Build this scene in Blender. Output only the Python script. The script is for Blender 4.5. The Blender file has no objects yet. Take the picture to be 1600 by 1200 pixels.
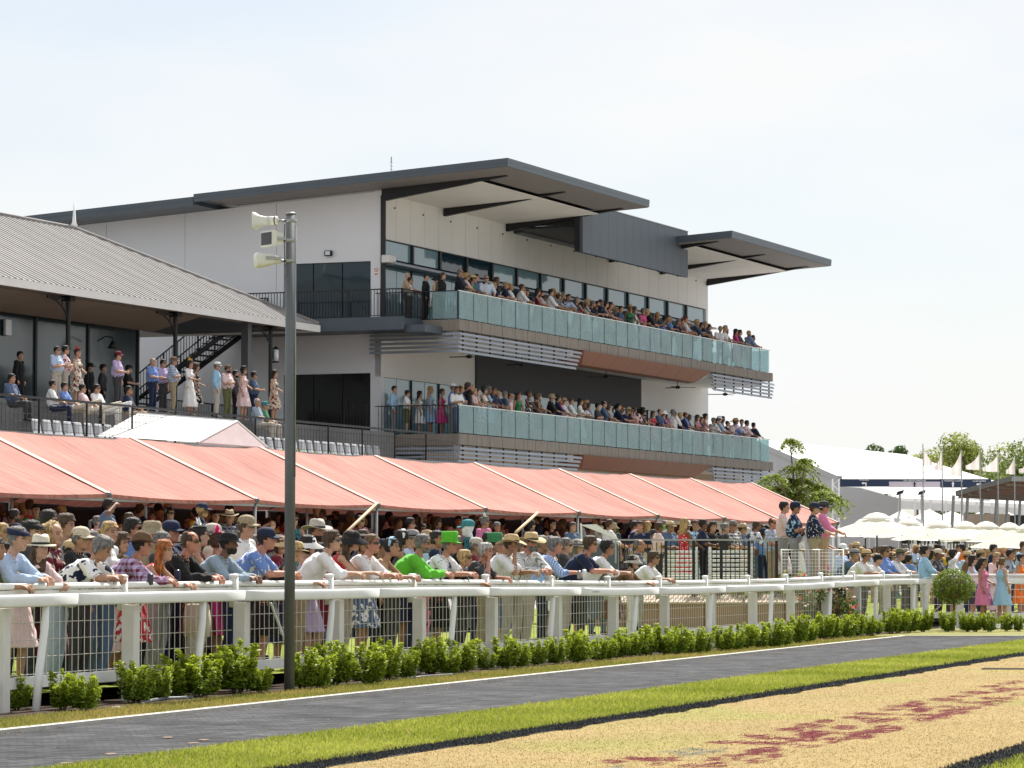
import bpy, bmesh, math, random
import numpy as np
from mathutils import Vector, Matrix, kdtree, noise as mnoise
SC = bpy.context.scene
COL = SC.collection
R = math.radians
RNG = random.Random(7)
NR = np.random.default_rng(11)

# ------------------------------------------------------------------ camera, sky, sun, exposure
F_PX, HZ, CAM_H = 5200.0, 880.0, 1.5            # focal length in photo pixels, horizon row, eye height
TH = math.atan((HZ - 600.0) / F_PX)
cam_data = bpy.data.cameras.new('camera')
cam_data.sensor_width = 36.0
cam_data.lens = 36.0 * F_PX / 1600.0
cam_data.clip_start, cam_data.clip_end = 0.5, 6000.0
cam = bpy.data.objects.new('camera', cam_data)
COL.objects.link(cam)
cam.location = (0, 0, CAM_H)
cam.rotation_euler = (R(90) + TH, 0, 0)
SC.camera = cam

SUN_AZ, SUN_EL = R(14), R(54)                   # azimuth clockwise from +Y
world = bpy.data.worlds.new('World'); SC.world = world; world.use_nodes = True
wn = world.node_tree.nodes; wl = world.node_tree.links
bg = wn['Background']
sky = wn.new('ShaderNodeTexSky'); sky.sky_type = 'NISHITA'; sky.sun_disc = False
sky.sun_elevation = SUN_EL; sky.sun_rotation = SUN_AZ
sky.air_density = 1.0; sky.dust_density = 1.0; sky.ozone_density = 2.0; sky.altitude = 20
# thin high cloud: soft veils mixed over the blue, the same all round the sky
wtc = wn.new('ShaderNodeTexCoord'); wmp = wn.new('ShaderNodeMapping'); wmp.inputs['Scale'].default_value = (3.0, 3.0, 9.0)
wnz = wn.new('ShaderNodeTexNoise'); wnz.inputs['Scale'].default_value = 1.6; wnz.inputs['Detail'].default_value = 5; wnz.inputs['Roughness'].default_value = .5
wrp = wn.new('ShaderNodeMapRange'); wrp.inputs['From Min'].default_value = .38; wrp.inputs['From Max'].default_value = .68; wrp.inputs['To Min'].default_value = .55; wrp.inputs['To Max'].default_value = 1.0
wmx = wn.new('ShaderNodeMix'); wmx.data_type = 'RGBA'; wmx.inputs[7].default_value = (8.0, 8.05, 8.05, 1)
wl.new(wtc.outputs['Generated'], wmp.inputs[0]); wl.new(wmp.outputs[0], wnz.inputs['Vector']); wl.new(wnz.outputs[0], wrp.inputs[0])
wl.new(wrp.outputs[0], wmx.inputs[0]); wl.new(sky.outputs[0], wmx.inputs[6]); wl.new(wmx.outputs[2], bg.inputs[0]); bg.inputs[1].default_value = 0.0625
sun_data = bpy.data.lights.new('sun', 'SUN'); sun_data.energy = 3.9; sun_data.angle = R(0.53)
sun_data.color = (1.0, 0.955, 0.88)
sun = bpy.data.objects.new('sun', sun_data); COL.objects.link(sun)
sdir = Vector((math.sin(SUN_AZ) * math.cos(SUN_EL), math.cos(SUN_AZ) * math.cos(SUN_EL), math.sin(SUN_EL)))
sun.rotation_euler = sdir.to_track_quat('Z', 'Y').to_euler(); sun.location = (20, 60, 60)
vs = SC.view_settings
vs.view_transform = 'Standard'; vs.look = 'None'; vs.gamma = 1.0; vs.use_curve_mapping = False
vs.exposure = 0.95
SC.cycles.max_bounces = 7; SC.cycles.transparent_max_bounces = 12
SC.cycles.caustics_reflective = False; SC.cycles.caustics_refractive = False

# ------------------------------------------------------------------ picture <-> place helpers
_c, _s = math.cos(TH), math.sin(TH)
def ray(px, py):
    a = (px - 800) / F_PX; b = (600 - py) / F_PX
    return np.array([a, _c - b * _s, _s + b * _c])
EYE = np.array([0, 0, CAM_H])
def at(px, py, Y):
    d = ray(px, py); return EYE + d * (Y / d[1])
def ground_at(px, py, z=0.0):
    d = ray(px, py); return EYE + d * ((z - CAM_H) / d[2])
def pix(p):
    q = np.asarray(p, float) - EYE
    dz = q[1] * _c + q[2] * _s
    return 800 + F_PX * q[0] / dz, 600 - F_PX * (-q[1] * _s + q[2] * _c) / dz
# stand frame: u along the front, v away from the track
ANG = math.atan2(1, .4077)
EU = np.array([math.cos(ANG), math.sin(ANG), 0]); EV = np.array([-math.sin(ANG), math.cos(ANG), 0])
A0 = np.array([-1.856, 116.0, 0.0])
def stand(u, v, z=0.0):
    p = A0 + EU * u + EV * v; return np.array([p[0], p[1], z])
# fence frame: a along the kerb (away), b across (towards the track)
K0 = np.array([-3.9, 31.2, 0.0]); KT = np.array([.3108, .9505, 0]); KN = np.array([.9505, -.3108, 0])
def fen(a, b, z=0.0):
    p = K0 + KT * a + KN * b; return np.array([p[0], p[1], z])

# ------------------------------------------------------------------ tagging, objects
def tag(o, label=None, cat=None, group=None, kind=None):
    if label: o['label'] = label
    if cat: o['category'] = cat
    if group: o['group'] = group
    if kind: o['kind'] = kind
    return o
def empty(name, loc=(0, 0, 0), rz=0.0):
    o = bpy.data.objects.new(name, None); COL.objects.link(o)
    o.location = tuple(loc); o.rotation_euler = (0, 0, rz); o.empty_display_size = .2
    return o
def link(name, mesh, parent=None, loc=None, rz=None):
    o = bpy.data.objects.new(name, mesh); COL.objects.link(o)
    if parent is not None: o.parent = parent
    if loc is not None: o.location = tuple(loc)
    if rz is not None: o.rotation_euler = (0, 0, rz)
    return o
def copy_tree(o, parent=None):
    c = o.copy(); COL.objects.link(c); c.parent = parent
    for ch in list(o.children): copy_tree(ch, c)
    return c

class MB:
    """collects shapes into one mesh"""
    def __init__(s): s.v = []; s.f = []; s.m = []
    def add(s, vs_, fs_, m=0):
        n = len(s.v); s.v.extend([tuple(map(float, p)) for p in vs_])
        s.f.extend([tuple(n + i for i in f) for f in fs_]); s.m.extend([m] * len(fs_)); return s
    def box(s, x0, x1, y0, y1, z0, z1, m=0):
        return s.add([(x0, y0, z0), (x1, y0, z0), (x1, y1, z0), (x0, y1, z0), (x0, y0, z1), (x1, y0, z1), (x1, y1, z1), (x0, y1, z1)],
                     [(0, 3, 2, 1), (4, 5, 6, 7), (0, 1, 5, 4), (1, 2, 6, 5), (2, 3, 7, 6), (3, 0, 4, 7)], m)
    def bevbox(s, x0, x1, y0, y1, z0, z1, b=.01, m=0):
        bm = bmesh.new(); bmesh.ops.create_cube(bm, size=1)
        for v in bm.verts:
            v.co = Vector(((x0 + x1) / 2 + v.co.x * (x1 - x0), (y0 + y1) / 2 + v.co.y * (y1 - y0), (z0 + z1) / 2 + v.co.z * (z1 - z0)))
        bmesh.ops.bevel(bm, geom=list(bm.edges), offset=b, segments=2, affect='EDGES', profile=.5)
        bm.verts.index_update()
        s.add([v.co for v in bm.verts], [[v.index for v in f.verts] for f in bm.faces], m); bm.free(); return s
    def hexa(s, p, m=0):      # 8 corners: bottom 4 ccw, top 4
        return s.add(p, [(0, 3, 2, 1), (4, 5, 6, 7), (0, 1, 5, 4), (1, 2, 6, 5), (2, 3, 7, 6), (3, 0, 4, 7)], m)
    def quad(s, a, b, c, d, m=0): return s.add([a, b, c, d], [(0, 1, 2, 3)], m)
    def bar(s, p, q, w, h, up=(0, 0, 1), m=0):
        p = Vector(p); q = Vector(q); d = (q - p).normalized(); u = Vector(up)
        x = d.cross(u)
        if x.length < 1e-4: x = d.cross(Vector((0, 1, 0)))
        x.normalize(); y = x.cross(d).normalized()
        x = x * w / 2; y = y * h / 2
        return s.hexa([p - x - y, q - x - y, q + x - y, p + x - y, p - x + y, q - x + y, q + x + y, p + x + y], m)
    def tube(s, pts, r, n=8, m=0, cap=True, up=(0, 0, 1)):
        pts = [Vector(p) for p in pts]; rs = r if isinstance(r, (list, tuple)) else [r] * len(pts)
        vs_ = []; fs_ = []
        prev = None
        for i, p in enumerate(pts):
            d = (pts[min(i + 1, len(pts) - 1)] - pts[max(i - 1, 0)])
            if d.length < 1e-9: d = Vector((0, 0, 1))
            d.normalize()
            if prev is None:
                x = d.cross(Vector(up))
                if x.length < 1e-3: x = d.cross(Vector((0, 1, 0)))
            else:
                x = prev - d * prev.dot(d)
            x.normalize(); prev = x; y = d.cross(x)
            for k in range(n):
                a = 2 * math.pi * k / n
                vs_.append(p + (x * math.cos(a) + y * math.sin(a)) * rs[i])
        for i in range(len(pts) - 1):
            for k in range(n):
                k2 = (k + 1) % n
                fs_.append((i * n + k, i * n + k2, (i + 1) * n + k2, (i + 1) * n + k))
        if cap:
            fs_.append(tuple(range(n - 1, -1, -1))); fs_.append(tuple((len(pts) - 1) * n + k for k in range(n)))
        return s.add(vs_, fs_, m)
    def rings(s, rings, m=0, cap=True):
        n = len(rings[0]); vs_ = [p for r in rings for p in r]; fs_ = []
        for i in range(len(rings) - 1):
            for k in range(n):
                k2 = (k + 1) % n
                fs_.append((i * n + k, i * n + k2, (i + 1) * n + k2, (i + 1) * n + k))
        if cap:
            fs_.append(tuple(range(n - 1, -1, -1))); fs_.append(tuple((len(rings) - 1) * n + k for k in range(n)))
        return s.add(vs_, fs_, m)
    def ball(s, c, r, n=12, k=8, m=0, rz=0):
        rx, ry, rz_ = (r, r, r) if not isinstance(r, (tuple, list)) else r
        rr = []
        for i in range(1, k):
            t = math.pi * i / k
            rr.append([(c[0] + rx * math.sin(t) * math.cos(2 * math.pi * j / n), c[1] + ry * math.sin(t) * math.sin(2 * math.pi * j / n), c[2] - rz_ * math.cos(t)) for j in range(n)])
        return s.rings(rr, m)
    def mesh(s, name, mats, smooth=False):
        me = bpy.data.meshes.new(name); me.from_pydata(s.v, [], s.f)
        for m in (mats if isinstance(mats, (list, tuple)) else [mats]): me.materials.append(m)
        if any(s.m): me.polygons.foreach_set('material_index', s.m)
        if smooth: me.polygons.foreach_set('use_smooth', [True] * len(me.polygons))
        me.update(); return me
    def build(s, name, mats, parent=None, smooth=False, loc=None, rz=None):
        return link(name, s.mesh(name, mats, smooth), parent, loc, rz)

# ------------------------------------------------------------------ materials
def newmat(name):
    m = bpy.data.materials.new(name); m.use_nodes = True
    nt = m.node_tree; return m, nt.nodes, nt.links, nt.nodes['Principled BSDF']
def ramp(n, stops):
    r = n.new('ShaderNodeValToRGB'); e = r.color_ramp.elements
    while len(e) < len(stops): e.new(.5)
    for i, (p, c) in enumerate(stops):
        e[i].position = p; e[i].color = (*c, 1) if len(c) == 3 else c
    return r
def mat(name, c, rough=.6, metal=0.0, var=.12, scale=3.0, bump=0.0, bscale=40.0, spec=.5, coat=0.0, stretch=None, coord='Object'):
    """base colour with soft uneven wear and optional fine relief"""
    m, n, l, b = newmat(name)
    tc = n.new('ShaderNodeTexCoord'); src = tc.outputs[coord]
    if stretch:
        mp = n.new('ShaderNodeMapping'); mp.inputs['Scale'].default_value = stretch
        l.new(src, mp.inputs[0]); src = mp.outputs[0]
    nz = n.new('ShaderNodeTexNoise'); nz.inputs['Scale'].default_value = scale; nz.inputs['Detail'].default_value = 6
    nz.inputs['Roughness'].default_value = .62
    l.new(src, nz.inputs['Vector'])
    lo = tuple(max(0, x * (1 - var)) for x in c); hi = tuple(min(1, x * (1 + var)) for x in c)
    r = ramp(n, [(.28, lo), (.72, hi)]); l.new(nz.outputs[0], r.inputs[0]); l.new(r.outputs[0], b.inputs['Base Color'])
    rr = n.new('ShaderNodeMapRange'); rr.inputs['To Min'].default_value = max(.02, rough - .08); rr.inputs['To Max'].default_value = min(1, rough + .08)
    l.new(nz.outputs[0], rr.inputs[0]); l.new(rr.outputs[0], b.inputs['Roughness'])
    b.inputs['Metallic'].default_value = metal; b.inputs['Specular IOR Level'].default_value = spec
    b.inputs['Coat Weight'].default_value = coat
    if bump:
        n2 = n.new('ShaderNodeTexNoise'); n2.inputs['Scale'].default_value = bscale; n2.inputs['Detail'].default_value = 4
        l.new(src, n2.inputs['Vector'])
        bp = n.new('ShaderNodeBump'); bp.inputs['Strength'].default_value = bump; bp.inputs['Distance'].default_value = .02
        l.new(n2.outputs[0], bp.inputs['Height']); l.new(bp.outputs[0], b.inputs['Normal'])
    return m
def attr_mat(name, attr='Col', rough=.8, transl=0.0, spec=.3):
    m, n, l, b = newmat(name)
    a = n.new('ShaderNodeAttribute'); a.attribute_name = attr
    l.new(a.outputs['Color'], b.inputs['Base Color']); b.inputs['Roughness'].default_value = rough
    b.inputs['Specular IOR Level'].default_value = spec
    if transl:
        t = n.new('ShaderNodeBsdfTranslucent'); l.new(a.outputs['Color'], t.inputs[0])
        mx = n.new('ShaderNodeMixShader'); mx.inputs[0].default_value = transl
        l.new(b.outputs[0], mx.inputs[1]); l.new(t.outputs[0], mx.inputs[2]); l.new(mx.outputs[0], n['Material Output'].inputs[0])
    return m
def mesh_np(name, V, Fq, mats, col=None, nper=4):
    """fast mesh from arrays; col per vertex"""
    me = bpy.data.meshes.new(name)
    nv, nf = len(V), len(Fq)
    me.vertices.add(nv); me.vertices.foreach_set('co', np.asarray(V, np.float32).ravel())
    me.loops.add(nf * nper); me.loops.foreach_set('vertex_index', np.asarray(Fq, np.int32).ravel())
    me.polygons.add(nf); me.polygons.foreach_set('loop_start', np.arange(0, nf * nper, nper, dtype=np.int32))
    if col is not None:
        ca = me.color_attributes.new('Col', 'FLOAT_COLOR', 'POINT')
        c4 = np.ones((nv, 4), np.float32); c4[:, :3] = col; ca.data.foreach_set('color', c4.ravel())
    for m in (mats if isinstance(mats, (list, tuple)) else [mats]): me.materials.append(m)
    me.update(calc_edges=True); me.validate(); return me

_ONES = 'zero first second third fourth fifth sixth seventh eighth ninth tenth eleventh twelfth thirteenth fourteenth fifteenth sixteenth seventeenth eighteenth nineteenth'.split()
_TENS = {20: 'twent', 30: 'thirt', 40: 'fort', 50: 'fift', 60: 'sixt', 70: 'sevent', 80: 'eight', 90: 'ninet'}
def nth(n):
    """ordinal in words"""
    if n < 20: return _ONES[n]
    t, o = n // 10 * 10, n % 10
    return _TENS[t] + ('ieth' if o == 0 else 'y-' + _ONES[o])
# ------------------------------------------------------------------ shared materials
M = {}
M['white_paint'] = mat('white_paint', (.80, .80, .78), .42, var=.05, scale=2, bump=.04)
M['white_plastic'] = mat('white_plastic', (.82, .83, .84), .42, var=.06, scale=2.5)
M['post_white'] = mat('post_white', (.70, .69, .66), .55, var=.08, scale=3, bump=.06)
M['wire'] = mat('wire', (.62, .60, .55), .4, .5, var=.12, scale=8)
M['wall_white'] = mat('wall_white', (.78, .79, .815), .75, var=.035, scale=.35, bump=.03, bscale=8)
M['panel_white'] = mat('panel_white', (.80, .785, .765), .6, var=.04, scale=.5)
M['soffit_cream'] = mat('soffit_cream', (.82, .785, .745), .6, var=.05, scale=.8)
M['soffit_grey'] = mat('soffit_grey', (.23, .21, .2), .6, var=.1, scale=1.0, stretch=(1, 12, 1))
M['roof_dark'] = mat('roof_dark', (.075, .095, .115), .38, .25, var=.12, scale=.6)
M['charcoal'] = mat('charcoal', (.085, .105, .13), .5, .15, var=.1, scale=.9)
M['black_metal'] = mat('black_metal', (.018, .019, .021), .45, .3, var=.2, scale=4)
M['dark_wall'] = mat('dark_wall', (.045, .045, .05), .7, var=.12, scale=.8)
M['steel'] = mat('steel', (.11, .12, .128), .45, .15, var=.18, scale=2.5, stretch=(3, 3, .5), bump=.05)
M['galv'] = mat('galv', (.36, .37, .37), .45, .6, var=.15, scale=6)
M['louvre'] = mat('louvre', (.29, .32, .37), .45, .1, var=.08, scale=1.2)
M['timber_grey'] = mat('timber_grey', (.24, .21, .18), .8, var=.28, scale=4, stretch=(6, 6, .4), bump=.2, bscale=25)
M['copper_panel'] = mat('copper_panel', (.25, .10, .055), .5, .15, var=.12, scale=1.5)
M['brown_soffit'] = mat('brown_soffit', (.30, .235, .18), .8, var=.08, scale=.6)
M['concrete'] = mat('concrete', (.36, .35, .33), .85, var=.15, scale=1.2, bump=.15, bscale=18)
M['concrete_dark'] = mat('concrete_dark', (.15, .15, .15), .85, var=.2, scale=1.2, bump=.15, bscale=18)
M['sandstone'] = mat('sandstone', (.50, .40, .30), .85, var=.12, scale=2, bump=.12)
M['brown_wall'] = mat('brown_wall', (.36, .225, .15), .85, var=.1, scale=1.3, bump=.12)
M['seat_plastic'] = mat('seat_plastic', (.42, .43, .45), .45, var=.08)
M['timber_pale'] = mat('timber_pale', (.55, .40, .24), .6, var=.15, scale=5, stretch=(1, 1, .2))
M['rubber'] = mat('rubber', (.02, .02, .02), .8, var=.2)
M['cream_plastic'] = mat('cream_plastic', (.72, .71, .675), .45, var=.07, scale=6)
M['speaker_grille'] = mat('speaker_grille', (.07, .07, .09), .7, var=.1)
M['stone_pale'] = mat('stone_pale', (.5, .48, .44), .8, var=.15, scale=9, bump=.3, bscale=12)
M['navy_banner'] = mat('navy_banner', (.012, .028, .07), .6, var=.08)
M['mauve_banner'] = mat('mauve_banner', (.52, .46, .52), .6, var=.05)
M['lettering'] = mat('lettering', (.8, .8, .8), .6, var=.02)
M['rust_soffit'] = mat('rust_soffit', (.20, .085, .055), .7, var=.15, scale=1)
M['grey_cloth'] = mat('grey_cloth', (.46, .455, .46), .8, var=.08, scale=.4)
M['lamp_glass'] = mat('lamp_glass', (.7, .75, .8), .2, var=.02)
M['red_print'] = mat('red_print', (.6, .04, .05), .6, var=.05)
M['brass_straw'] = mat('straw', (.60, .45, .25), .8, var=.2, scale=40, bump=.2, bscale=120)

def glass_dark(name, c, rough=.04, sp=.8):
    m, n, l, b = newmat(name)
    b.inputs['Base Color'].default_value = (*c, 1); b.inputs['Roughness'].default_value = rough
    b.inputs['Specular IOR Level'].default_value = sp; b.inputs['IOR'].default_value = 1.5
    tc = n.new('ShaderNodeTexCoord'); nz = n.new('ShaderNodeTexNoise'); nz.inputs['Scale'].default_value = .7
    l.new(tc.outputs['Object'], nz.inputs[0]); bp = n.new('ShaderNodeBump'); bp.inputs['Strength'].default_value = .04; bp.inputs['Distance'].default_value = .3
    l.new(nz.outputs[0], bp.inputs['Height']); l.new(bp.outputs[0], b.inputs['Normal'])
    return m
M['window_teal'] = glass_dark('window_teal', (.19, .32, .37), .06)
M['window_dark'] = glass_dark('window_dark', (.012, .035, .05), .05, .4)
M['door_black'] = glass_dark('door_black', (.006, .006, .007), .12, .15)
M['pavilion_glass'] = glass_dark('pavilion_glass', (.035, .055, .062), .16)

def balustrade_glass():
    m, n, l, b = newmat('balustrade_glass')
    b.inputs['Base Color'].default_value = (.42, .58, .60, 1); b.inputs['Roughness'].default_value = .12
    b.inputs['Specular IOR Level'].default_value = .8
    tr = n.new('ShaderNodeBsdfTransparent'); tr.inputs[0].default_value = (.72, .88, .9, 1)
    tc = n.new('ShaderNodeTexCoord'); nz = n.new('ShaderNodeTexNoise'); nz.inputs['Scale'].default_value = 1.6; nz.inputs['Detail'].default_value = 4
    l.new(tc.outputs['Object'], nz.inputs[0])
    mr = n.new('ShaderNodeMapRange'); mr.inputs['From Min'].default_value = .3; mr.inputs['From Max'].default_value = .7
    mr.inputs['To Min'].default_value = .58; mr.inputs['To Max'].default_value = .66; l.new(nz.outputs[0], mr.inputs[0])
    mx = n.new('ShaderNodeMixShader'); l.new(mr.outputs[0], mx.inputs[0])
    l.new(b.outputs[0], mx.inputs[1]); l.new(tr.outputs[0], mx.inputs[2]); l.new(mx.outputs[0], n['Material Output'].inputs[0])
    return m
M['balustrade_glass'] = balustrade_glass()

def fabric(name, c, transl=.25, var=.1, scale=1.2, weave=160, wrinkle=.25, streak=0.0):
    m, n, l, b = newmat(name)
    tc = n.new('ShaderNodeTexCoord')
    nz = n.new('ShaderNodeTexNoise'); nz.inputs['Scale'].default_value = scale; nz.inputs['Detail'].default_value = 8
    l.new(tc.outputs['Object'], nz.inputs[0])
    r = ramp(n, [(.25, tuple(x * (1 - var) for x in c)), (.75, tuple(min(1, x * (1 + var)) for x in c))])
    l.new(nz.outputs[0], r.inputs[0])
    rout = r.outputs[0]
    if streak:                     # dust and rain streaks running down the slope
        sm_ = n.new('ShaderNodeMapping'); sm_.inputs['Scale'].default_value = (5.0, .35, .35); l.new(tc.outputs['Object'], sm_.inputs[0])
        sn = n.new('ShaderNodeTexNoise'); sn.inputs['Scale'].default_value = 1.6; sn.inputs['Detail'].default_value = 6; l.new(sm_.outputs[0], sn.inputs[0])
        sr = ramp(n, [(.35, (1 - streak,) * 3), (.6, (1.06, 1.06, 1.06))]); l.new(sn.outputs[0], sr.inputs[0])
        sx_ = n.new('ShaderNodeMix'); sx_.data_type = 'RGBA'; sx_.blend_type = 'MULTIPLY'; sx_.inputs[0].default_value = 1; l.new(rout, sx_.inputs[6]); l.new(sr.outputs[0], sx_.inputs[7]); rout = sx_.outputs[2]
    wv = n.new('ShaderNodeTexNoise'); wv.inputs['Scale'].default_value = 3.0; wv.inputs['Detail'].default_value = 3
    mp = n.new('ShaderNodeMapping'); mp.inputs['Scale'].default_value = (1, .35, 1); mp.inputs['Rotation'].default_value = (0, 0, .5)
    l.new(tc.outputs['Object'], mp.inputs[0]); l.new(mp.outputs[0], wv.inputs[0])
    bp = n.new('ShaderNodeBump'); bp.inputs['Strength'].default_value = wrinkle; bp.inputs['Distance'].default_value = .08
    l.new(wv.outputs[0], bp.inputs['Height'])
    l.new(rout, b.inputs['Base Color']); b.inputs['Roughness'].default_value = .75; b.inputs['Specular IOR Level'].default_value = .25
    l.new(bp.outputs[0], b.inputs['Normal'])
    if transl:
        t = n.new('ShaderNodeBsdfTranslucent'); l.new(rout, t.inputs[0]); l.new(bp.outputs[0], t.inputs['Normal'])
        mx = n.new('ShaderNodeMixShader'); mx.inputs[0].default_value = transl
        l.new(b.outputs[0], mx.inputs[1]); l.new(t.outputs[0], mx.inputs[2]); l.new(mx.outputs[0], n['Material Output'].inputs[0])
    return m
M['red_canvas'] = fabric('red_canvas', (.455, .18, .142), .10, var=.2, scale=.7, wrinkle=.8, streak=.22)
M['white_canvas'] = fabric('white_canvas', (.80, .79, .77), .2, var=.03)
M['pink_canvas'] = fabric('pink_canvas', (.70, .58, .58), .3, var=.06)
M['umbrella_cloth'] = fabric('umbrella_cloth', (.94, .93, .90), .6, var=.04)
M['flag_cloth'] = fabric('flag_cloth', (.88, .81, .78), .5, var=.1)

# ------------------------------------------------------------------ ground
def strip_mesh(name, a0, a1, b0, b1, z, m, step=1.0, kind='structure', zf=None):
    mb = MB(); n = max(1, int((a1 - a0) / step))
    for i in range(n):
        x0 = a0 + (a1 - a0) * i / n; x1 = a0 + (a1 - a0) * (i + 1) / n
        mb.quad(fen(x0, b0, z), fen(x0, b1, z), fen(x1, b1, z), fen(x1, b0, z))
    o = mb.build(name, m); return tag(o, kind=kind)

def ground_mat(name, c1, c2, scale=1.5, fine=60, bump=.4):
    m, n, l, b = newmat(name); tc = n.new('ShaderNodeTexCoord')
    n1 = n.new('ShaderNodeTexNoise'); n1.inputs['Scale'].default_value = scale; n1.inputs['Detail'].default_value = 6
    n2 = n.new('ShaderNodeTexNoise'); n2.inputs['Scale'].default_value = fine; n2.inputs['Detail'].default_value = 3
    l.new(tc.outputs['Object'], n1.inputs[0]); l.new(tc.outputs['Object'], n2.inputs[0])
    ad = n.new('ShaderNodeMath'); ad.operation = 'MULTIPLY_ADD'; ad.inputs[1].default_value = .5
    hf = n.new('ShaderNodeMath'); hf.operation = 'MULTIPLY'; hf.inputs[1].default_value = .5
    l.new(n1.outputs[0], hf.inputs[0]); l.new(n2.outputs[0], ad.inputs[0]); l.new(hf.outputs[0], ad.inputs[2])
    r = ramp(n, [(.35, c1), (.65, c2)]); l.new(ad.outputs[0], r.inputs[0]); l.new(r.outputs[0], b.inputs['Base Color'])
    b.inputs['Roughness'].default_value = .9; b.inputs['Specular IOR Level'].default_value = .15
    bp = n.new('ShaderNodeBump'); bp.inputs['Strength'].default_value = bump; bp.inputs['Distance'].default_value = .03
    l.new(n2.outputs[0], bp.inputs['Height']); l.new(bp.outputs[0], b.inputs['Normal'])
    return m
M['lawn'] = ground_mat('lawn', (.15, .19, .02), (.26, .30, .04), 1.0)
M['lawn_dry'] = ground_mat('lawn_dry', (.17, .18, .05), (.30, .27, .10), 1.2)
M['track_sand'] = ground_mat('track_sand', (.19, .185, .18), (.26, .25, .24), .4, 20, .3)
M['soil'] = ground_mat('soil', (.03, .02, .014), (.085, .058, .04), 2.5, 30, .8)
M['dry_panel'] = ground_mat('dry_panel', (.34, .24, .10), (.50, .36, .16), 1.5)
M['black_mulch'] = ground_mat('black_mulch', (.012, .013, .014), (.05, .05, .05), 3, 50, 1)

def paving_mat():
    m, n, l, b = newmat('paving'); tc = n.new('ShaderNodeTexCoord')
    mp = n.new('ShaderNodeMapping'); mp.inputs['Rotation'].default_value = (0, 0, -math.atan2(.9505, .3108) + R(45))
    l.new(tc.outputs['Object'], mp.inputs[0])
    br = n.new('ShaderNodeTexBrick'); br.inputs['Scale'].default_value = 1.0; br.inputs['Brick Width'].default_value = .22
    br.inputs['Row Height'].default_value = .11; br.inputs['Mortar Size'].default_value = .008
    br.inputs['Color1'].default_value = (.026, .027, .031, 1); br.inputs['Color2'].default_value = (.082, .084, .092, 1); br.inputs['Mortar'].default_value = (.022, .022, .022, 1)
    l.new(mp.outputs[0], br.inputs['Vector'])
    nz = n.new('ShaderNodeTexNoise'); nz.inputs['Scale'].default_value = .9; nz.inputs['Detail'].default_value = 7
    l.new(tc.outputs['Object'], nz.inputs[0])
    r = ramp(n, [(.3, (.6, .6, .62)), (.72, (1.45, 1.43, 1.4))]); l.new(nz.outputs[0], r.inputs[0])
    mx = n.new('ShaderNodeMix'); mx.data_type = 'RGBA'; mx.blend_type = 'MULTIPLY'; mx.inputs[0].default_value = 1
    l.new(br.outputs[0], mx.inputs[6]); l.new(r.outputs[0], mx.inputs[7]); l.new(mx.outputs[2], b.inputs['Base Color'])
    b.inputs['Roughness'].default_value = .9; b.inputs['Specular IOR Level'].default_value = .2
    bp = n.new('ShaderNodeBump'); bp.inputs['Strength'].default_value = .8; bp.inputs['Distance'].default_value = .02; bp.invert = True
    l.new(br.outputs['Fac'], bp.inputs['Height']); l.new(bp.outputs[0], b.inputs['Normal'])
    return m
M['paving'] = paving_mat()

# one base sheet out to the horizon
mb = MB(); mb.quad((-2500, -300, -.06), (2500, -300, -.06), (2500, 4000, -.06), (-2500, 4000, -.06))
tag(mb.build('ground', M['track_sand']), kind='structure')
A_COR = 38.3                                          # where the kerb turns right
def poly(name, pts, m, kind='structure'):
    mb = MB(); mb.add(pts, [tuple(range(len(pts)))]); return tag(mb.build(name, m), kind=kind)
kc = fen(A_COR, 0)
# paved path with its turn to the right
nb = 2.6
a_e = (kc[1] - K0[1] + nb * .3108) / .9505            # near edge reaches the same depth as the kerb turn
poly('path', [fen(-20, nb), fen(a_e, nb), (kc[0], kc[1], 0), fen(-20, 0)], M['paving'])
# concrete kerb, a real lip
mb = MB()
for i in range(29):
    a0, a1 = -20 + i * 2.01, -20 + (i + 1) * 2.01 - .012
    p = [fen(a0, -.13, -.03), fen(a1, -.13, -.03), fen(a1, -.0, -.03), fen(a0, -.0, -.03)]
    mb.hexa([p[0], p[3], p[2], p[1]] + [np.array([q[0], q[1], .035]) for q in (p[0], p[3], p[2], p[1])])
for i in range(14):
    x0 = kc[0] + i * 2; mb.box(x0, x0 + 1.985, kc[1], kc[1] + .13, -.03, .035)
kerb = tag(mb.build('kerb', M['stone_pale']), kind='structure')
strip_mesh('verge', -20, A_COR, -1.0, -.13, 0.012, M['lawn_dry'], 2)
strip_mesh('garden_bed', -20, 48, -2.05, -1.0, 0.02, M['soil'], 2)
poly('garden_bed', [(kc[0] - .6, kc[1] + .13, .016), (40, kc[1] + .13, .016), (40, 76.5, .016), (8.0, 76.5, .016)], M['lawn_dry'])
strip_mesh('lawn_strip', -20, 60, nb, 4.12, 0.004, M['lawn'], 2)
strip_mesh('mulch_line', -20, 60, 4.14, 4.50, 0.008, M['black_mulch'], 2)
strip_mesh('mulch_line', -20, 60, 8.84, 9.16, 0.008, M['black_mulch'], 2)
strip_mesh('lawn_near', -20, 60, 9.16, 30, 0.004, M['lawn'], 4)
poly('mulch_cross_line', [(6.6, 47.0, .014), (12, 46.2, .014), (12, 46.7, .014), (6.7, 47.5, .014)], M['black_mulch'])

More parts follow.
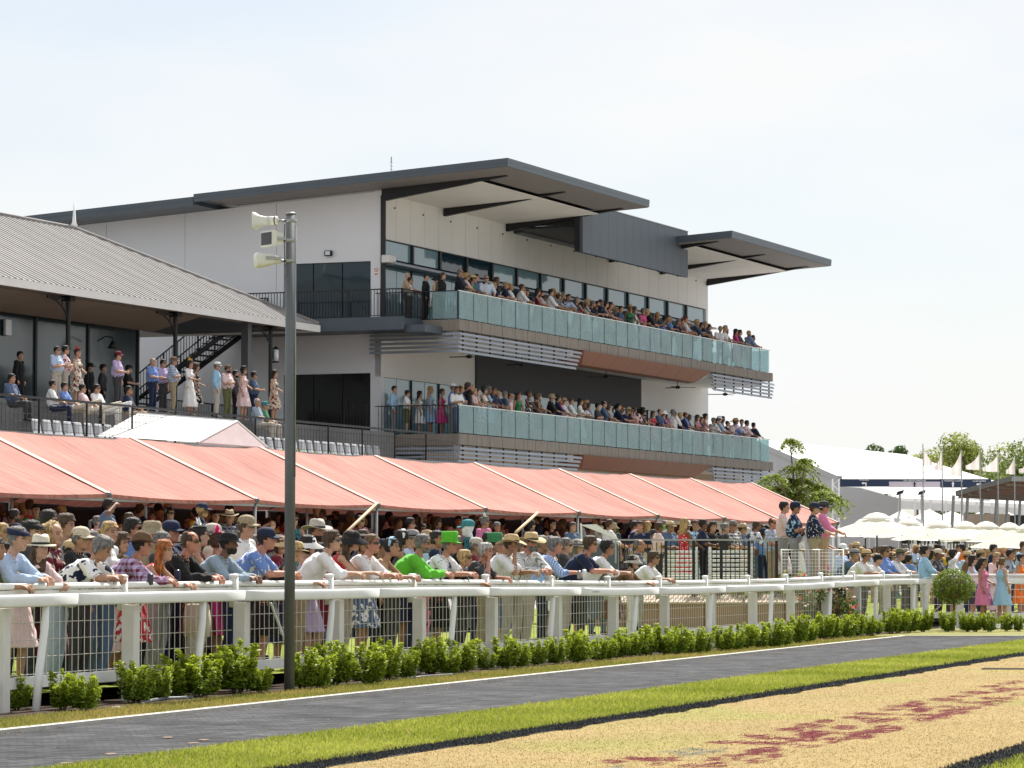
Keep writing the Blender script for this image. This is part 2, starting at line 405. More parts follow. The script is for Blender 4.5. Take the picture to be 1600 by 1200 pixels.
# painted sponsor panel on dry turf: strokes of red paint seen on the grass, traced on the ground
STROKES = [  # (x, y, half-length, half-height) photo pixels of each painted stroke
 (1005,1187,34,3.5),(958,1191,18,3),(982,1186,8,3.5),(1024,1195,10,3),(1048,1187,14,4),(1115,1187,14,3),(1148,1182,22,2.2),(1080,1198,20,3),(1117,1196,20,4),
 (1148,1188,10,2),(1178,1177,12,6),(1200,1173,22,5),(1210,1182,12,5),(1180,1190,14,5),(1140,1161,36,2.6),(1190,1162,34,3),(1225,1163,26,2.4),(1265,1167,20,2.5),
 (1180,1151,26,2.6),(1215,1155,36,2),(1250,1158,30,2.6),(1235,1141,26,3),(1265,1135,22,4),(1268,1148,24,6),(1290,1128,18,3),(1262,1153,16,7),(1300,1159,14,3),
 (1320,1138,22,4),(1296,1147,30,2),(1335,1122,24,2.2),(1366,1127,26,4.5),(1345,1150,24,5.5),(1310,1155,26,2.4),(1388,1140,24,6),(1365,1144,16,3),
 (1345,1116,20,1.6),(1372,1117,26,1.4),(1400,1125,18,2),(1410,1105,26,2),(1392,1110,22,1.6),(1428,1100,16,4.5),(1438,1109,18,5.5),(1430,1118,26,1.6),
 (1440,1125,20,3.5),(1466,1120,22,4),(1490,1113,24,4.5),(1512,1107,24,2.6),(1480,1105,18,1.8),(1480,1094,28,2.5),(1500,1089,22,1.6),(1520,1098,26,2),(1545,1101,16,3),
 (1560,1092,30,2),(1530,1083,22,2.5),(1512,1082,14,1.4),(1566,1079,14,4.5),(1545,1073,18,1.6),(1575,1068,16,2.4),(1595,1066,14,2),(1592,1077,16,2),(1590,1086,16,1.6),(1560,1097,20,1.4)]
GREYS = [(1050,1176,24,1.6),(1085,1172,26,1.8),(1110,1176,24,1.8),(1075,1180,30,1.6),(1130,1172,10,1.6),(965,1199,16,1.6)]
def panel_colour(P):
    """paint colour of turf points P (n,3)"""
    X, Y = P[:, 0], P[:, 1]
    dz = Y * _c + (-CAM_H) * _s
    px = 800 + F_PX * X / dz; py = 600 - F_PX * (-Y * _s + (-CAM_H) * _c) / dz
    n = len(P); base = np.array([.315, .235, .105]); col = np.tile(base, (n, 1))
    big = np.array([mnoise.noise((x * .6, y * .6, 0)) for x, y in zip(X, Y)]) if n < 400000 else np.zeros(n)
    col *= (1 + .08 * big)[:, None]
    g = np.clip((np.array([mnoise.noise((x * .35 + 9, y * .35, 3)) for x, y in zip(X, Y)]) - .12) * 2.2, 0, .6)[:, None]
    col = col * (1 - g) + np.array([.25, .25, .07]) * g
    jx = NR.normal(0, 2.4, n); jy = NR.normal(0, .8, n)
    for lst, c in ((STROKES, (.125, .022, .024)), (GREYS, (.13, .13, .10))):
        for x, y, w, h in lst:
            slope = -.19
            dx = px + jx - x; dy = py + jy - (y + 0 * slope * dx)
            k = (np.abs(dx / w) ** 2.2 + np.abs(dy / h) ** 2) < 1.0
            k &= NR.uniform(0, 1, n) > .18; col[k] = np.array(c)
    return col * NR.uniform(.9, 1.1, (n, 1))
gx = np.arange(-12, 40, .12); gb = np.arange(4.50, 8.85, .04)
AA, BB = np.meshgrid(gx, gb, indexing='ij')
PV = K0[None] + AA.reshape(-1, 1) * KT[None] + BB.reshape(-1, 1) * KN[None]; PV[:, 2] = .006
na, nbn = AA.shape; idx = np.arange(na * nbn).reshape(na, nbn)
FQ = np.stack([idx[:-1, :-1], idx[:-1, 1:], idx[1:, 1:], idx[1:, :-1]], -1).reshape(-1, 4)
M['turf_paint'] = attr_mat('turf_paint', rough=.9, spec=.1)
tag(link('painted_turf', mesh_np('painted_turf', PV, FQ, M['turf_paint'], panel_colour(PV))), kind='structure')

def blades(name, npts, b0, b1, colf, hmin, hmax, a_rng, kind_label, cat, wid=.008, dref=26.0, zbase=0.0, edge=0.0):
    out = []
    tot = 0
    while tot < npts:
        a = NR.uniform(a_rng[0], a_rng[1], npts * 3); b = NR.uniform(b0, b1, npts * 3)
        b = b + .05 * np.sin(a * 1.7 + 2 * np.sin(a * .6)) * edge + .035 * np.sin(a * 5.1) * edge
        P = K0[None] + a[:, None] * KT + b[:, None] * KN
        d = P[:, 1]; keep = NR.uniform(0, 1, len(a)) < np.clip((dref / np.maximum(d, 5)) ** 1.6, 0, 1)
        px = 800 + F_PX * P[:, 0] / d
        keep &= (px > -250) & (px < 1850) & (d > 20)
        P = P[keep]; out.append(P); tot += len(P)
    P = np.concatenate(out)[:npts]; n = len(P)
    h = NR.uniform(hmin, hmax, n); an = NR.uniform(0, 6.283, n); tl = NR.normal(0, .5, (n, 2)) * h[:, None]
    w = wid * NR.uniform(.6, 1.5, n)
    dx = np.cos(an) * w; dy = np.sin(an) * w
    V = np.zeros((n, 3, 3)); V[:, 0, :2] = P[:, :2] - np.stack([dx, dy], -1); V[:, 1, :2] = P[:, :2] + np.stack([dx, dy], -1)
    V[:, 2, :2] = P[:, :2] + tl; V[:, 0, 2] = V[:, 1, 2] = zbase; V[:, 2, 2] = zbase + h
    col = colf(P); C = np.repeat(col, 3, axis=0)
    o = link(name, mesh_np(name, V.reshape(-1, 3), np.arange(n * 3).reshape(n, 3), M['blade'], C, 3))
    return tag(o, kind_label, cat, kind='stuff')
M['blade'] = attr_mat('blade', rough=.7, transl=.45, spec=.2)
def green_col(P):
    n = len(P); big = np.array([mnoise.noise((x * .5, y * .5, 1)) for x, y in zip(P[:, 0], P[:, 1])])
    t = np.clip(.5 + .8 * big + NR.normal(0, .26, n), 0, 1)[:, None]
    c = np.array([.22, .265, .03]) * (1 - t) + np.array([.44, .455, .09]) * t
    dead = NR.uniform(0, 1, n) < .05; c[dead] = (.42, .34, .16); return c
def verge_col(P):
    n = len(P); big = np.array([mnoise.noise((x * .9, y * .9, 5)) for x, y in zip(P[:, 0], P[:, 1])])
    t = np.clip(.55 + .8 * big + NR.normal(0, .25, n), 0, 1)[:, None]
    return np.array([.17, .21, .03]) * (1 - t) + np.array([.38, .30, .10]) * t
def black_col(P): return np.tile([.022, .024, .026], (len(P), 1)) * NR.uniform(.4, 2.6, (len(P), 1))
blades('lawn_grass', 90000, nb + .02, 4.2, green_col, .02, .05, (-14, 50), 'bright green lawn grass beside the paved path', 'grass')
blades('near_grass', 20000, 9.1, 11.5, green_col, .02, .05, (-14, 10), 'green grass below the lower black turf line', 'grass')
blades('verge_grass', 66000, -1.12, -.06, verge_col, .02, .06, (-12, 38), 'patchy verge grass between kerb and garden bed', 'grass', dref=34)
blades('dry_grass', 120000, 4.5, 8.9, lambda P_: panel_colour(P_) * 1.3, .006, .017, (-14, 45), 'dry straw coloured turf with dark red painted marks', 'grass')
blades('black_fibre', 45000, 4.1, 4.53, black_col, .01, .032, (-14, 48), 'shaggy black line along the dry turf panel', 'turf line', edge=1.0)
blades('black_fibre', 12000, 8.8, 9.2, black_col, .01, .035, (-14, 12), 'shaggy black line in the lower corner of the turf', 'turf line')
def far_verge_col(P): return verge_col(P)
# dry litter gathered along the kerb and scattered on the paving
nl_ = 2600
la = NR.uniform(-14, 38, nl_); lb = np.where(NR.uniform(0, 1, nl_) < .6, np.abs(NR.normal(0, .12, nl_)) + .01, NR.uniform(.02, nb, nl_)); lb = np.where(NR.uniform(0, 1, nl_) < .25, nb - np.abs(NR.normal(0, .1, nl_)), lb)
LP = K0[None] + la[:, None] * KT + lb[:, None] * KN; an_ = NR.uniform(0, 6.28, nl_); sz = NR.uniform(.006, .022, nl_)
ca_, sa_ = np.cos(an_) * sz, np.sin(an_) * sz
LV = np.zeros((nl_, 3, 3)); LV[:, 0, :2] = LP[:, :2] + np.stack([ca_, sa_], -1); LV[:, 1, :2] = LP[:, :2] + np.stack([-sa_, ca_], -1) * .6; LV[:, 2, :2] = LP[:, :2] - np.stack([ca_, sa_], -1); LV[:, :, 2] = NR.uniform(.004, .018, (nl_, 3))
LC = np.array([(.20, .13, .07), (.30, .22, .12), (.10, .07, .05), (.22, .22, .08)])[NR.integers(0, 4, nl_)]
tag(link('leaf_litter', mesh_np('leaf_litter', LV.reshape(-1, 3), np.arange(nl_ * 3).reshape(nl_, 3), M['blade'], np.repeat(LC, 3, axis=0), 3)), 'dry leaf litter scattered along the kerb and paving', 'litter', kind='stuff')
# spectator lawn: level behind the fence, rising to the terrace under the red marquee
def lawn_z(x, y):
    b = (x - K0[0]) * KN[0] + (y - K0[1]) * KN[1]
    t = min(1, max(0, (-b - 4.0) / 11.0)); return .15 + .65 * t * t * (3 - 2 * t)
aa = [-30 + i * 4 for i in range(34)]
def sloping(name, bb, m):
    mb = MB(); vv = []
    for a_ in aa:
        for b_ in bb:
            p = fen(a_, b_); vv.append((p[0], p[1], lawn_z(p[0], p[1])))
    nb_ = len(bb)
    mb.add(vv, [(i * nb_ + j, i * nb_ + j + 1, (i + 1) * nb_ + j + 1, (i + 1) * nb_ + j) for i in range(len(aa) - 1) for j in range(nb_ - 1)])
    tag(mb.build(name, m), kind='structure')
sloping('spectator_lawn', [-2.05, -3, -4, -6, -8, -9.5], M['lawn'])
sloping('terrace_paving', [-9.5, -11, -12, -14, -16, -20, -30, -60], M['concrete'])
# small ground things: pale flat stones, a length of garden hose, fallen leaves
def blob(name, c, r, m, seed, label, cat, group=None):
    bm = bmesh.new(); bmesh.ops.create_icosphere(bm, subdivisions=2, radius=1)
    for v in bm.verts:
        k = 1 + .25 * mnoise.noise(v.co * 1.7 + Vector((seed, 0, 0))); v.co = Vector((v.co.x * r[0] * k, v.co.y * r[1] * k, v.co.z * r[2] * k))
    me = bpy.data.meshes.new(name); bm.to_mesh(me); bm.free(); me.materials.append(m)
    o = link(name, me, loc=c); return tag(o, label, cat, group)
blob('flat_stone', tuple(ground_at(184, 1108)), (.12, .2, .03), M['stone_pale'], 1, 'pale flat stone on the soil by the fence foot', 'stone')
for i, (px, py) in enumerate([(104, 1193), (173, 1179), (302, 1162), (318, 1157), (262, 1153)]):
    blob('fallen_leaf', tuple(ground_at(px, py) + np.array([0, 0, .006])), (.05, .10, .004), mat('dead_leaf%d' % i, (.17, .11, .07), .8), i, ('dry brown fallen leaf lowest on the dark paving', 'dry brown fallen leaf second lowest on the dark paving', 'dry brown fallen leaf, nearer one of the touching pair on the paving', 'dry brown fallen leaf, farther one of the touching pair on the paving', 'small dry fallen leaf alone nearest the white kerb')[i], 'leaf', 'fallen leaves on the paving')
def ground_hose(pts, r, m, label):
    mb = MB(); mb.tube([tuple(ground_at(x, y)[:2]) + (.03,) for x, y in pts], r, 8); o = mb.build('garden_hose', m, smooth=True); return tag(o, label, 'hose')
ground_hose([(222, 1105), (238, 1099), (258, 1096), (280, 1095.5), (300, 1094)], .022, M['steel'], 'grey irrigation hose on the soil left of the lamp pole')
ground_hose([(640, 1064), (665, 1060.5), (690, 1059), (712, 1057)], .018, M['steel'], 'grey irrigation hose on the soil below the shrubs')
# ------------------------------------------------------------------ white rails and mesh fence
FB = -1.72                                            # fence line across the kerb frame
SEG = 3.08
A_P0 = (36.06 - 31.2 + FB * .3108) / .9505            # along-position of the first post in view
post_as = [A_P0 + SEG * k for k in range(-2, 15)]     # straight run, last post at the turn
# the post positions are along the fence line: from its Y
def fy(Y, b=FB): return (Y - K0[1] + b * .3108) / .9505
post_as = [fy(36.06 + 2.93 * k) for k in range(-2, 15)]
P_END = fen(post_as[-1], FB)
def rail_z(a):
    ks = [(-20, 1.19), (6, 1.19), (15, 1.17), (20, 1.13), (24, 1.10), (32, 1.09), (36, 1.10), (41, 1.14), (70, 1.145)]
    for (x0, z0), (x1, z1) in zip(ks, ks[1:]):
        if a <= x1: return z0 + (z1 - z0) * (a - x0) / (x1 - x0)
    return 1.145
fence = empty('mesh_fence', fen(post_as[0], FB), 0)
tag(fence, 'white spectator fence of square posts, round handrail and wire mesh', 'fence')
run = empty('running_rail', fen(post_as[0], FB + .12), 0)
tag(run, 'white plastic running rail on leaning curved supports before the fence', 'rail')
def child(mb, name, m, parent, smooth=False):
    """mesh given in place coordinates, parented to an unrotated empty"""
    o = mb.build(name, m, parent, smooth); o.location = -parent.location; return o
def oriented_box(mb, c, t, n, lt, ln, z0, z1, m=0, z0b=None):
    t = np.asarray(t); n = np.asarray(n)
    q = [c - t * lt / 2 - n * ln / 2, c + t * lt / 2 - n * ln / 2, c + t * lt / 2 + n * ln / 2, c - t * lt / 2 + n * ln / 2]
    mb.hexa([(p[0], p[1], z0) for p in q] + [(p[0], p[1], z1) for p in q], m)
X3 = np.array([1.0, 0, 0]); Y3 = np.array([0, 1.0, 0])
posts = [(fen(a, FB), KT, KN, rail_z(a)) for a in post_as]
right_posts = [(np.array([P_END[0] + d, P_END[1] - .05, 0]), X3, -Y3, 1.145) for d in (1.05, 2.15, 3.3, 4.45, 5.6)]
allposts = posts + right_posts
for c, t, n, rz in allposts:
    mb = MB(); oriented_box(mb, c, t, n, .16, .14, -.05, rz - .14); child(mb, 'post', M['post_white'], fence)
    mb = MB(); cc = c - n * .10; oriented_box(mb, cc, t, n, .085, .085, rz - .2, rz + .16)
    mb.ball((cc[0], cc[1], rz + .165), (.065, .065, .028), 12, 6); child(mb, 'post_head', M['white_paint'], fence, True)
line = [(c - n * .10, rz) for c, t, n, rz in allposts]
for (p, z0), (q, z1) in zip(line, line[1:]):
    d = (q - p) / np.linalg.norm(q - p)
    a = p + d * .05; b = q - d * .05
    mb = MB(); mb.tube([(a[0], a[1], z0 + .075), ((a[0] + b[0]) / 2, (a[1] + b[1]) / 2, (z0 + z1) / 2 + .072), (b[0], b[1], z1 + .075)], .034, 12)
    child(mb, 'handrail', M['white_paint'], fence, True)
    mb = MB(); mb.bar((a[0], a[1], z0 - .005), (b[0], b[1], z1 - .005), .02, .075); child(mb, 'rail_board', M['cream_plastic'], fence)
    mb = MB(); mb.bar((a[0], a[1], .29), (b[0], b[1], .29), .05, .115); child(mb, 'bottom_rail', M['white_plastic'], fence)
    # wire mesh of the bay: uprights every 0.15 m, four cross wires
    mb = MB(); L = np.linalg.norm(b - a); nW = max(3, int(L / .148))
    for k in range(1, nW):
        w = a + d * (L * k / nW); mb.tube([(w[0], w[1], .33), (w[0], w[1], z0 - .07)], .0042, 4, cap=False)
    for zz in (.37, .545, .72, .895, z0 - .09):
        mb.tube([(a[0], a[1], zz), (b[0], b[1], zz)], .0042, 4, cap=False)
    child(mb, 'wire_panel', M['wire'], fence)
# running rail: oval plastic section in lengths, on goosenecks
def rail_path(s):
    """point along the running rail, s metres from the first post"""
    if s < S_END:
        a = post_as[0] + s; p = fen(a, FB + .15); return np.array([p[0], p[1], rail_z(a) - .063])
    return np.array([RE[0] + (s - S_END), RE[1], 1.145 - .063])
S_END = post_as[-1] - post_as[0] + .1
RE = fen(post_as[0] + S_END, FB + .15)
S_TOT = S_END + 7.0
def sect(p, t, w=.05, h=.063, n=20):
    t = t / np.linalg.norm(t); x = np.cross(t, [0, 0, 1]); x /= np.linalg.norm(x); up = np.cross(x, t)
    r = []
    for k in range(n):
        a = 2 * math.pi * k / n; ca, sa = math.cos(a), math.sin(a)
        ex = math.copysign(abs(ca) ** .4, ca) * w; ez = math.copysign(abs(sa) ** .4, sa) * h
        r.append(tuple(p + x * ex + up * ez))
    return r
s0 = 0.0; jn = random.Random(3)
while s0 < S_TOT:
    s1 = min(S_TOT, s0 + 4.45)
    mb = MB(); ks = np.linspace(s0 + .004, s1 - .004, 8); jit = jn.uniform(-.008, .008)
    rr = []
    for k in ks:
        p = rail_path(k); q = rail_path(k + .05); pp = p.copy(); pp[2] += jit * math.sin((k - s0) / 4.45 * math.pi)
        rr.append(sect(pp, q - p))
    mb.rings(rr); child(mb, 'rail_length', M['white_plastic'], run, True)
    s0 = s1
for Y in (29.6, 33.8, 37.6, 41.4, 45.8, 50.1, 54.4, 59.0, 63.3, 68.1, 72.4, 76.4):
    s = fy(Y) - post_as[0]
    if s < -1: continue
    p = rail_path(max(s, 0)); base = p - KT * .02 - KN * .16 
    mb = MB()
    foot = p - KT * .26 + KN * .02
    pts = [(foot[0], foot[1], -.05), (foot[0] * .6 + p[0] * .4, foot[1] * .6 + p[1] * .4, .45), (p[0] - KT[0] * .02, p[1] - KT[1] * .02, .86), (p[0] + KN[0] * -.0, p[1], p[2] - .06)]
    mb.tube(pts, [.042, .042, .04, .034], 12); child(mb, 'support', M['white_plastic'], run, True)
# sticker print on the rail
pr = rail_path(fy(51.9) - post_as[0])
mb = MB()
for k in range(7):
    s = (fy(51.9) - post_as[0]) + k * .055 - (.0 if k != 3 else .0)
    p = rail_path(s) + KN * .0565
    mb.bar(p + np.array([0, 0, -.012]), p + KT * .03 + np.array([0, 0, .014]), .001, .012)
child(mb, 'print', mat('rail_print', (.25, .27, .3), .6), run)
# white hose ring hanging on the fence beside the pole
hp = fen(fy(39.9), FB - .02)
mb = MB(); mb.tube([(hp[0] + .0, hp[1], 1.02)] + [tuple(hp + KT * (.30 * (1 - math.cos(t)) + .0) * 1.0 + np.array([0, 0, .72 + .30 * math.cos(t * 1.0) * 1.0])) for t in np.linspace(.0, math.pi * .95, 14)], .016, 8)
tag(mb.build('looped_hose', M['white_plastic'], smooth=True), 'white hose hanging in a loop on the mesh beside the lamp pole', 'hose')

# ------------------------------------------------------------------ grey pole with loudspeakers
pb = ground_at(452, 1082); PY = pb[1]
pole = empty('speaker_pole', pb); tag(pole, 'tall grey steel pole carrying three loudspeakers', 'pole')
mb = MB(); mb.tube([(0, 0, -.1), (0, 0, 5.58)], .062, 20, cap=True); mb.build('shaft', M['steel'], pole, True)
mb = MB(); mb.tube([(0, 0, 5.58), (0, 0, 5.60)], [.066, .05], 20); mb.build('cap', M['galv'], pole, True)
mb = MB(); mb.tube([(.058, -.035, 5.45), (.06, -.035, 4.2), (.06, -.035, 2.5)], .008, 6); mb.build('conduit', M['galv'], pole, True)
for z in (5.5, 5.27, 5.03):
    mb = MB(); mb.tube([(0, 0, z - .02), (0, 0, z + .02)], .067, 18); mb.tube([(-.06, -.02, z), (-.14, -.03, z)], .016, 8); mb.build('clamp', M['galv'], pole, True)
mb = MB(); mb.tube([(-.07, -.04, 5.46), (-.075, -.05, 5.3), (-.07, -.045, 5.1), (-.07, -.04, 4.98)], .006, 6); mb.build('cable', M['rubber'], pole, True)
def sq(cx, hy, hz, y0, z0):
    pts = []
    for k in range(20):
        a = 2 * math.pi * (k + .5) / 20; c_, s_ = math.cos(a), math.sin(a)
        pts.append((cx, y0 + hy * math.copysign(abs(c_) ** .45, c_), z0 + hz * math.copysign(abs(s_) ** .45, s_)))
    return pts
def facing(o, rz): o.rotation_euler = (0, 0, rz)
# horn
h1 = empty('horn_loudspeaker', (pb[0] - .13, pb[1] - .03, 5.505), R(-14)); tag(h1, 'cream horn loudspeaker, topmost on the grey pole', 'loudspeaker', 'loudspeakers on the pole')
mb = MB(); mb.rings([sq(x, a, b, 0, 0) for x, a, b in ((-.13, .05, .045), (-.18, .058, .05), (-.24, .075, .066), (-.285, .095, .085), (-.30, .112, .10), (-.307, .115, .103), (-.300, .10, .09), (-.26, .07, .06), (-.2, .045, .04))]); mb.build('horn', M['cream_plastic'], h1, True)
mb = MB(); mb.tube([(-.02, 0, 0), (-.03, 0, 0), (-.13, 0, 0)], [.03, .05, .052], 16); mb.build('driver', M['cream_plastic'], h1, True)
mb = MB(); mb.tube([(-.045, 0, 0), (-.06, 0, 0)], .0545, 16); mb.build('band', mat('band_brown', (.16, .1, .07), .6), h1, True)
h2 = empty('box_loudspeaker', (pb[0] - .12, pb[1] - .04, 5.28), R(34)); tag(h2, 'white box loudspeaker with dark grille, middle one on the grey pole', 'loudspeaker', 'loudspeakers on the pole')
mb = MB(); mb.rings([[(x, -w, -hh), (x, w, -hh), (x, w, hh), (x, -w, hh)] for x, w, hh in ((0, .07, .06), (-.08, .085, .075), (-.13, .13, .088), (-.185, .135, .092))]); mb.build('cabinet', M['cream_plastic'], h2)
mb = MB(); mb.bevbox(-.196, -.184, -.115, .115, -.072, .072, .004); mb.build('grille', M['speaker_grille'], h2)
mb = MB(); mb.bar((-.1, -.1, .0), (.02, -.1, .0), .012, .03); mb.build('bracket', M['galv'], h2)
h3 = empty('horn_loudspeaker', (pb[0] - .12, pb[1] - .03, 5.035), R(12)); tag(h3, 'cream horn loudspeaker turned away, lowest on the grey pole', 'loudspeaker', 'loudspeakers on the pole')
mb = MB(); mb.rings([sq(x, a, b, 0, z) for x, a, b, z in ((-.03, .05, .035, .01), (-.1, .085, .06, .005), (-.2, .115, .08, -.005), (-.27, .12, .088, -.005), (-.29, .12, .09, -.008), (-.30, .11, .08, -.008))]); mb.build('horn', M['cream_plastic'], h3, True)
mb = MB(); mb.bar((-.18, -.118, .02), (0, -.06, .02), .012, .035); mb.build('bracket', M['galv'], h3)
mb = MB(); mb.ball((-.05, 0, .0), (.07, .06, .05), 12, 8); mb.build('driver', M['cream_plastic'], h3, True)

# ------------------------------------------------------------------ grandstand
gs = empty('grandstand', A0, ANG)
tag(gs, 'modern white grandstand with two glass balconies under a dark overhanging roof', 'grandstand')
def GB(name, mb, m, parent=None, smooth=False): return mb.build(name, m, parent or gs, smooth)
W0 = 0.5; WV = 3.2; UE = 36.1
def roof_z(v): return 15.40 - .0615 * (v + 2.4)
# side wall panels with window and door openings left out
vs_w = [WV, 7.35, 11.05, 14.3, 18.0, 24.0]
for k in range(5):
    v0, v1 = vs_w[k] + .008, vs_w[k + 1] - .008
    zt0, zt1 = roof_z(v0) - .36, roof_z(v1) - .36
    mb = MB()
    def wbox(va, vb, za, zb=None):
        t0 = roof_z(va) - .36 if zb is None else zb; t1 = roof_z(vb) - .36 if zb is None else zb
        mb.hexa([(W0, va, za), (W0 + .3, va, za), (W0 + .3, vb, za), (W0, vb, za), (W0, va, t0), (W0 + .3, va, t0), (W0 + .3, vb, t1), (W0, vb, t1)])
    if k == 0:
        a, b = 3.62, 7.05
        wbox(v0, a, 0); wbox(b, v1, 0)
        wbox(a, b, 0, 6.0); wbox(a, b, 8.24, 10.1); wbox(a, b, 12.22)
    else: wbox(v0, v1, 0)
    GB('wall_panel', mb, M['wall_white'])
for i in range(3):                                    # upper side window and lower doors
    a = 3.62 + i * 1.143; 
    mb = MB(); mb.box(W0 + .08, W0 + .10, a + .02, a + 1.123, 10.12, 12.20); GB('window_pane', mb, M['window_dark'])
    mb = MB(); mb.box(W0 + .08, W0 + .10, a + .03, a + 1.113, 6.03, 8.21); GB('door_leaf', mb, M['door_black'])
    mb = MB(); mb.box(W0 + .05, W0 + .079, a - .02, a + .03, 6.0, 8.24); mb.box(W0 + .05, W0 + .079, a + .9, a + .93, 6.9, 7.3); GB('door_frame', mb, M['black_metal'])
mb = MB(); mb.box(W0 + .13, W0 + .15, 3.62, 7.05, 6.0, 8.24); GB('opening_back', mb, M['black_metal'])  # dark sheets added behind doors and window hide the lit interior
mb = MB(); mb.box(W0 + .13, W0 + .15, 3.62, 7.05, 10.1, 12.22); GB('opening_back', mb, M['black_metal'])
mb = MB(); mb.box(W0 - .04, W0 + .02, WV - .16, WV + .02, 10, 14.55); GB('corner_trim', mb, M['black_metal'])
mb = MB(); mb.box(W0 - .012, W0 - .002, 3.3, 3.5, 11.68, 12.02); s_ = GB('notice_sign', mb, M['white_paint'])
mb = MB(); mb.tube([(W0 - .013, 3.4, 11.9), (W0 - .016, 3.4, 11.9)], .075, 20, up=(0, 1, 0)); GB('print', mb, M['red_print'], s_)
mb = MB(); mb.tube([(W0 - .0165, 3.4, 11.9), (W0 - .018, 3.4, 11.9)], .052, 20, up=(0, 1, 0)); GB('print', mb, M['white_paint'], s_)
mb = MB(); mb.bar((W0 - .019, 3.35, 11.85), (W0 - .019, 3.45, 11.95), .002, .014); mb.box(W0 - .016, W0 - .013, 3.34, 3.46, 11.72, 11.745); mb.box(W0 - .016, W0 - .013, 3.34, 3.46, 11.755, 11.775); GB('print', mb, M['red_print'], s_)
mb = MB(); mb.bevbox(W0 - .16, W0 - .02, 5.1, 5.38, 12.45, 12.64, .02); f_ = GB('floodlight', mb, M['black_metal'])
mb = MB(); mb.box(W0 - .166, W0 - .158, 5.15, 5.33, 12.48, 12.61); GB('lens', mb, M['lamp_glass'], f_)
mb = MB(); mb.bevbox(.25, .85, WV - .42, WV - .1, 12.12, 12.4, .03); GB('wall_unit', mb, M['cream_plastic'])
# front wall: joints between cladding panels above the windows
npan = 28
for k in range(npan):
    u0 = W0 + (UE - W0) * k / npan + .01; u1 = W0 + (UE - W0) * (k + 1) / npan - .01
    mb = MB(); mb.box(u0, u1, WV, WV + .25, 13.02, 14.7); p_ = GB('cladding_panel', mb, M['panel_white'])
    if k % 2 == 0:
        mb = MB(); mb.tube([(u1 - .15, WV - .03, 14.2), (u1 - .15, WV, 14.2)], .035, 10, up=(1, 0, 0)); GB('fixing', mb, M['black_metal'], p_)
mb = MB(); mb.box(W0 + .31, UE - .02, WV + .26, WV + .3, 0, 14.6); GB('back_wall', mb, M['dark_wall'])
# clerestory panes, transom shelf, lower panes
nc = 14
for k in range(nc):
    u0 = W0 + .25 + (UE - W0 - .4) * k / nc; u1 = W0 + .25 + (UE - W0 - .4) * (k + 1) / nc
    mb = MB(); mb.box(u0 + .07, u1 - .07, WV + .08, WV + .1, 12.36, 12.98); GB('window_pane', mb, M['window_teal'] if k not in (2, 3) else M['window_dark'])
    mb = MB(); mb.box(u0 - .07, u0 + .07, WV - .02, WV + .14, 12.34, 13.0); GB('mullion', mb, M['black_metal'])
    mb = MB(); mb.box(u0 + .06, u1 - .06, WV + .03, WV + .12, 12.985, 13.018); GB('window_head', mb, M['black_metal'])
mb = MB(); mb.hexa([(W0 + .1, WV - .5, 12.08), (UE, WV - .5, 12.08), (UE, WV + .2, 12.08), (W0 + .1, WV + .2, 12.08), (W0 + .1, WV - .5, 12.16), (UE, WV - .5, 12.16), (UE, WV + .2, 12.335), (W0 + .1, WV + .2, 12.335)]); GB('transom_shelf', mb, M['louvre'])
nl = 28
for lvl, zb, zt in ((0, 10.02, 12.06), (1, 6.02, 8.1)):
    for k in range(nl):
        u0 = W0 + .25 + (UE - W0 - .4) * k / nl; u1 = W0 + .25 + (UE - W0 - .4) * (k + 1) / nl
        mb = MB(); mb.box(u0 + .02, u1 - .02, WV + .09, WV + .11, zb, zt); GB('window_pane', mb, M['window_dark'] if (lvl == 1 and 5 <= k <= 6) else M['window_teal'])
        if k % 2 == 0: mb = MB(); mb.box(u0 - .025, u0 + .02, WV + .03, WV + .13, zb, zt); GB('mullion', mb, M['black_metal'])
# lower level wall above windows: white, charcoal, white
for k, (u0, u1, m, dv) in enumerate(((W0, 9.05, 'panel_white', 0), (9.06, 27.3, 'dark_wall', -.06), (27.31, UE, 'panel_white', 0))):
    mb = MB(); mb.box(u0, u1, WV + dv, WV + .25, 8.1, 9.5); GB('wall_band', mb, M[m])
for u in (9.06, 27.2, 18.1):
    mb = MB(); mb.box(u - .12, u + .12, WV - .08, WV + .08, 6.0, 8.1); GB('column', mb, M['dark_wall'])
mb = MB(); mb.box(UE - .02, UE + .25, WV - .0, 16, 0, 14.3); GB('end_wall', mb, M['wall_white'])
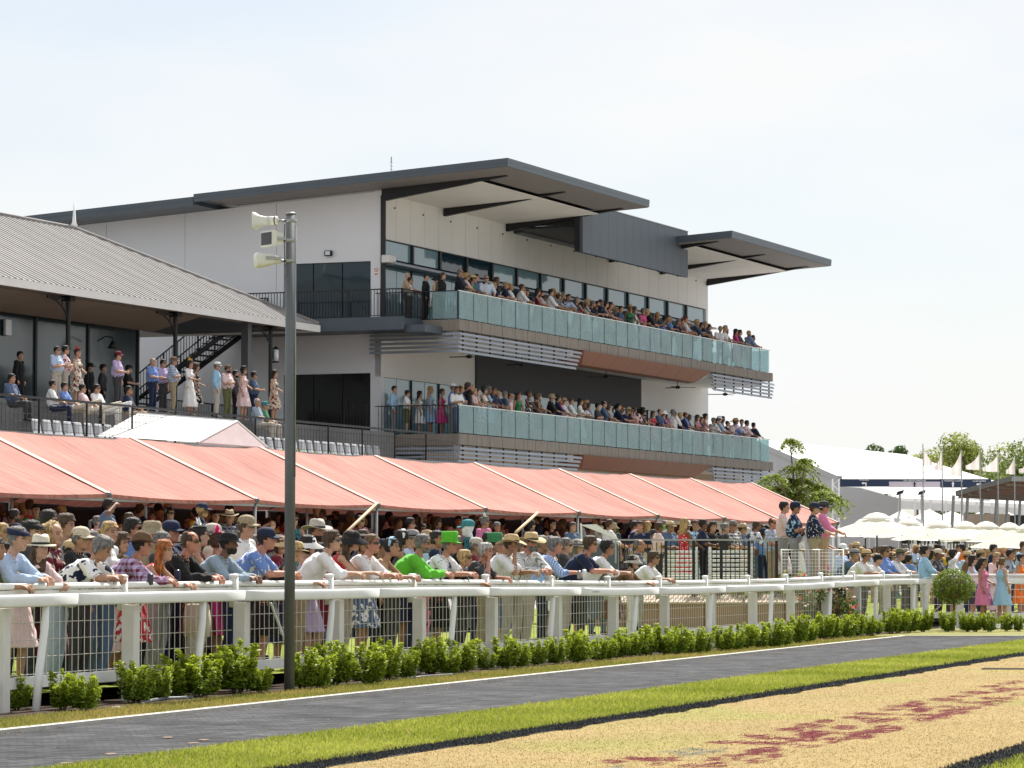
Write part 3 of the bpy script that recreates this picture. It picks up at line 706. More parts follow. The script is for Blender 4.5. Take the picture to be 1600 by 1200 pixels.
# two balcony decks
UB = 35.45
for lvl, zf in ((0, 10.0), (1, 6.0)):
    mb = MB(); mb.box(.04, UB + .3, .06, WV - .01, zf - .36, zf); GB('balcony_slab', mb, M['concrete'])
    mb = MB(); mb.box(.3, UB, .35, WV - .012, zf - .62, zf - .365); GB('balcony_soffit', mb, M['soffit_cream'])
    # grey timber boards as fascia
    nb2 = 90
    for part, (u0, u1) in enumerate(((0.0, UB + .45),)):
        for k in range(nb2):
            a = u0 + (u1 - u0) * k / nb2; b = u0 + (u1 - u0) * (k + 1) / nb2 - .012
            mb = MB(); mb.box(a, b, -.02 + .006 * math.sin(k * 2.3), .058, zf - .36, zf + .02); GB('fascia_board', mb, M['timber_grey'])
    mb = MB(); mb.box(-.04, .035, 0.0, WV, zf - .38, zf + .015); GB('side_fascia', mb, M['timber_grey'])
    # glass balustrade
    npn = 27
    for k in range(npn):
        a = .0 + UB * k / npn; b = UB * (k + 1) / npn
        mb = MB(); mb.box(a + .035, b - .035, -.005, .008, zf + .05, zf + 1.0); GB('glass_panel', mb, M['balustrade_glass'])
        mb = MB(); mb.box(a - .022, a + .022, .012, .06, zf + .02, zf + 1.0); GB('glass_post', mb, M['black_metal'])
    mb = MB(); mb.box(-.02, UB + .03, -.025, .03, zf + 1.003, zf + 1.035); GB('top_rail', mb, M['white_paint'])
    mb = MB(); mb.box(-.012, .002, .06, 1.0 if lvl == 0 else .06 + .02, zf + .05, zf + 1.0); GB('glass_panel', mb, M['balustrade_glass'])
    mb = MB(); mb.box(-.03, .03, .031, WV, zf + 1.003, zf + 1.035); GB('top_rail', mb, M['black_metal'])
    mb = MB()
    for k in range(0, 26):
        v = .2 + k * .115
        if v < WV: mb.box(-.008, .008, v - .008, v + .008, zf, zf + 1.0)
    GB('balusters', mb, M['black_metal'])
    mb = MB(); mb.box(UB - .01, UB + .01, .06, WV, zf + .05, zf + 1.0); GB('glass_panel', mb, M['balustrade_glass'])
    # louvres: five blades under the fascia at both ends, returned along the side
    zl = zf - .45
    for s in range(5):
        z = zl - s * .15
        def blade(u0, u1, off):
            mb = MB(); mb.hexa([(u0, -.09 - off, z - .085), (u1, -.09 - off, z - .085), (u1, -.07 - off, z - .09), (u0, -.07 - off, z - .09), (u0, -.06 - off, z - .0), (u1, -.06 - off, z - .0), (u1, .07 - off, z + .012), (u0, .07 - off, z + .012)])
            return GB('louvre_blade', mb, M['louvre'])
        off = -.02 * s
        blade(-.06, 11.8 - .1 * s, off); blade(27.3 + .12 * s, 35.95 - .02 * s, off)
        mb = MB(); mb.hexa([(-.09, -.02, z - .085), (-.07, -.02, z - .09), (-.07, WV + .2, z - .09), (-.09, WV + .2, z - .085), (-.06, -.02, z), (.07, -.02, z + .012), (.07, WV + .2, z + .012), (-.06, WV + .2, z)]); GB('louvre_blade', mb, M['louvre'])
    for u in [.6 + 1.25 * i for i in range(9)] + [28.2 + 1.25 * i for i in range(7)]:
        mb = MB(); mb.box(u - .03, u + .03, .075, .13, zl - .68, zf - .362); GB('louvre_bracket', mb, M['black_metal'])
    # copper coloured bulkhead between the louvres
    for k in range(8):
        u0 = 12.0 + (27.2 - 12.0) * k / 8; u1 = 12.0 + (27.2 - 12.0) * (k + 1) / 8 - .015
        mb = MB(); o0 = .9 if k == 0 else 0; o1 = .9 if k == 7 else 0
        mb.hexa([(u0 + o0, .35, zf - .86), (u1 - o1, .35, zf - .86), (u1, 1.0, zf - .86), (u0, 1.0, zf - .86), (u0, -.1, zf - .37), (u1, -.1, zf - .37), (u1, 1.0, zf - .37), (u0, 1.0, zf - .37)]); GB('copper_panel', mb, M['copper_panel'])
# ground storey behind the marquee
mb = MB(); mb.box(.6, 35.9, 1.5, 1.7, 0, 5.38); GB('ground_storey', mb, M['sandstone'])
# roof: one slab in two steps, fascia in two strips, soffits and tapering beams
def roof_piece(u0, u1, v0, v1, th=.26, zoff=0.0):
    mb = MB(); z0, z1 = roof_z(v0) + zoff, roof_z(v1) + zoff
    mb.hexa([(u0, v0, z0 - th + .03), (u1, v0, z0 - th + .03), (u1, v1, z1 - th + .03), (u0, v1, z1 - th + .03), (u0, v0, z0), (u1, v0, z0), (u1, v1, z1), (u0, v1, z1)])
    return GB('roof', mb, M['roof_dark'])
def fascia(u0, u1, v, zoff=0.0):
    r = roof_z(v) + zoff
    for a, b, o in ((.135, .01, .03), (.275, .145, .022)):
        mb = MB(); mb.box(u0 - o, u1 + o, v - o, v - .002, r - a, r - b + .02); GB('roof_fascia', mb, M['roof_dark'])
roof_piece(-1.4, 12.9, -2.4, 9.7); roof_piece(-1.4, 12.9, 9.705, 24, .3, -.09)
roof_piece(22.94, 37.06, -2.4, 9.7, zoff=-.25); roof_piece(12.92, 22.92, 2.8, 22, zoff=-.5)
fascia(-1.4, 12.9, -2.4); fascia(22.94, 37.06, -2.4, -.25)
for zo, vv0, vv1 in ((0, -2.4, 9.7), (-.09, 9.72, 24)):   # side fascia strips
    for a, b, o in ((.135, 0, .03), (.275, .145, .02)):
        mb = MB(); mb.hexa([(-1.4 - o, vv0, roof_z(vv0) - a + zo), (-1.402, vv0, roof_z(vv0) - a + zo), (-1.402, vv1, roof_z(vv1) - a + zo), (-1.4 - o, vv1, roof_z(vv1) - a + zo),
                            (-1.4 - o, vv0, roof_z(vv0) - b + .01 + zo), (-1.402, vv0, roof_z(vv0) - b + .01 + zo), (-1.402, vv1, roof_z(vv1) - b + .01 + zo), (-1.4 - o, vv1, roof_z(vv1) - b + .01 + zo)])
        GB('roof_fascia', mb, M['roof_dark'])
for a, b, o in ((.135, 0, .03), (.275, .145, .02)):
    mb = MB(); r0, r1 = roof_z(-2.4) - .25, roof_z(6) - .25
    mb.hexa([(22.94 - o, -2.4, r0 - a), (22.938, -2.4, r0 - a), (22.938, 6, r1 - a), (22.94 - o, 6, r1 - a), (22.94 - o, -2.4, r0 - b + .01), (22.938, -2.4, r0 - b + .01), (22.938, 6, r1 - b + .01), (22.94 - o, 6, r1 - b + .01)])
    GB('roof_fascia', mb, M['roof_dark'])
def soffit(u0, u1, v0, v1, dz, m, zo=0, name='soffit_panel'):
    mb = MB(); a, b = roof_z(v0) - dz + zo, roof_z(v1) - dz + zo
    mb.hexa([(u0, v0, a - .03), (u1, v0, a - .03), (u1, v1, b - .03), (u0, v1, b - .03), (u0, v0, a), (u1, v0, a), (u1, v1, b), (u0, v1, b)]); GB(name, mb, M[m])
for zo, beams, ua, ub in ((0, (.55, 6.1, 12.2), -1.38, 12.88), (-.25, (23.6, 29.9, 36.2), 22.96, 37.04)):
    soffit(ua, ub, -2.38, -.62, .262, 'soffit_grey', zo)
    soffit(ua, beams[0], -.615, 9 if zo == 0 else 3.2, .262, 'soffit_grey', zo)
    for b0, b1 in zip(beams, beams[1:]):
        for k in range(2):
            soffit(b0 + (b1 - b0) * k / 2 + .006, b0 + (b1 - b0) * (k + 1) / 2 - .006, -.61, WV - .01, .40, 'soffit_cream', zo)
    if zo: soffit(beams[-1], ub, -.615, 3.2, .262, 'soffit_grey', zo)
    for b0 in beams:
        mb = MB(); v0, v1 = -1.6, WV - .02
        mb.hexa([(b0 - .1, v0, roof_z(v0) - .32 + zo), (b0 + .1, v0, roof_z(v0) - .32 + zo), (b0 + .1, v1, roof_z(v1) - .72 + zo), (b0 - .1, v1, roof_z(v1) - .72 + zo),
                 (b0 - .1, v0, roof_z(v0) - .295 + zo), (b0 + .1, v0, roof_z(v0) - .295 + zo), (b0 + .1, v1, roof_z(v1) - .295 + zo), (b0 - .1, v1, roof_z(v1) - .295 + zo)]); GB('roof_beam', mb, M['black_metal'])
mb = MB(); mb.hexa([(-.02, WV, roof_z(WV) - .60), (W0 + .3, WV, roof_z(WV) - .60), (W0 + .3, 24, roof_z(24) - .60), (-.02, 24, roof_z(24) - .60), (-.02, WV, roof_z(WV) - .3), (W0 + .3, WV, roof_z(WV) - .3), (W0 + .3, 24, roof_z(24) - .3), (-.02, 24, roof_z(24) - .3)])
# charcoal box between the two roofs
for k in range(13):
    u0 = 12.1 + 12.3 * k / 13; u1 = 12.1 + 12.3 * (k + 1) / 13 - .012
    mb = MB(); mb.box(u0, u1, 0.0, .12, 13.42, 15.32); GB('box_cladding', mb, M['charcoal'])
mb = MB(); mb.box(12.12, 24.37, .125, .34, 13.46, 15.28); GB('box_core', mb, M['black_metal'])
mb = MB(); mb.box(12.3, 23.5, .345, WV - .01, 14.42, 14.5); GB('box_ceiling', mb, M['black_metal'])
mb = MB(); mb.box(12.3, 23.5, .345, WV - .01, 14.95, 15.0); mb.box(12.3, 12.36, .345, WV - .01, 14.51, 14.94); GB('box_lid', mb, M['black_metal'])
mb = MB(); mb.box(12.1, 24.4, -.02, .5, 15.325, 15.36); GB('box_cap', mb, M['galv'])
mb = MB(); mb.box(24.0, 24.6, 1.3, 2.0, 14.6, 15.55); GB('roof_plant', mb, M['galv'])
ap = gs
mb = MB(); mb.tube([(0, 2.6, roof_z(2.6) - .02), (0, 2.6, roof_z(2.6) + .75)], .012, 6); mb.tube([(0, 2.6, roof_z(2.6) + .55), (0, 2.6, roof_z(2.6) + .75)], .02, 6)
for z in (.3, .42, .54): mb.bar((-.12, 2.6, roof_z(2.6) + z), (.12, 2.6, roof_z(2.6) + z), .012, .012)
GB('aerial', mb, M['galv'])
# side deck with railing in front of the side wall
mb = MB(); mb.box(-1.8, W0 - .01, 1.35, 9.2, 9.62, 10.0); mb.box(-1.86, -1.8, 1.3, 9.2, 9.58, 10.03); GB('side_deck', mb, M['charcoal'])
mb = MB(); mb.box(-1.6, .4, .6, 1.34, 9.5, 9.75); GB('side_deck', mb, M['charcoal'])
mb = MB(); mb.box(-1.86, .5, 2.7, 9.2, 5.6, 6.0); mb.box(-1.5, .5, 3.3, 24, -.05, 5.59); GB('side_landing', mb, M['concrete'])
def railing(parent, p, q, h=1.0, sp=.115, name='railing', post=1.6, r=.009, m='black_metal', mid=False):
    p = Vector(p); q = Vector(q); L = (q - p).length; n = int(L / sp); mb = MB()
    for k in range(n + 1):
        c = p.lerp(q, k / n); mb.box(c.x - r, c.x + r, c.y - r, c.y + r, c.z + .08, c.z + h)
    mb.bar(p + Vector((0, 0, h)), q + Vector((0, 0, h)), .045, .04); mb.bar(p + Vector((0, 0, .08)), q + Vector((0, 0, .08)), .03, .03)
    np_ = max(1, int(L / post))
    for k in range(np_ + 1):
        c = p.lerp(q, k / np_); mb.box(c.x - .025, c.x + .025, c.y - .025, c.y + .025, c.z, c.z + h + .02)
    o = mb.build(name, M[m], parent); return o
railing(gs, (-1.75, 1.4, 10.0), (-1.75, 7.6, 10.0)); railing(gs, (-1.75, 1.4, 10.0), (.0, 1.4, 10.0))
railing(gs, (-1.75, 2.75, 6.0), (-1.75, 3.6, 6.0))
railing(gs, (.3, 7.6, 10.0), (.3, 10.4, 10.0))
# outside stair up the side wall
st = empty('external_stair', stand(-1.0, 8.2, 6.0), ANG); tag(st, 'black steel open-tread stair climbing the grandstand side wall', 'stair')
v0, v1, z0, z1 = 5.4, 0.0, 0.0, 3.95      # local: climbs towards small v
for du in (-.65, .65):
    mb = MB(); mb.hexa([(du - .03, v0 + .35, z0), (du + .03, v0 + .35, z0), (du + .03, v1 + .1, z1 - .42), (du - .03, v1 + .1, z1 - .42), (du - .03, v0, z0 + .1), (du + .03, v0, z0 + .1), (du + .03, v1 - .25, z1 + .02), (du - .03, v1 - .25, z1 + .02)]); mb.build('stringer', M['black_metal'], st)
    railing(st, (du, v0 - .1, z0 + .1), (du, v1 - .2, z1 + .02), .95, .14)
for k in range(21):
    t = (k + .5) / 21; v = v0 + (v1 - v0) * t; z = z0 + (z1 - z0) * t
    mb = MB(); mb.box(-.62, .62, v - .13, v + .13, z - .02, z + .02); mb.build('tread', M['black_metal'], st)

# ceiling fans under the upper balcony
def fan(u, v, zc, label):
    c = stand(u, v, zc); o = empty('ceiling_fan', c, RNG.uniform(0, 2)); tag(o, label, 'fan', 'ceiling fans under the upper balcony')
    mb = MB(); mb.tube([(0, 0, 0), (0, 0, -.34)], .018, 8); mb.build('rod', M['black_metal'], o)
    mb = MB(); mb.tube([(0, 0, -.30), (0, 0, -.33), (0, 0, -.40), (0, 0, -.43)], [.05, .11, .12, .05], 14); mb.build('motor', M['black_metal'], o, True)
    for k in range(3):
        a = 2.094 * k; d = np.array([math.cos(a), math.sin(a), 0]); w = np.array([-math.sin(a), math.cos(a), 0]) * .065
        p = d * .1 + np.array([0, 0, -.385]); q = d * .78 + np.array([0, 0, -.385])
        mb = MB(); mb.hexa([p - w, q - w * .8, q + w * .8 + [0, 0, .02], p + w + [0, 0, .02], p - w + [0, 0, .012], q - w * .8 + [0, 0, .012], q + w * .8 + [0, 0, .032], p + w + [0, 0, .032]]); mb.build('blade', M['black_metal'], o)
for (u, v), lb in zip(((4.7, 1.6), (9.8, 1.6), (18.9, 1.6), (27.6, 1.6), (34.0, 1.6)), ('black ceiling fan in front of the pale wall at the stair end', 'black ceiling fan where the charcoal wall starts', 'black ceiling fan over the middle of the charcoal wall', 'black ceiling fan before the pale wall near the far balcony end', 'black ceiling fan at the outermost end of the lower balcony')):
    fan(u, v, 9.38, lb)
# ------------------------------------------------------------------ old pavilion with corrugated hip roof
pv = empty('pavilion', stand(-20, 8, 6.0), ANG); tag(pv, 'open pavilion with grey corrugated hip roof on black posts', 'pavilion')
PVO = (-20, 8, 6.0)
def PB(name, mb, m, smooth=False, parent=None):
    mb.v = [(x - PVO[0], y - PVO[1], z - PVO[2]) for x, y, z in mb.v]
    return mb.build(name, m, parent or pv, smooth)
EVE, EUE, RW = 4.0, -3.0, 6.15
ZE, ZR = 9.74, 12.72
SL = (ZR - ZE) / RW
M['corrugated'] = mat('corrugated', (.27, .258, .252), .75, 0.0, var=.16, scale=1.2, stretch=(1, .25, 1), spec=.2)
# front slope sheets, each sheet about 0.76 m wide with its ribs
u = EUE
sheet = 0
while u > -48:
    mb = MB(); prof = [(0, 0), (.27, 0), (.285, .028), (.325, .028), (.34, 0), (.61, 0), (.625, .028), (.665, .028), (.68, 0)]; w, nrib = .68, 1
    vs_ = []
    for du, hz in prof:
        uu = u - du; vt = min(EVE + RW, EVE + max(.0, EUE - uu)); dz_ = hz + .003 * (sheet % 2)
        vs_ += [(uu, EVE - .06, ZE - .06 * SL + dz_), (uu, vt, ZE + (vt - EVE) * SL + dz_)]
    mb.add(vs_, [(2 * k, 2 * k + 1, 2 * k + 3, 2 * k + 2) for k in range(len(prof) - 1)]); PB('roof_sheet', mb, M['corrugated'])
    u -= w * nrib; sheet += 1
# hip end and rear slope
mb = MB(); mb.add([(EUE + .06, EVE, ZE - .03), (EUE + .06, EVE + 2 * RW, ZE - .03), (EUE - RW, EVE + RW, ZR)], [(0, 1, 2)])
mb.add([(EUE, EVE + 2 * RW, ZE), (-48, EVE + 2 * RW, ZE), (-48, EVE + RW, ZR), (EUE - RW, EVE + RW, ZR)], [(0, 1, 2, 3)]); PB('roof_rear', mb, M['corrugated'])
mb = MB(); mb.tube([(EUE, EVE, ZE + .03), (EUE - RW, EVE + RW, ZR + .03), (-48, EVE + RW, ZR + .03)], .07, 8); PB('ridge_cap', mb, M['corrugated'], True)
mb = MB(); mb.box(-48, EUE + .06, EVE - .05, EVE - .01, ZE - .27, ZE - .03); PB('eave_board', mb, M['white_paint'])
mb = MB(); mb.box(EUE + .02, EUE + .06, EVE - .005, EVE + 2 * RW, ZE - .27, ZE - .045); PB('eave_board', mb, M['white_paint'])
mb = MB(); mb.box(-48, EUE, EVE, EVE + .9, ZE - .20, ZE - .16); mb.box(-48, -10.1, EVE + .9, 7.0, ZE - .20, ZE - .16); PB('eave_soffit', mb, M['brown_soffit'])
mb = MB(); mb.hexa([(-48, 6.6, 9.1), (-10.1, 6.6, 9.1), (-10.1, 6.75, 9.1), (-48, 6.75, 9.1), (-48, 4.9, ZE - .21), (-10.1, 4.9, ZE - .21), (-10.1, 5.05, ZE - .21), (-48, 5.05, ZE - .21)]); PB('raked_soffit', mb, M['brown_soffit'])
mb = MB(); mb.box(-10.09, EUE, EVE + .9, 9.8, ZE - .2, ZE - .16); PB('corner_soffit', mb, M['dark_wall'])
fi = stand(EUE - RW, EVE + RW)
mb = MB(); a = (EUE - RW, EVE + RW); mb.tube([(a[0], a[1], ZR + .05), (a[0], a[1], ZR + .12), (a[0], a[1], ZR + .2), (a[0], a[1], ZR + 1.05)], [.1, .12, .07, .008], 8); PB('finial', mb, M['white_paint'], True)
def bracket(u, v, du):
    mb = MB(); r = 1.25
    arc = [(u + du * r * (1 - math.cos(t)) * 1.0, v, ZE - .32 - r * (1 - math.sin(t)) * .62) for t in np.linspace(0, math.pi / 2, 9)]
    mb.tube(arc, .028, 6)
    mb.bar((u, v, ZE - .30), (u + du * r, v, ZE - .30), .05, .06)
    for k in (2, 4, 6): mb.tube([arc[k], (u + du * r * (k / 9) * .55, v, ZE - .31)], .02, 6)
    PB('post_bracket', mb, M['black_metal'])
for u_ in (-26.2, -19.2, -12.35, -5.5):
    mb = MB(); mb.tube([(u_, 4.6, 6), (u_, 4.6, 9.2), (u_, 4.6, ZE - .25)], [.07, .07, .075], 12); mb.box(u_ - .16, u_ + .16, 4.44, 4.76, ZE - .36, ZE - .21); PB('post', mb, M['black_metal'], False)
    bracket(u_, 4.6, -1)
mb = MB(); mb.box(-7.4, -7.12, 4.5, 4.75, 6, ZE - .21); PB('post', mb, M['steel'])
for k in range(12):       # dark glazed front under the raked soffit
    a = -10.1 - k * 3.3
    mb = MB(); mb.box(a - 3.22, a - .04, 7.2, 7.24, 6.0, 9.2); PB('glass_wall', mb, M['pavilion_glass'])
    mb = MB(); mb.box(a - .06, a + .06, 7.15, 7.3, 6.0, 9.3); PB('wall_post', mb, M['black_metal'])
mb = MB(); mb.box(-48, -10.1, 7.5, 7.7, 6, 9.5); PB('inner_wall', mb, M['dark_wall'])
mb = MB(); mb.bevbox(-18.7, -18.35, 7.05, 7.15, 8.45, 8.95, .02); PB('wall_light', mb, M['lamp_glass'])
mb = MB(); mb.tube([(-13.3, 6.9, 8.6), (-13.3, 6.6, 8.75), (-13.3, 6.35, 8.7), (-13.3, 6.35, 8.55)], .02, 6); mb.tube([(-13.3, 6.35, 8.6), (-13.3, 6.35, 8.5), (-13.3, 6.35, 8.35)], [.03, .09, .17], 12); PB('wall_lamp', mb, M['black_metal'], True)
mb = MB(); mb.tube([(-5.3, 4.5, 8.35), (-5.3, 4.5, 8.75)], .1, 12); PB('lantern', mb, M['lamp_glass'], True)
mb = MB(); mb.tube([(-5.3, 4.5, 8.76), (-5.3, 4.5, 8.85)], [.13, .03], 12); mb.tube([(-5.3, 4.5, 8.3), (-5.3, 4.5, 8.345)], .12, 12); mb.bar((-5.5, 4.6, 8.55), (-5.3, 4.5, 8.55), .05, .3); PB('lantern_frame', mb, M['black_metal'])
# terrace below the pavilion: floor and two seating steps
te = empty('seating_terrace', stand(-20, 1, 0), ANG); tag(te, 'raised concrete seating terrace in front of the pavilion', 'terrace')
mb = MB()
for (va, vb, zt) in ((1.6, 26, 6.0), (.5, 1.595, 5.3), (-1.8, .495, 4.5)):
    mb.box(-40, 18.05 if va > 1 else 13.5, va - 1, vb - 1, 0, zt)
mb.build('steps', M['concrete_dark'], te)
tr = empty('terrace_railing', stand(-20, -1.6, 4.7), ANG); tag(tr, 'black pipe railing along the terrace of seats', 'railing')
mb = MB(); mb.bar((-24, 0, 1.08), (14, 0, 1.08), .06, .06); mb.build('top_rail', M['black_metal'], tr)
for k in range(16):
    u_ = -24 + k * 2.5
    mb = MB(); mb.tube([(u_, 0, 0), (u_, 0, 1.0), (u_ , .0, 1.08)], .03, 8); mb.build('post', M['black_metal'], tr, True)
    mb = MB()
    for z in (.25, .45, .65, .85): mb.tube([(u_ + .03, 0, z), (u_ + 2.47, 0, z)], .006, 4)
    for q in range(1, 12): mb.tube([(u_ + q * .208, 0, .2), (u_ + q * .208, 0, .9)], .005, 4)
    mb.build('mesh_infill', M['black_metal'], tr)
railing(te, (12.5, 6.5, 6.0), (17.5, 6.5, 6.0), 1.0, .12, 'back_railing')
# seats on the steps
def make_seat():
    o = empty('stadium_seat'); 
    mb = MB(); mb.rings([[(-.22 * w, y, z), (-.2 * w, y + .015, z + .005), (.2 * w, y + .015, z + .005), (.22 * w, y, z), (.2 * w, y - .02, z - .01), (-.2 * w, y - .02, z - .01)] for y, z, w in ((-.22, .42, 1), (.0, .40, 1), (.14, .42, 1), (.19, .55, 1), (.22, .75, .97), (.23, .83, .8))]); mb.build('shell', M['seat_plastic'], o, True)
    for x in (-.17, .17):
        for a_, b_ in ((-.18, -.14), (.2, .1)): mb = MB(); mb.tube([(x, a_, 0), (x, b_, .4)], .012, 6); mb.build('leg', M['black_metal'], o)
    return o
seat0 = make_seat(); ns_ = 0
for (vrow, zrow, rl) in ((-.55, 4.5, 'front'),):
    us = [x for x in np.arange(-29.5, -7.6, .56)]
    for u_ in us:
        px, py = pix(stand(u_, vrow, zrow + .6))
        if not (-10 < px < 600): continue
        if 205 < px < 385: continue
        o = seat0 if ns_ == 0 else copy_tree(seat0)
        o.location = tuple(stand(u_, vrow, zrow)); o.rotation_euler = (0, 0, ANG + R(RNG.uniform(-3, 3))); ns_ += 1
        tag(o, 'grey plastic terrace seat, %s along the step from the near end' % nth(ns_), 'seat', 'grey seats on the terrace')
# planting along the terrace foot
# ------------------------------------------------------------------ red marquee
mq = empty('red_marquee', stand(-30, -12, .8), ANG); tag(mq, 'long faded red canvas marquee with pale seams on steel poles', 'marquee')
MQO = (-30, -12, .8)
def QB(name, mb, m, smooth=False):
    mb.v = [(x - MQO[0], y - MQO[1], z - MQO[2]) for x, y, z in mb.v]; return mb.build(name, m, mq, smooth)
nodes = [-63.6, -57.7, -51.7, -45.5, -39.5, -33.3, -27.1, -21.1, -15.4, -10.0, -4.0]
VE, VR, VB = -14.9, -12.0, -9.1
ZEV, ZRD = 2.80, 4.10
M['painted_shade'] = mat('painted_shade', (.03, .03, .034), .9, var=.2, scale=1)  # flat dark tone painted in for the shade under the canopy
M['seam'] = fabric('seam_tape', (.66, .50, .43), .1, var=.12)
for k in range(len(nodes) - 1):
    u0, u1 = nodes[k], nodes[k + 1]
    for (va, za, vb, zb, nm) in ((VE, ZEV, VR, ZRD, 'canopy_front'), (VR, ZRD, VB, ZEV, 'canopy_rear')):
        mb = MB(); nu, nv = 22, 12; vs_ = []
        for i in range(nu + 1):
            for j in range(nv + 1):
                s, t = i / nu, j / nv
                sag = -.15 * math.sin(math.pi * s) * (.35 + .65 * math.sin(math.pi * t)) + (.035 * mnoise.noise((k * 3.1 + s * 4, t * 3, 1)) + .022 * mnoise.noise((k * 5 + s * 11 + t * 5, t * 3 - s * 4, 4))) * math.sin(math.pi * s) ** .4
                if nm == 'canopy_front' and t == 0: sag = -.06 * math.sin(math.pi * s)
                vs_.append((u0 + .015 + (u1 - u0 - .03) * s, va + (vb - va) * t, za + (zb - za) * t + sag))
        mb.add(vs_, [(i * (nv + 1) + j, (i + 1) * (nv + 1) + j, (i + 1) * (nv + 1) + j + 1, i * (nv + 1) + j + 1) for i in range(nu) for j in range(nv)])
        QB(nm, mb, M['red_canvas'], True)
    mb = MB(); vs_ = []
    for i in range(13):
        s = i / 12; sag = -.06 * math.sin(math.pi * s); x = u0 + .015 + (u1 - u0 - .03) * s
        vs_ += [(x, VE - .004, ZEV + sag), (x, VE - .012, ZEV + sag - .07)]
    mb.add(vs_, [(2 * i, 2 * i + 1, 2 * i + 3, 2 * i + 2) for i in range(12)]); QB('valance', mb, M['red_canvas'], True)
for k, u_ in enumerate(nodes):
    mb = MB(); mb.bar((u_, VE - .01, ZEV + .012), (u_, VR, ZRD + .012), .21, .012); mb.bar((u_, VR, ZRD + .012), (u_, VB, ZEV + .012), .21, .012); QB('seam', mb, M['seam'])
    mb = MB(); mb.bar((u_, VE + .05, ZEV - .09), (u_, VR, ZRD - .07), .05, .06); QB('rafter', mb, M['galv'])
    for v_, nm in ((VE + .04, 'pole'), (VB - .04, 'pole')):
        mb = MB(); mb.tube([(u_, v_, .3), (u_, v_, ZEV - .02)], .038, 10); QB(nm, mb, M['galv'], True)
    mb = MB(); mb.ball((u_, VE + .02, ZEV - .02), (.09, .09, .07), 8, 6); QB('corner_joint', mb, M['steel'], True)
    if k + 1 < len(nodes):
        u1 = nodes[k + 1]
        mb = MB(); mb.bar((u_ + .05, VE + .05, ZEV - .10), (u1 - .05, VE + .05, ZEV - .10), .05, .07); mb.bar((u_, VR, ZRD - .06), (u1, VR, ZRD - .06), .06, .06); QB('beam', mb, M['galv'])
        mb = MB(); mb.tube([((u_ + u1) / 2, VE + .3, .3), ((u_ + u1) / 2, VE + .3, ZEV - .1)], .03, 8); QB('pole', mb, M['galv'], True)
for k in range(len(nodes) - 1):       # added dark sheets stand in for deep shade behind each bay
    mb = MB(); mb.box(nodes[k] + .05, nodes[k + 1] - .05, VB + .02, VB + .03, .5, ZEV - .02); QB('shade_fill', mb, M['painted_shade'])
# loose timber props leaning at two poles
for (x0, y0, x1, y1, Y, nm) in ((543, 830, 588, 787, 62, 'pale timber pole leaning against the marquee near the middle'), (806, 832, 840, 801, 62, 'pale timber pole slanting behind the straw hats')):
    p, q = at(x0, y0, Y - 6), at(x1, y1, Y + 6)
    mb = MB(); mb.tube([tuple(p), tuple(q)], .028, 8); o = mb.build('timber_pole', M['timber_pale'], smooth=True); tag(o, nm, 'pole')
# white marquee behind it
wt = empty('white_marquee', at(310, 700, 92), 0); wt.location.z = .8
tag(wt, 'small white gabled tent rising behind the red marquee', 'tent')
P = {k: at(x, y, Y) for k, (x, y, Y) in dict(a=(370, 658, 90), b=(418, 699, 91.0), c=(309, 691, 86.5), d=(215, 646, 94), e=(152, 681, 90.2), f=(262, 690, 97)).items()}
mb = MB(); mb.add([P['c'], P['a'], P['d'], P['e']], [(0, 1, 2, 3)]); child(mb, 'roof_front', M['white_canvas'], wt)
mb = MB(); mb.add([P['a'], P['b'], P['f'], P['d']], [(0, 1, 2, 3)]); child(mb, 'roof_rear', M['white_canvas'], wt)
mb = MB(); mb.add([P['c'], P['b'], P['a']], [(0, 1, 2)]); mb.add([P['c'] - [0, 0, 2.2], P['b'] - [0, 0, 2.2], P['b'], P['c']], [(0, 1, 2, 3)]); child(mb, 'gable', M['pink_canvas'], wt)
for a_, b_ in (('c', 'a'), ('a', 'b'), ('a', 'd')):
    mb = MB(); mb.tube([tuple(P[a_]), tuple(P[b_])], .03, 6); child(mb, 'frame_tube', M['white_paint'], wt)
for k_ in 'bce':
    mb = MB(); mb.tube([tuple(P[k_]), (P[k_][0], P[k_][1], .8)], .035, 6); child(mb, 'leg', M['galv'], wt)

# ------------------------------------------------------------------ terrace wall, black balustrade, platform
WY = 68.6
tw = empty('retaining_wall', (4, WY, 0)); tag(tw, 'brown rendered retaining wall with a sloping sandstone cap', 'wall')
for k in range(6):
    x0, x1 = 1.5 + k * .82, 1.5 + (k + 1) * .82 - .012
    mb = MB(); mb.box(x0, x1, WY, WY + .3, -.05, .66); child(mb, 'wall_block', M['brown_wall'], tw)
    mb = MB(); mb.hexa([(x0, WY - .06, .665), (x1, WY - .06, .665), (x1, WY + .7, .665), (x0, WY + .7, .665), (x0, WY - .06, .70), (x1, WY - .06, .70), (x1, WY + .7, .86), (x0, WY + .7, .86)]); child(mb, 'cap_stone', M['sandstone'], tw)
mb = MB(); mb.box(1.5, 6.4, WY + .3, WY + .32, -.05, .6); child(mb, 'backing', M['brown_wall'], tw)
pf = empty('platform', (6.0, 70.3, 0)); tag(pf, 'raised timber platform at the end of the black balustrade', 'platform')
mb = MB(); mb.box(5.5, 7.0, 69.9, 72.2, -.05, .975); child(mb, 'base', M['dark_wall'], pf)
for k in range(10):
    mb = MB(); mb.box(5.42 + k * .17, 5.42 + k * .17 + .16, 69.3, 72.25, .982, 1.02); child(mb, 'plank', M['timber_grey'], pf)
bl = empty('balustrade', (4, WY + .6, .8)); tag(bl, 'black upright-bar balustrade with a light top rail above the brown wall', 'balustrade')
BY = WY + .68
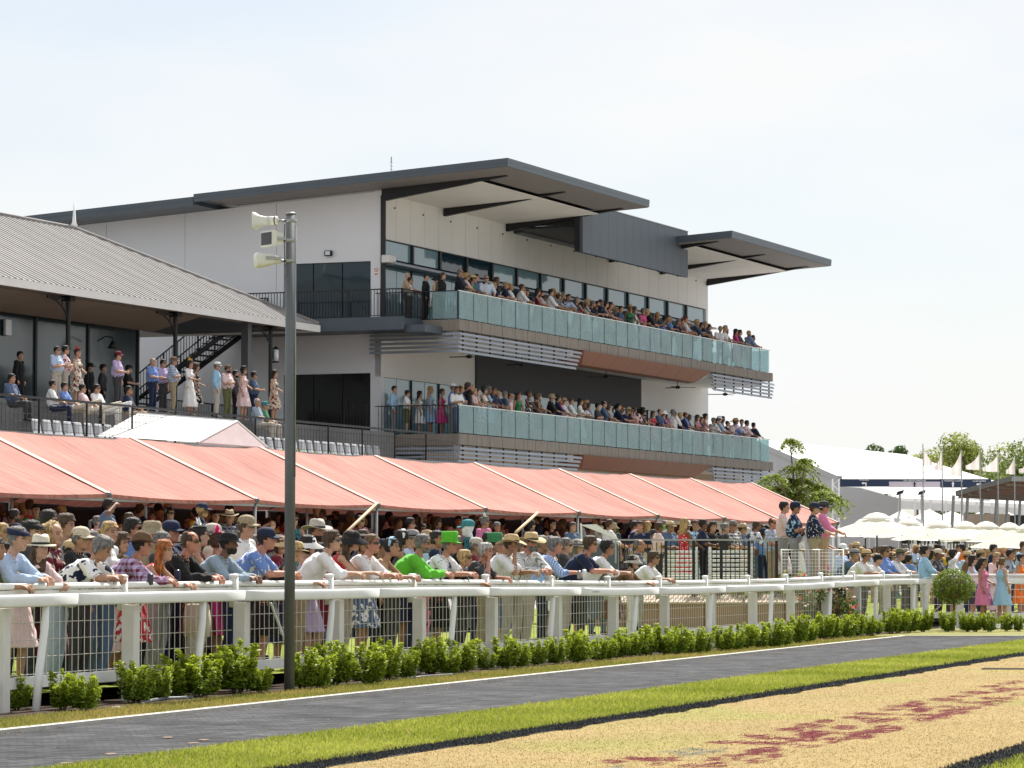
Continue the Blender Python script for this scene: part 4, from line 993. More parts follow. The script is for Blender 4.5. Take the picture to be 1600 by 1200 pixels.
for k in range(7):
    x0 = 2.05 + k * .575
    mb = MB(); mb.box(x0 - .03, x0 + .03, BY - .03, BY + .03, .8, 1.965); child(mb, 'post', M['black_metal'], bl)
    if k < 6:
        mb = MB()
        for q in range(1, 6): xx = x0 + q * .0958; mb.box(xx - .009, xx + .009, BY - .009, BY + .009, .9, 1.93)
        child(mb, 'bars', M['black_metal'], bl)
mb = MB(); mb.box(2.0, 5.53, BY - .035, BY + .035, 1.968, 2.0); child(mb, 'top_rail', M['galv'], bl)
mb = MB(); mb.box(2.0, 5.53, BY - .02, BY + .02, .885, .92); child(mb, 'bottom_rail', M['black_metal'], bl)
mp_ = empty('mesh_barrier', (6.1, 69.2, 1.0)); tag(mp_, 'white wire-mesh barrier in front of the men on the platform', 'barrier')
for x0, x1 in ((5.6, 6.38), (6.38, 6.88)):
    mb = MB(); mb.tube([(x0, 69.25, .95), (x0, 69.25, 1.78), (x1, 69.25, 1.78), (x1, 69.25, .95)], .022, 8); child(mb, 'frame', M['white_paint'], mp_, True)
    mb = MB(); n_ = int((x1 - x0) / .07)
    for q in range(1, n_): xx = x0 + (x1 - x0) * q / n_; mb.tube([(xx, 69.25, 1.0), (xx, 69.25, 1.77)], .004, 4)
    for q in range(1, 11): mb.tube([(x0, 69.25, 1.0 + q * .072), (x1, 69.25, 1.0 + q * .072)], .004, 4)
    child(mb, 'wire_panel', M['white_paint'], mp_)
# white sandwich board and grey bin wall near the poles
sb = empty('folding_board', at(925, 838, 60)); sb.location.z = .6; tag(sb, 'white folding board standing open beside a marquee pole', 'board')
a, b, c, d = at(906, 820, 60), at(908, 848, 60), at(966, 843, 60), at(932, 819, 60)
mb = MB(); mb.add([a, d, c, b + (c - b) * .99, a + [0, .03, 0], d + [0, .03, 0], c + [0, .03, 0], b + (c - b) * .99 + [0, .03, 0]], [(0, 1, 2), (4, 6, 5), (0, 4, 5, 1), (1, 5, 6, 2)]); child(mb, 'leaf', M['white_paint'], sb)
mb = MB(); mb.bar(tuple(at(908, 818, 60.2)), tuple(at(909, 850, 60.2)), .10, .03); child(mb, 'leaf', M['white_paint'], sb)
mb = MB(); mb.bar(tuple(at(908, 846, 60.2)), tuple(at(910, 880, 60.2)), .06, .03); child(mb, 'leg', M['galv'], sb)
mb = MB(); mb.bar(tuple(at(962, 843, 60.1)), tuple(at(962, 880, 60.1)), .04, .03); child(mb, 'leg', M['galv'], sb)
bn = empty('grey_screen', at(900, 865, 61.5)); bn.location.z = .5; tag(bn, 'dark grey solid screen panel behind the leaning men', 'screen')
mb = MB(); p0, p1 = at(884, 850, 62), at(966, 849, 62); mb.bar((p0[0], p0[1], 1.15), (p1[0], p1[1], 1.15), .06, 1.4); child(mb, 'panel', M['charcoal'], bn)
mb = MB(); mb.bar((p0[0], p0[1], 1.87), (p1[0], p1[1], 1.87), .08, .04); child(mb, 'cap', M['galv'], bn)
# white slatted benches behind the balustrade
for i, (x, lb) in enumerate(((3.55, 'white slatted bench behind the black balustrade, nearer the brown wall middle'), (4.75, 'white slatted bench behind the black balustrade, nearer the platform'))):
    be = empty('slatted_bench', (x, 72.2, .8)); tag(be, lb, 'bench')
    for q in range(8):
        mb = MB(); mb.bevbox(-.5, .5, -.012, .012, .25 + q * .095, .25 + q * .095 + .055, .006); mb.build('slat', M['white_paint'], be)
    for xx in (-.46, .46):
        mb = MB(); mb.bevbox(xx - .03, xx + .03, .014, .06, 0, 1.05, .006); mb.build('leg', M['white_paint'], be)
    for q in range(4):
        mb = MB(); mb.bevbox(-.5, .5, .07 + q * .1, .15 + q * .1, .42, .445, .006); mb.build('slat', M['white_paint'], be)

# ------------------------------------------------------------------ far marquee, sign band, flags, umbrellas, timber-roofed stand
fm = empty('large_marquee', (20, 178, 0)); tag(fm, 'very large white event marquee in the distance behind the umbrellas', 'marquee')
def FQ_(name, pts, m, faces=None):
    mb = MB(); mb.add(pts, faces or [tuple(range(len(pts)))]); return child(mb, name, M[m], fm)
Ym = 176
rA, rB = at(1165, 684, 196), at(1415, 710, 196)
eA, eB = at(1312, 748, 174), at(1575, 757, 174)
nseg = 9
for k in range(nseg):
    t0, t1 = k / nseg, (k + 1) / nseg - .004
    FQ_('roof_sheet', [eA + (eB - eA) * t0, eA + (eB - eA) * t1, rA + (rB - rA) * t1, rA + (rB - rA) * t0], 'white_canvas')
gl = at(1165, 684, 196); ge = at(1312, 748, 174); gf = at(1140, 735, 215)
FQ_('gable', [ge, gl, gf, (gf[0], gf[1], 0), (ge[0], ge[1], 0)], 'grey_cloth')
mb = MB(); mb.bar(tuple(ge), tuple(gl), .25, .3); child(mb, 'gable_edge', M['galv'], fm)
wl_, wr_ = at(1312, 760, 174), at(1404, 776, 171)
FQ_('wall', [(wl_[0], 173.9, 0), (at(1404, 800, 173.9)[0], 173.9, 0), at(1404, 779, 173.9), at(1343, 762, 173.9), at(1312, 760, 173.9)], 'grey_cloth')
# lower white roofs in front
lo0 = [at(1345, 760, 173), at(1406, 778, 168), at(1600, 790, 168), at(1600, 762, 173)]
FQ_('lower_roof', lo0, 'white_canvas')
for k in range(9):
    a_ = at(1406 + k * 24, 778 + k * 1.2, 167.9); b_ = at(1406 + k * 24 + 23, 779.2 + k * 1.2, 167.9)
    FQ_('valance', [a_, b_, b_ - [0, 0, .55], a_ - [0, 0, .55]], 'white_canvas')
    mb = MB(); mb.tube([tuple(a_), (a_[0], a_[1], 0)], .06, 6); child(mb, 'leg', M['white_paint'], fm)
# truss tower and banner
sg = empty('banner_sign', at(1430, 755, 170)); tag(sg, 'long navy direction banner with white words and arrows', 'sign')
def bx(px0, px1, py0, py1, Y, m, nm):
    p, q = at(px0, py0, Y), at(px1, py1, Y); mb = MB(); mb.box(p[0], q[0], Y, Y + .05, q[2], p[2]); return child(mb, nm, M[m], sg)
bx(1312, 1549, 748.5, 752.5, 170, 'navy_banner', 'banner'); bx(1312, 1389, 752.52, 760.5, 170, 'navy_banner', 'banner'); bx(1389.1, 1469, 752.52, 761.3, 170, 'mauve_banner', 'banner'); bx(1469.1, 1549, 752.52, 762, 170, 'navy_banner', 'banner')
def words(txt, px, py, h, Y, m):
    cu = bpy.data.curves.new('lettering', 'FONT'); cu.body = txt; cu.size = h; cu.align_x = 'CENTER'; cu.align_y = 'CENTER'; cu.extrude = .004
    o = bpy.data.objects.new('lettering', cu); p = at(px, py, Y)
    o.rotation_euler = (R(90), 0, 0); o.data.materials.append(M[m])
    dg = bpy.context.evaluated_depsgraph_get(); COL.objects.link(o); dg.update()
    me = bpy.data.meshes.new_from_object(o.evaluated_get(dg)); bpy.data.objects.remove(o)
    t = link('lettering', me, sg); t.location = Vector(p) - sg.location; t.rotation_euler = (R(90), 0, 0); return t
words('PAVILION', 1350, 750.2, .11, 169.97, 'lettering'); words('THE LEDGER MARQUEE', 1429, 750.9, .11, 169.97, 'lettering')
words('PADDOCK LAWNS', 1490, 751.4, .11, 169.97, 'lettering'); words('CLUB LAWNS', 1530, 751.8, .11, 169.97, 'lettering')
def arrow(px, py, kind, m):
    p = at(px, py, 169.96); mb = MB(); s = .11; y = p[1]
    if kind == 'up': pts = [[(0, -1.2), (.35, -1.2), (.35, .2), (-.35, .2), (-.35, -1.2)][1:], [(-.8, .2), (.8, .2), (0, 1.3)]]
    else:
        k = -1 if kind == 'left' else 1
        pts = [[(k * -.9, -1), (k * -.3, -1), (k * -.3, .6), (k * -.9, .6)], [(k * -.3, 0.0), (k * .6, 0.0), (k * .6, .6), (k * -.3, .6)], [(k * .6, -.4), (k * 1.5, .3), (k * .6, 1.0)]]
    for q in pts: mb.add([(p[0] + x * s, y, p[2] + z * s) for x, z in q], [tuple(range(len(q)))])
    child(mb, 'arrow', M[m], sg)
arrow(1351, 756, 'left', 'lettering'); arrow(1429, 757, 'up', 'navy_banner'); arrow(1489, 757, 'up', 'lettering'); arrow(1529, 757.5, 'right', 'lettering')
tt = empty('truss_tower', at(1306, 800, 168)); tt.location.z = 0; tag(tt, 'slim white lattice truss tower at the marquee corner', 'tower')
tp = at(1306, 748, 168)
mb = MB()
for dx in (-.16, .16):
    for dy in (-.16, .16): mb.tube([(tp[0] + dx, tp[1] + dy, 0), (tp[0] + dx, tp[1] + dy, tp[2])], .03, 6)
child(mb, 'chord', M['white_paint'], tt)
mb = MB()
for k in range(18):
    z = k * tp[2] / 18; s = 1 if k % 2 else -1
    mb.tube([(tp[0] - .16 * s, tp[1] - .16, z), (tp[0] + .16 * s, tp[1] - .16, z + tp[2] / 18)], .018, 5)
child(mb, 'lacing', M['white_paint'], tt)
# flags
ords = ['first', 'second', 'third', 'fourth', 'fifth', 'sixth', 'seventh']
for i, (px, pt, dx, dy, sh) in enumerate([(1442, 693, 16, 32, .4), (1472, 700, -10, 32, .1), (1502, 703, -20, 38, .2), (1531, 705, -21, 26, .3), (1559, 708, -23, 26, .2), (1585, 712, -12, 26, .1), (1606, 716, -12, 20, .2)]):
    Y = 132; p = at(px, pt, Y); fl = empty('feather_flag', (p[0], p[1], 0)); 
    tag(fl, 'pale pink pennant flag, %s along the row from the marquee side' % ords[i], 'flag', 'row of pale pennant flags')
    mb = MB(); mb.tube([(p[0], p[1], 0), (p[0], p[1], p[2])], [.035, .02], 8); child(mb, 'pole', M['galv'], fl, True)
    n_ = 10; vs_ = []
    q = at(px + dx, pt + dy, Y)
    for k in range(n_ + 1):
        s = k / n_
        top = np.array([p[0], p[1], p[2] - .05]) * (1 - s) + np.array([q[0], q[1] + .3, q[2] + .1]) * s
        bot = np.array([p[0], p[1], p[2] - .05 - (dy + 2) / 40. * 1.0]) * (1 - s) + np.array([q[0], q[1] + .3, q[2] - .05]) * s
        wv = .12 * math.sin(s * 7 + i); top[1] += wv; bot[1] += wv * 1.3; top[2] -= .12 * math.sin(s * math.pi)
        vs_ += [top, bot]
    mb = MB(); mb.add(vs_, [(2 * k, 2 * k + 1, 2 * k + 3, 2 * k + 2) for k in range(n_)]); child(mb, 'cloth', M['flag_cloth'], fl, True)
# umbrellas
def umbrella(px, py, Y, r, label, rz=0.3, vent=True):
    p = at(px, py, Y); o = empty('market_umbrella', (p[0], p[1], 0), rz); tag(o, label, 'umbrella', 'cream market umbrellas')
    z = p[2]; n_ = 8; r *= 1.08; drop = r * .31
    for k in range(n_):
        a0, a1 = 2 * math.pi * k / n_, 2 * math.pi * (k + 1) / n_
        mb = MB(); vs_ = []
        for i in range(7):
            s = .14 + .86 * i / 6
            for j in range(5):
                t = j / 4; a = a0 + (a1 - a0) * t
                rr = r * s * (1 - .06 * math.sin(math.pi * t)); zz = z - .22 - drop * s * (.9 + .1 * s) - .05 * math.sin(math.pi * t) * s
                vs_.append((rr * math.cos(a), rr * math.sin(a), zz))
        mb.add(vs_, [(i * 5 + j, i * 5 + j + 1, (i + 1) * 5 + j + 1, (i + 1) * 5 + j) for i in range(6) for j in range(4)])
        mb.build('canopy_panel', M['umbrella_cloth'], o, True)
        mb = MB(); mb.tube([(.05 * math.cos(a0), .05 * math.sin(a0), z - .3), (r * .98 * math.cos(a0), r * .98 * math.sin(a0), z - .25 - drop)], .014, 5); mb.build('rib', M['timber_pale'], o)
    mb = MB(); mb.rings([[(rr * math.cos(2 * math.pi * k / 16), rr * math.sin(2 * math.pi * k / 16), zz) for k in range(16)] for rr, zz in ((r * .27, z - .30), (r * .25, z - .265), (r * .14, z - .13), (.04, z - .07))]); mb.build('vent_cap', M['umbrella_cloth'], o, True)
    mb = MB(); mb.tube([(0, 0, 0), (0, 0, z - .05)], .032, 10); mb.build('pole', M['black_metal'], o, True)
    mb = MB(); mb.bevbox(-.35, .35, -.35, .35, 0, .08, .02); mb.build('base', M['concrete'], o)
for i, (px, py, Y, r, lb) in enumerate([(1370, 797, 112, 1.8, 'cream market umbrella nearest the platform, lettering on one panel'), (1352, 806, 124, 1.5, 'cream market umbrella half hidden behind the lettered one'),
    (1420, 806, 122, 1.6, 'cream market umbrella second in the row past the lettered one'), (1467, 809, 118, 1.6, 'cream market umbrella above the woman in light blue'), (1508, 811, 124, 1.6, 'cream market umbrella over the orange shirt'),
    (1541, 811, 118, 1.6, 'cream market umbrella behind the topiary ball'), (1577, 813, 122, 1.5, 'cream market umbrella second from the timber-roofed stand'), (1612, 812, 100, 1.75, 'large cream market umbrella at the picture edge')]):
    umbrella(px, py, Y, r, lb, .2 + i * .37)
uo = [o for o in bpy.data.objects if o.name.startswith('market_umbrella')][0]
mb = MB(); 
for k in range(6): mb.box(-.32 + k * .11, -.25 + k * .11, -.01, .01, -.07, .07)
pl = mb.build('print', mat('umbrella_print', (.55, .25, .22), .7), uo); pl.location = (.52, -1.0, at(1381, 799, 112)[2] - .66); pl.rotation_euler = (R(-66), 0, R(26))
# timber-roofed stand to the right
ts = empty('covered_stand', at(1560, 800, 140)); ts.location.z = 0; tag(ts, 'open stand with rust brown roof underside on grey posts', 'stand')
c0, c1, c2, c3 = at(1494, 772, 136), at(1582, 748, 136), at(1680, 756, 136), at(1660, 782, 152)
c0b = at(1494, 772, 136)
mb = MB(); top = [at(1494, 771, 138), at(1580, 748, 134), at(1700, 752, 134), at(1700, 782, 150)]
bot = [p - [0, 0, .12] for p in top]; mb.hexa([*bot, *top]); child(mb, 'roof', M['rust_soffit'], ts)
mb = MB(); mb.bar(tuple(top[0] + [0, -.05, 0]), tuple(top[1] + [0, -.05, 0]), .08, .2); mb.bar(tuple(top[1] + [0, -.05, 0]), tuple(top[2] + [0, -.05, 0]), .08, .2); child(mb, 'roof_edge', M['galv'], ts)
for k in range(6):
    s = (k + .5) / 6; a_ = bot[0] * (1 - s) + bot[1] * s; b_ = bot[3] * (1 - s) + bot[2] * s
    mb = MB(); mb.bar(tuple(a_ - [0, 0, .06]), tuple(b_ - [0, 0, .06]), .1, .12); child(mb, 'rafter', M['timber_grey'], ts)
for px, pt, Y in ((1490, 774, 137), (1512, 776, 141), (1535, 777, 143), (1557, 778, 145), (1574, 779, 145), (1594, 780, 146)):
    p = at(px, pt, Y); mb = MB(); mb.tube([(p[0] - .25, p[1], 0), tuple(p)], .07, 6); child(mb, 'post', M['galv'], ts)
mb = MB(); p, q = at(1506, 803, 146), at(1578, 805, 146); mb.box(p[0], q[0], 146, 146.2, 0, p[2]); q2 = at(1640, 806, 146); child(mb, 'panel', M['sandstone'], ts)
mb = MB(); mb.box(q[0] + .02, q2[0], 146, 146.2, 0, q[2]); child(mb, 'panel', M['dark_wall'], ts)
# picket fence far behind the umbrellas
pk = empty('picket_fence', at(1430, 845, 128)); pk.location.z = .0; tag(pk, 'white picket fence far behind the umbrella poles', 'fence')
x0 = at(1410, 840, 128)[0]
for k in range(24):
    mb = MB(); x = x0 + k * .125; mb.hexa([(x, 128, .9), (x + .08, 128, .9), (x + .08, 128.03, .9), (x, 128.03, .9), (x + .015, 128, 2.25), (x + .065, 128, 2.25), (x + .065, 128.03, 2.25), (x + .015, 128.03, 2.25)]); child(mb, 'picket', M['white_paint'], pk)
mb = MB(); mb.box(x0, x0 + 3, 128.04, 128.08, 1.2, 1.3); mb.box(x0, x0 + 3, 128.04, 128.08, 1.95, 2.05); child(mb, 'rail', M['white_paint'], pk)
# floodlight on a mast
for i, (px, pt) in enumerate(((1406, 772), (1440, 772), (1503, 777))):
    p = at(px, pt, 150); fo = empty('floodlight_mast', (p[0], p[1], 0)); tag(fo, ('small floodlight on a mast at the grey marquee wall corner', 'small black floodlight on the first flag mast', 'small black floodlight at the edge of the rust roof')[i], 'floodlight', 'small floodlights')
    mb = MB(); mb.tube([(p[0], p[1], 0), tuple(p)], .05, 6); child(mb, 'mast', M['galv'], fo)
    mb = MB(); mb.hexa([p + np.array(q) * .55 for q in ((-.3, -.05, -.1), (.25, -.05, .05), (.25, .2, .05), (-.3, .2, -.1), (-.2, -.05, .2), (.35, -.05, .35), (.35, .2, .35), (-.2, .2, .2))]); child(mb, 'lamp_head', M['black_metal'], fo)

# small white gazebos between the umbrellas and the big marquee
for i, (px, py, w, Y, lb) in enumerate([(1408, 797, 2.6, 150, 'small white gazebo roof beside the grey marquee wall'), (1452, 795, 2.2, 152, 'small white gazebo roof below the first flags'), (1487, 798, 2.6, 148, 'small white gazebo roof next to the rust roofed stand'), (1530, 800, 2.4, 156, 'small white gazebo roof behind the rust roof posts'), (1575, 800, 2.4, 158, 'small white gazebo roof at the far end behind the posts')]):
    p = at(px, py, Y); gz = empty('gazebo', (p[0], p[1], 0), .2 * i); tag(gz, lb, 'gazebo', 'small white gazebos')
    z = p[2]; mb = MB(); c = [(-w / 2, -w / 2, z - .75), (w / 2, -w / 2, z - .75), (w / 2, w / 2, z - .75), (-w / 2, w / 2, z - .75), (0, 0, z)]
    mb.add(c, [(0, 1, 4), (1, 2, 4), (2, 3, 4), (3, 0, 4)]); mb.build('roof', M['white_canvas'], gz)
    mb = MB(); d = [(x, y, q - .3) for x, y, q in c[:4]]; mb.add(c[:4] + d, [(0, 1, 5, 4), (1, 2, 6, 5), (2, 3, 7, 6), (3, 0, 4, 7)]); mb.build('valance', M['white_canvas'], gz)
    for x, y, q in c[:4]: mb = MB(); mb.tube([(x, y, 0), (x, y, z - .8)], .03, 6); mb.build('leg', M['white_paint'], gz)
hw = empty('hedge_wall', (22, 185, 0)); tag(hw, 'dark green hedge closing the ground behind the marquees', 'hedge')
rgh = np.random.default_rng(77); nh = 9000
hp_ = np.stack([rgh.uniform(-8, 30, nh), rgh.uniform(-.8, .8, nh), rgh.uniform(0, 3.6, nh)], -1); hn = np.tile([0, -1.0, .3], (nh, 1)); HEDGE = (hw, hp_, hn)
# ------------------------------------------------------------------ vegetation
M['leaf'] = attr_mat('leaf', rough=.5, transl=.5, spec=.3)
M['bark'] = mat('bark', (.16, .11, .08), .9, var=.3, scale=12, bump=.4)
def leaf_mesh(name, pts, nrm, size, cols, aspect=.5, seed=0, droop=.3):
    """two-triangle pointed leaves at pts, facing roughly nrm"""
    n = len(pts); rg = np.random.default_rng(seed)
    nr = nrm + rg.normal(0, .55, (n, 3)); nr /= np.linalg.norm(nr, axis=1)[:, None]
    t = rg.normal(0, 1, (n, 3)) + nrm * .8 + np.array([0, 0, .5 - droop]); t -= nr * np.sum(t * nr, 1)[:, None]; t /= np.linalg.norm(t, axis=1)[:, None]
    b = np.cross(nr, t); s = size * rg.uniform(.6, 1.35, n)[:, None]
    V = np.stack([pts - t * s * .5, pts + b * s * aspect * .5 + nr * s * .06, pts + t * s * .55, pts - b * s * aspect * .5 + nr * s * .06], 1)
    C = np.repeat(cols, 4, axis=0)
    return mesh_np(name, V.reshape(-1, 3), np.arange(n * 4).reshape(n, 4), M['leaf'], C)
_t = np.random.default_rng(1).uniform(0, 1, (9000, 1))
link('foliage', leaf_mesh('foliage', HEDGE[1], HEDGE[2] / 1.05, .34, np.array([.03, .06, .015]) * (1 - _t) + np.array([.11, .16, .035]) * _t, .6, 5), HEDGE[0])
mb = MB(); mb.box(-8, 30, -.4, .4, 0, 3.3); mb.build('core', M['dark_wall'], HEDGE[0])
def shrub_mesh(seed):
    rg = np.random.default_rng(seed); r = random.Random(seed)
    pts = []; nr = []; cols = []
    nst = 22
    for k in range(nst):
        a = r.uniform(0, 6.283); lean = r.uniform(.02, .17); h = r.uniform(.34, .62) * (1.0 if k > 3 else 1.12)
        x0, y0 = .10 * math.cos(a) * r.uniform(.2, 1), .10 * math.sin(a) * r.uniform(.2, 1)
        m = 120
        for i in range(m):
            t = rg.uniform(.08, 1.0); c = np.array([x0 + math.cos(a) * lean * t ** .8, y0 + math.sin(a) * lean * t ** .8, h * t])
            d = rg.normal(0, 1, 3); d[2] = abs(d[2]) * .7; d /= np.linalg.norm(d)
            w = .078 * (1.15 - t * .8)
            pts.append(c + d * w * rg.uniform(.4, 1)); nr.append(d + np.array([math.cos(a), math.sin(a), .4]) * .5)
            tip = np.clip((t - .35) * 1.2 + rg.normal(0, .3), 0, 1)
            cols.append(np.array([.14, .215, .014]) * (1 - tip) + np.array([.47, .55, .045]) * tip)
    nr = np.array(nr); nr /= np.linalg.norm(nr, axis=1)[:, None]
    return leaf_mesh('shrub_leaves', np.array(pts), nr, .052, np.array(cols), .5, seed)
shrub_meshes = [shrub_mesh(s) for s in range(6)]
stem_mb = MB()
for k in range(6):
    a = k * 1.05; stem_mb.tube([(.03 * math.cos(a), .03 * math.sin(a), -.02), (.12 * math.cos(a), .12 * math.sin(a), .45)], [.008, .003], 5)
stem_mesh = stem_mb.mesh('shrub_stems', M['bark'])
# (x of centre, y of base, y of top) of each shrub in the photograph
SH = [(26,1112,1056),(98,1112,1050),(131,1113,1050),(212,1101,1035),(249,1096,1041),(281,1092,1024),(317,1092,1018),(371,1086,1006),(405,1085,1040),(472,1079,1014),(500,1078,1024),(524,1073,1001),
 (573,1072,1008),(604,1066,1002),(631,1063,1012),(674,1057,997),(702,1057,1016),(726,1053,999),(760,1049,1013),(790,1048,996),(812,1046,1004),(838,1043,1001),(870,1041,996),(900,1039,985),(934,1036,995),(951,1034,999),
 (968,1030,990),(984,1029,986),(1008,1027,992),(1014,1026,976),(1040,1026,986),(1057,1025,979),(1072,1024,990),(1087,1023,982),(1104,1022,988),(1130,1020,978),(1150,1019,985),(1165,1017,976),(1185,1015,974),(1207,1014,969),(1225,1012,978),(1247,1008,960),(1262,1006,972),
 (1286,1002,960),(1300,1001,961),(1322,999,963),(1338,998,960),(1356,996,963),(1372,994,966),(1392,993,956),(1403,992,948),(1420,991,956),(1442,990,953),(1480,990,956),(1512,990,957),(1524,990,962),(1546,990,956),(1572,989,960),(1592,989,962)]
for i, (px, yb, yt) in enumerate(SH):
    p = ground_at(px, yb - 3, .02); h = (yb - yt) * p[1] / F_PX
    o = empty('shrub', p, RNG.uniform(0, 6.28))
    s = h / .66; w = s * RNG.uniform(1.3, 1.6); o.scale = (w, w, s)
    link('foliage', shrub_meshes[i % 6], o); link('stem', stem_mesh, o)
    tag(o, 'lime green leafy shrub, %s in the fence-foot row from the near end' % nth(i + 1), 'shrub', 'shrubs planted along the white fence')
def crown_points(n, blobs, rg, hollow=.55):
    """points through a crown made of uneven clumps"""
    out = []; nr = []
    wts = np.array([b[3] ** 2 for b in blobs]); wts /= wts.sum()
    for k in rg.choice(len(blobs), n, p=wts):
        bx, by, bz, br = blobs[k]; d = rg.normal(0, 1, 3); d /= np.linalg.norm(d)
        rr = br * rg.uniform(hollow, 1.08) ** .7; out.append(np.array([bx, by, bz]) + d * rr * np.array([1, 1, .8])); nr.append(d)
    return np.array(out), np.array(nr)
def tree(name, base, blobs, n, size, cdark, clight, trunk_r, label, seed, limbs=None, aspect=.5, droop=.3):
    rg = np.random.default_rng(seed); o = empty(name, base); P_, N_ = crown_points(n, blobs, rg)
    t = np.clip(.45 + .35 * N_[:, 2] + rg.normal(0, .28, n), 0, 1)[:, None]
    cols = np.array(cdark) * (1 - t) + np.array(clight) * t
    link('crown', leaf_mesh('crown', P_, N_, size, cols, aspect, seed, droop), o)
    mb = MB(); zt = min(b[2] for b in blobs)
    mb.tube([(0, 0, -.1), (.02, .01, zt * .5), (0, 0, zt)], [trunk_r, trunk_r * .8, trunk_r * .65], 10)
    for b in blobs: mb.tube([(0, 0, zt * .9), (b[0] * .5, b[1] * .5, (zt + b[2]) * .5), (b[0], b[1], b[2])], [trunk_r * .5, trunk_r * .3, trunk_r * .1], 6)
    mb.build('trunk', M['bark'], o, True); tag(o, label, 'tree'); return o
# clipped ball tree
tb = ground_at(1490, 986); tz = 1.5 - (926 - 880) * tb[1] / F_PX + .0
Yt = tb[1]; rad = 32.5 * Yt / F_PX; cz = 1.5 + (880 - 917) * Yt / F_PX
rgt = np.random.default_rng(5); nb3 = 2600
d = rgt.normal(0, 1, (nb3, 3)); d /= np.linalg.norm(d, axis=1)[:, None]
pp = d * (rad * (1 + .05 * np.array([mnoise.noise(Vector(q) * 2.6) for q in d])) * rgt.uniform(.8, 1.04, nb3))[:, None] * np.array([1.02, 1.02, .86])
tt_ = np.clip(.4 + .3 * rgt.normal(0, 1, nb3), 0, 1)[:, None]
o = empty('topiary_tree', tb); tag(o, 'clipped round topiary ball tree on a thin trunk before the rail', 'tree')
ob = link('crown', leaf_mesh('crown', pp, d, .055, np.array([.07, .14, .014]) * (1 - tt_) + np.array([.30, .38, .035]) * tt_, .55, 4), o); ob.location = (0, 0, cz)
mb = MB(); mb.ball((0, 0, cz), (rad * .74, rad * .74, rad * .62), 14, 10); mb.tube([(0, 0, -.05), (.015, 0, cz * .5), (0, 0, cz)], [.03, .026, .024], 8); mb.build('trunk', M['bark'], o, True)
mb = MB(); mb.tube([(-.62, 0, .28), (0, 0, .8)], .018, 6); q = mb.build('stake', M['timber_pale'], o)
# feathery tree by the grandstand end
fp = at(1245, 800, 118); fp[2] = 0
rgf = np.random.default_rng(9)
ft = empty('feathery_tree', fp); tag(ft, 'feathery green tree with drooping fronds beside the grandstand end', 'tree')
pts = []; nrm_ = []; cols = []; mbt = MB(); mbt.tube([(0, 0, -.1), (.1, 0, 1.6), (-.1, .1, 2.9)], [.14, .12, .09], 10)
fronds = []
for (px, py, k, sp) in ((1234, 690, 7, .55), (1259, 720, 7, .5), (1245, 732, 10, .8), (1228, 752, 11, .8), (1212, 765, 12, .8), (1254, 752, 14, .85), (1272, 763, 14, .9), (1288, 772, 13, .8), (1300, 780, 9, .6), (1225, 775, 11, .8), (1243, 776, 10, .8), (1207, 745, 8, .6), (1282, 785, 8, .7)):
    c = at(px, py, 118 + rgf.uniform(-1, 1)) - fp
    mbt.tube([(-.1, .1, 2.9), tuple((c + np.array([0, 0, 2.9])) * .5 + np.array([0, 0, .3])), tuple(c)], [.05, .035, .012], 6)
    for q in range(int(k * 1.8)):
        a = rgf.uniform(0, 6.283); L_ = sp * rgf.uniform(.7, 1.3); el = rgf.uniform(-.1, .6)
        for s in np.linspace(.1, 1, 13):
            ax = c + np.array([math.cos(a) * L_ * s, math.sin(a) * L_ * s, L_ * (el * s - .8 * s * s)])
            for side in (-1, 1):
                for r_ in range(2):
                    w = np.array([-math.sin(a), math.cos(a), -.35]) * side * rgf.uniform(.02, .15) * (1.2 - s * .7)
                    pts.append(ax + w); nrm_.append([.1, -.2, 1]); t = rgf.uniform(0, 1)
                    cols.append(np.array([.09, .16, .022]) * (1 - t) + np.array([.38, .45, .06]) * t)
        mbt.tube([tuple(c + np.array([math.cos(a) * L_ * s, math.sin(a) * L_ * s, L_ * (el * s - .8 * s * s)])) for s in (0, .35, .7, 1)], [.009, .007, .005, .003], 4, cap=False)
link('crown', leaf_mesh('crown', np.array(pts), np.array(nrm_, float), .12, np.array(cols), .42, 3), ft); mbt.build('trunk', M['bark'], ft, True)
# palm tuft showing above the lower balcony end
pt_ = at(1142, 662, 150)
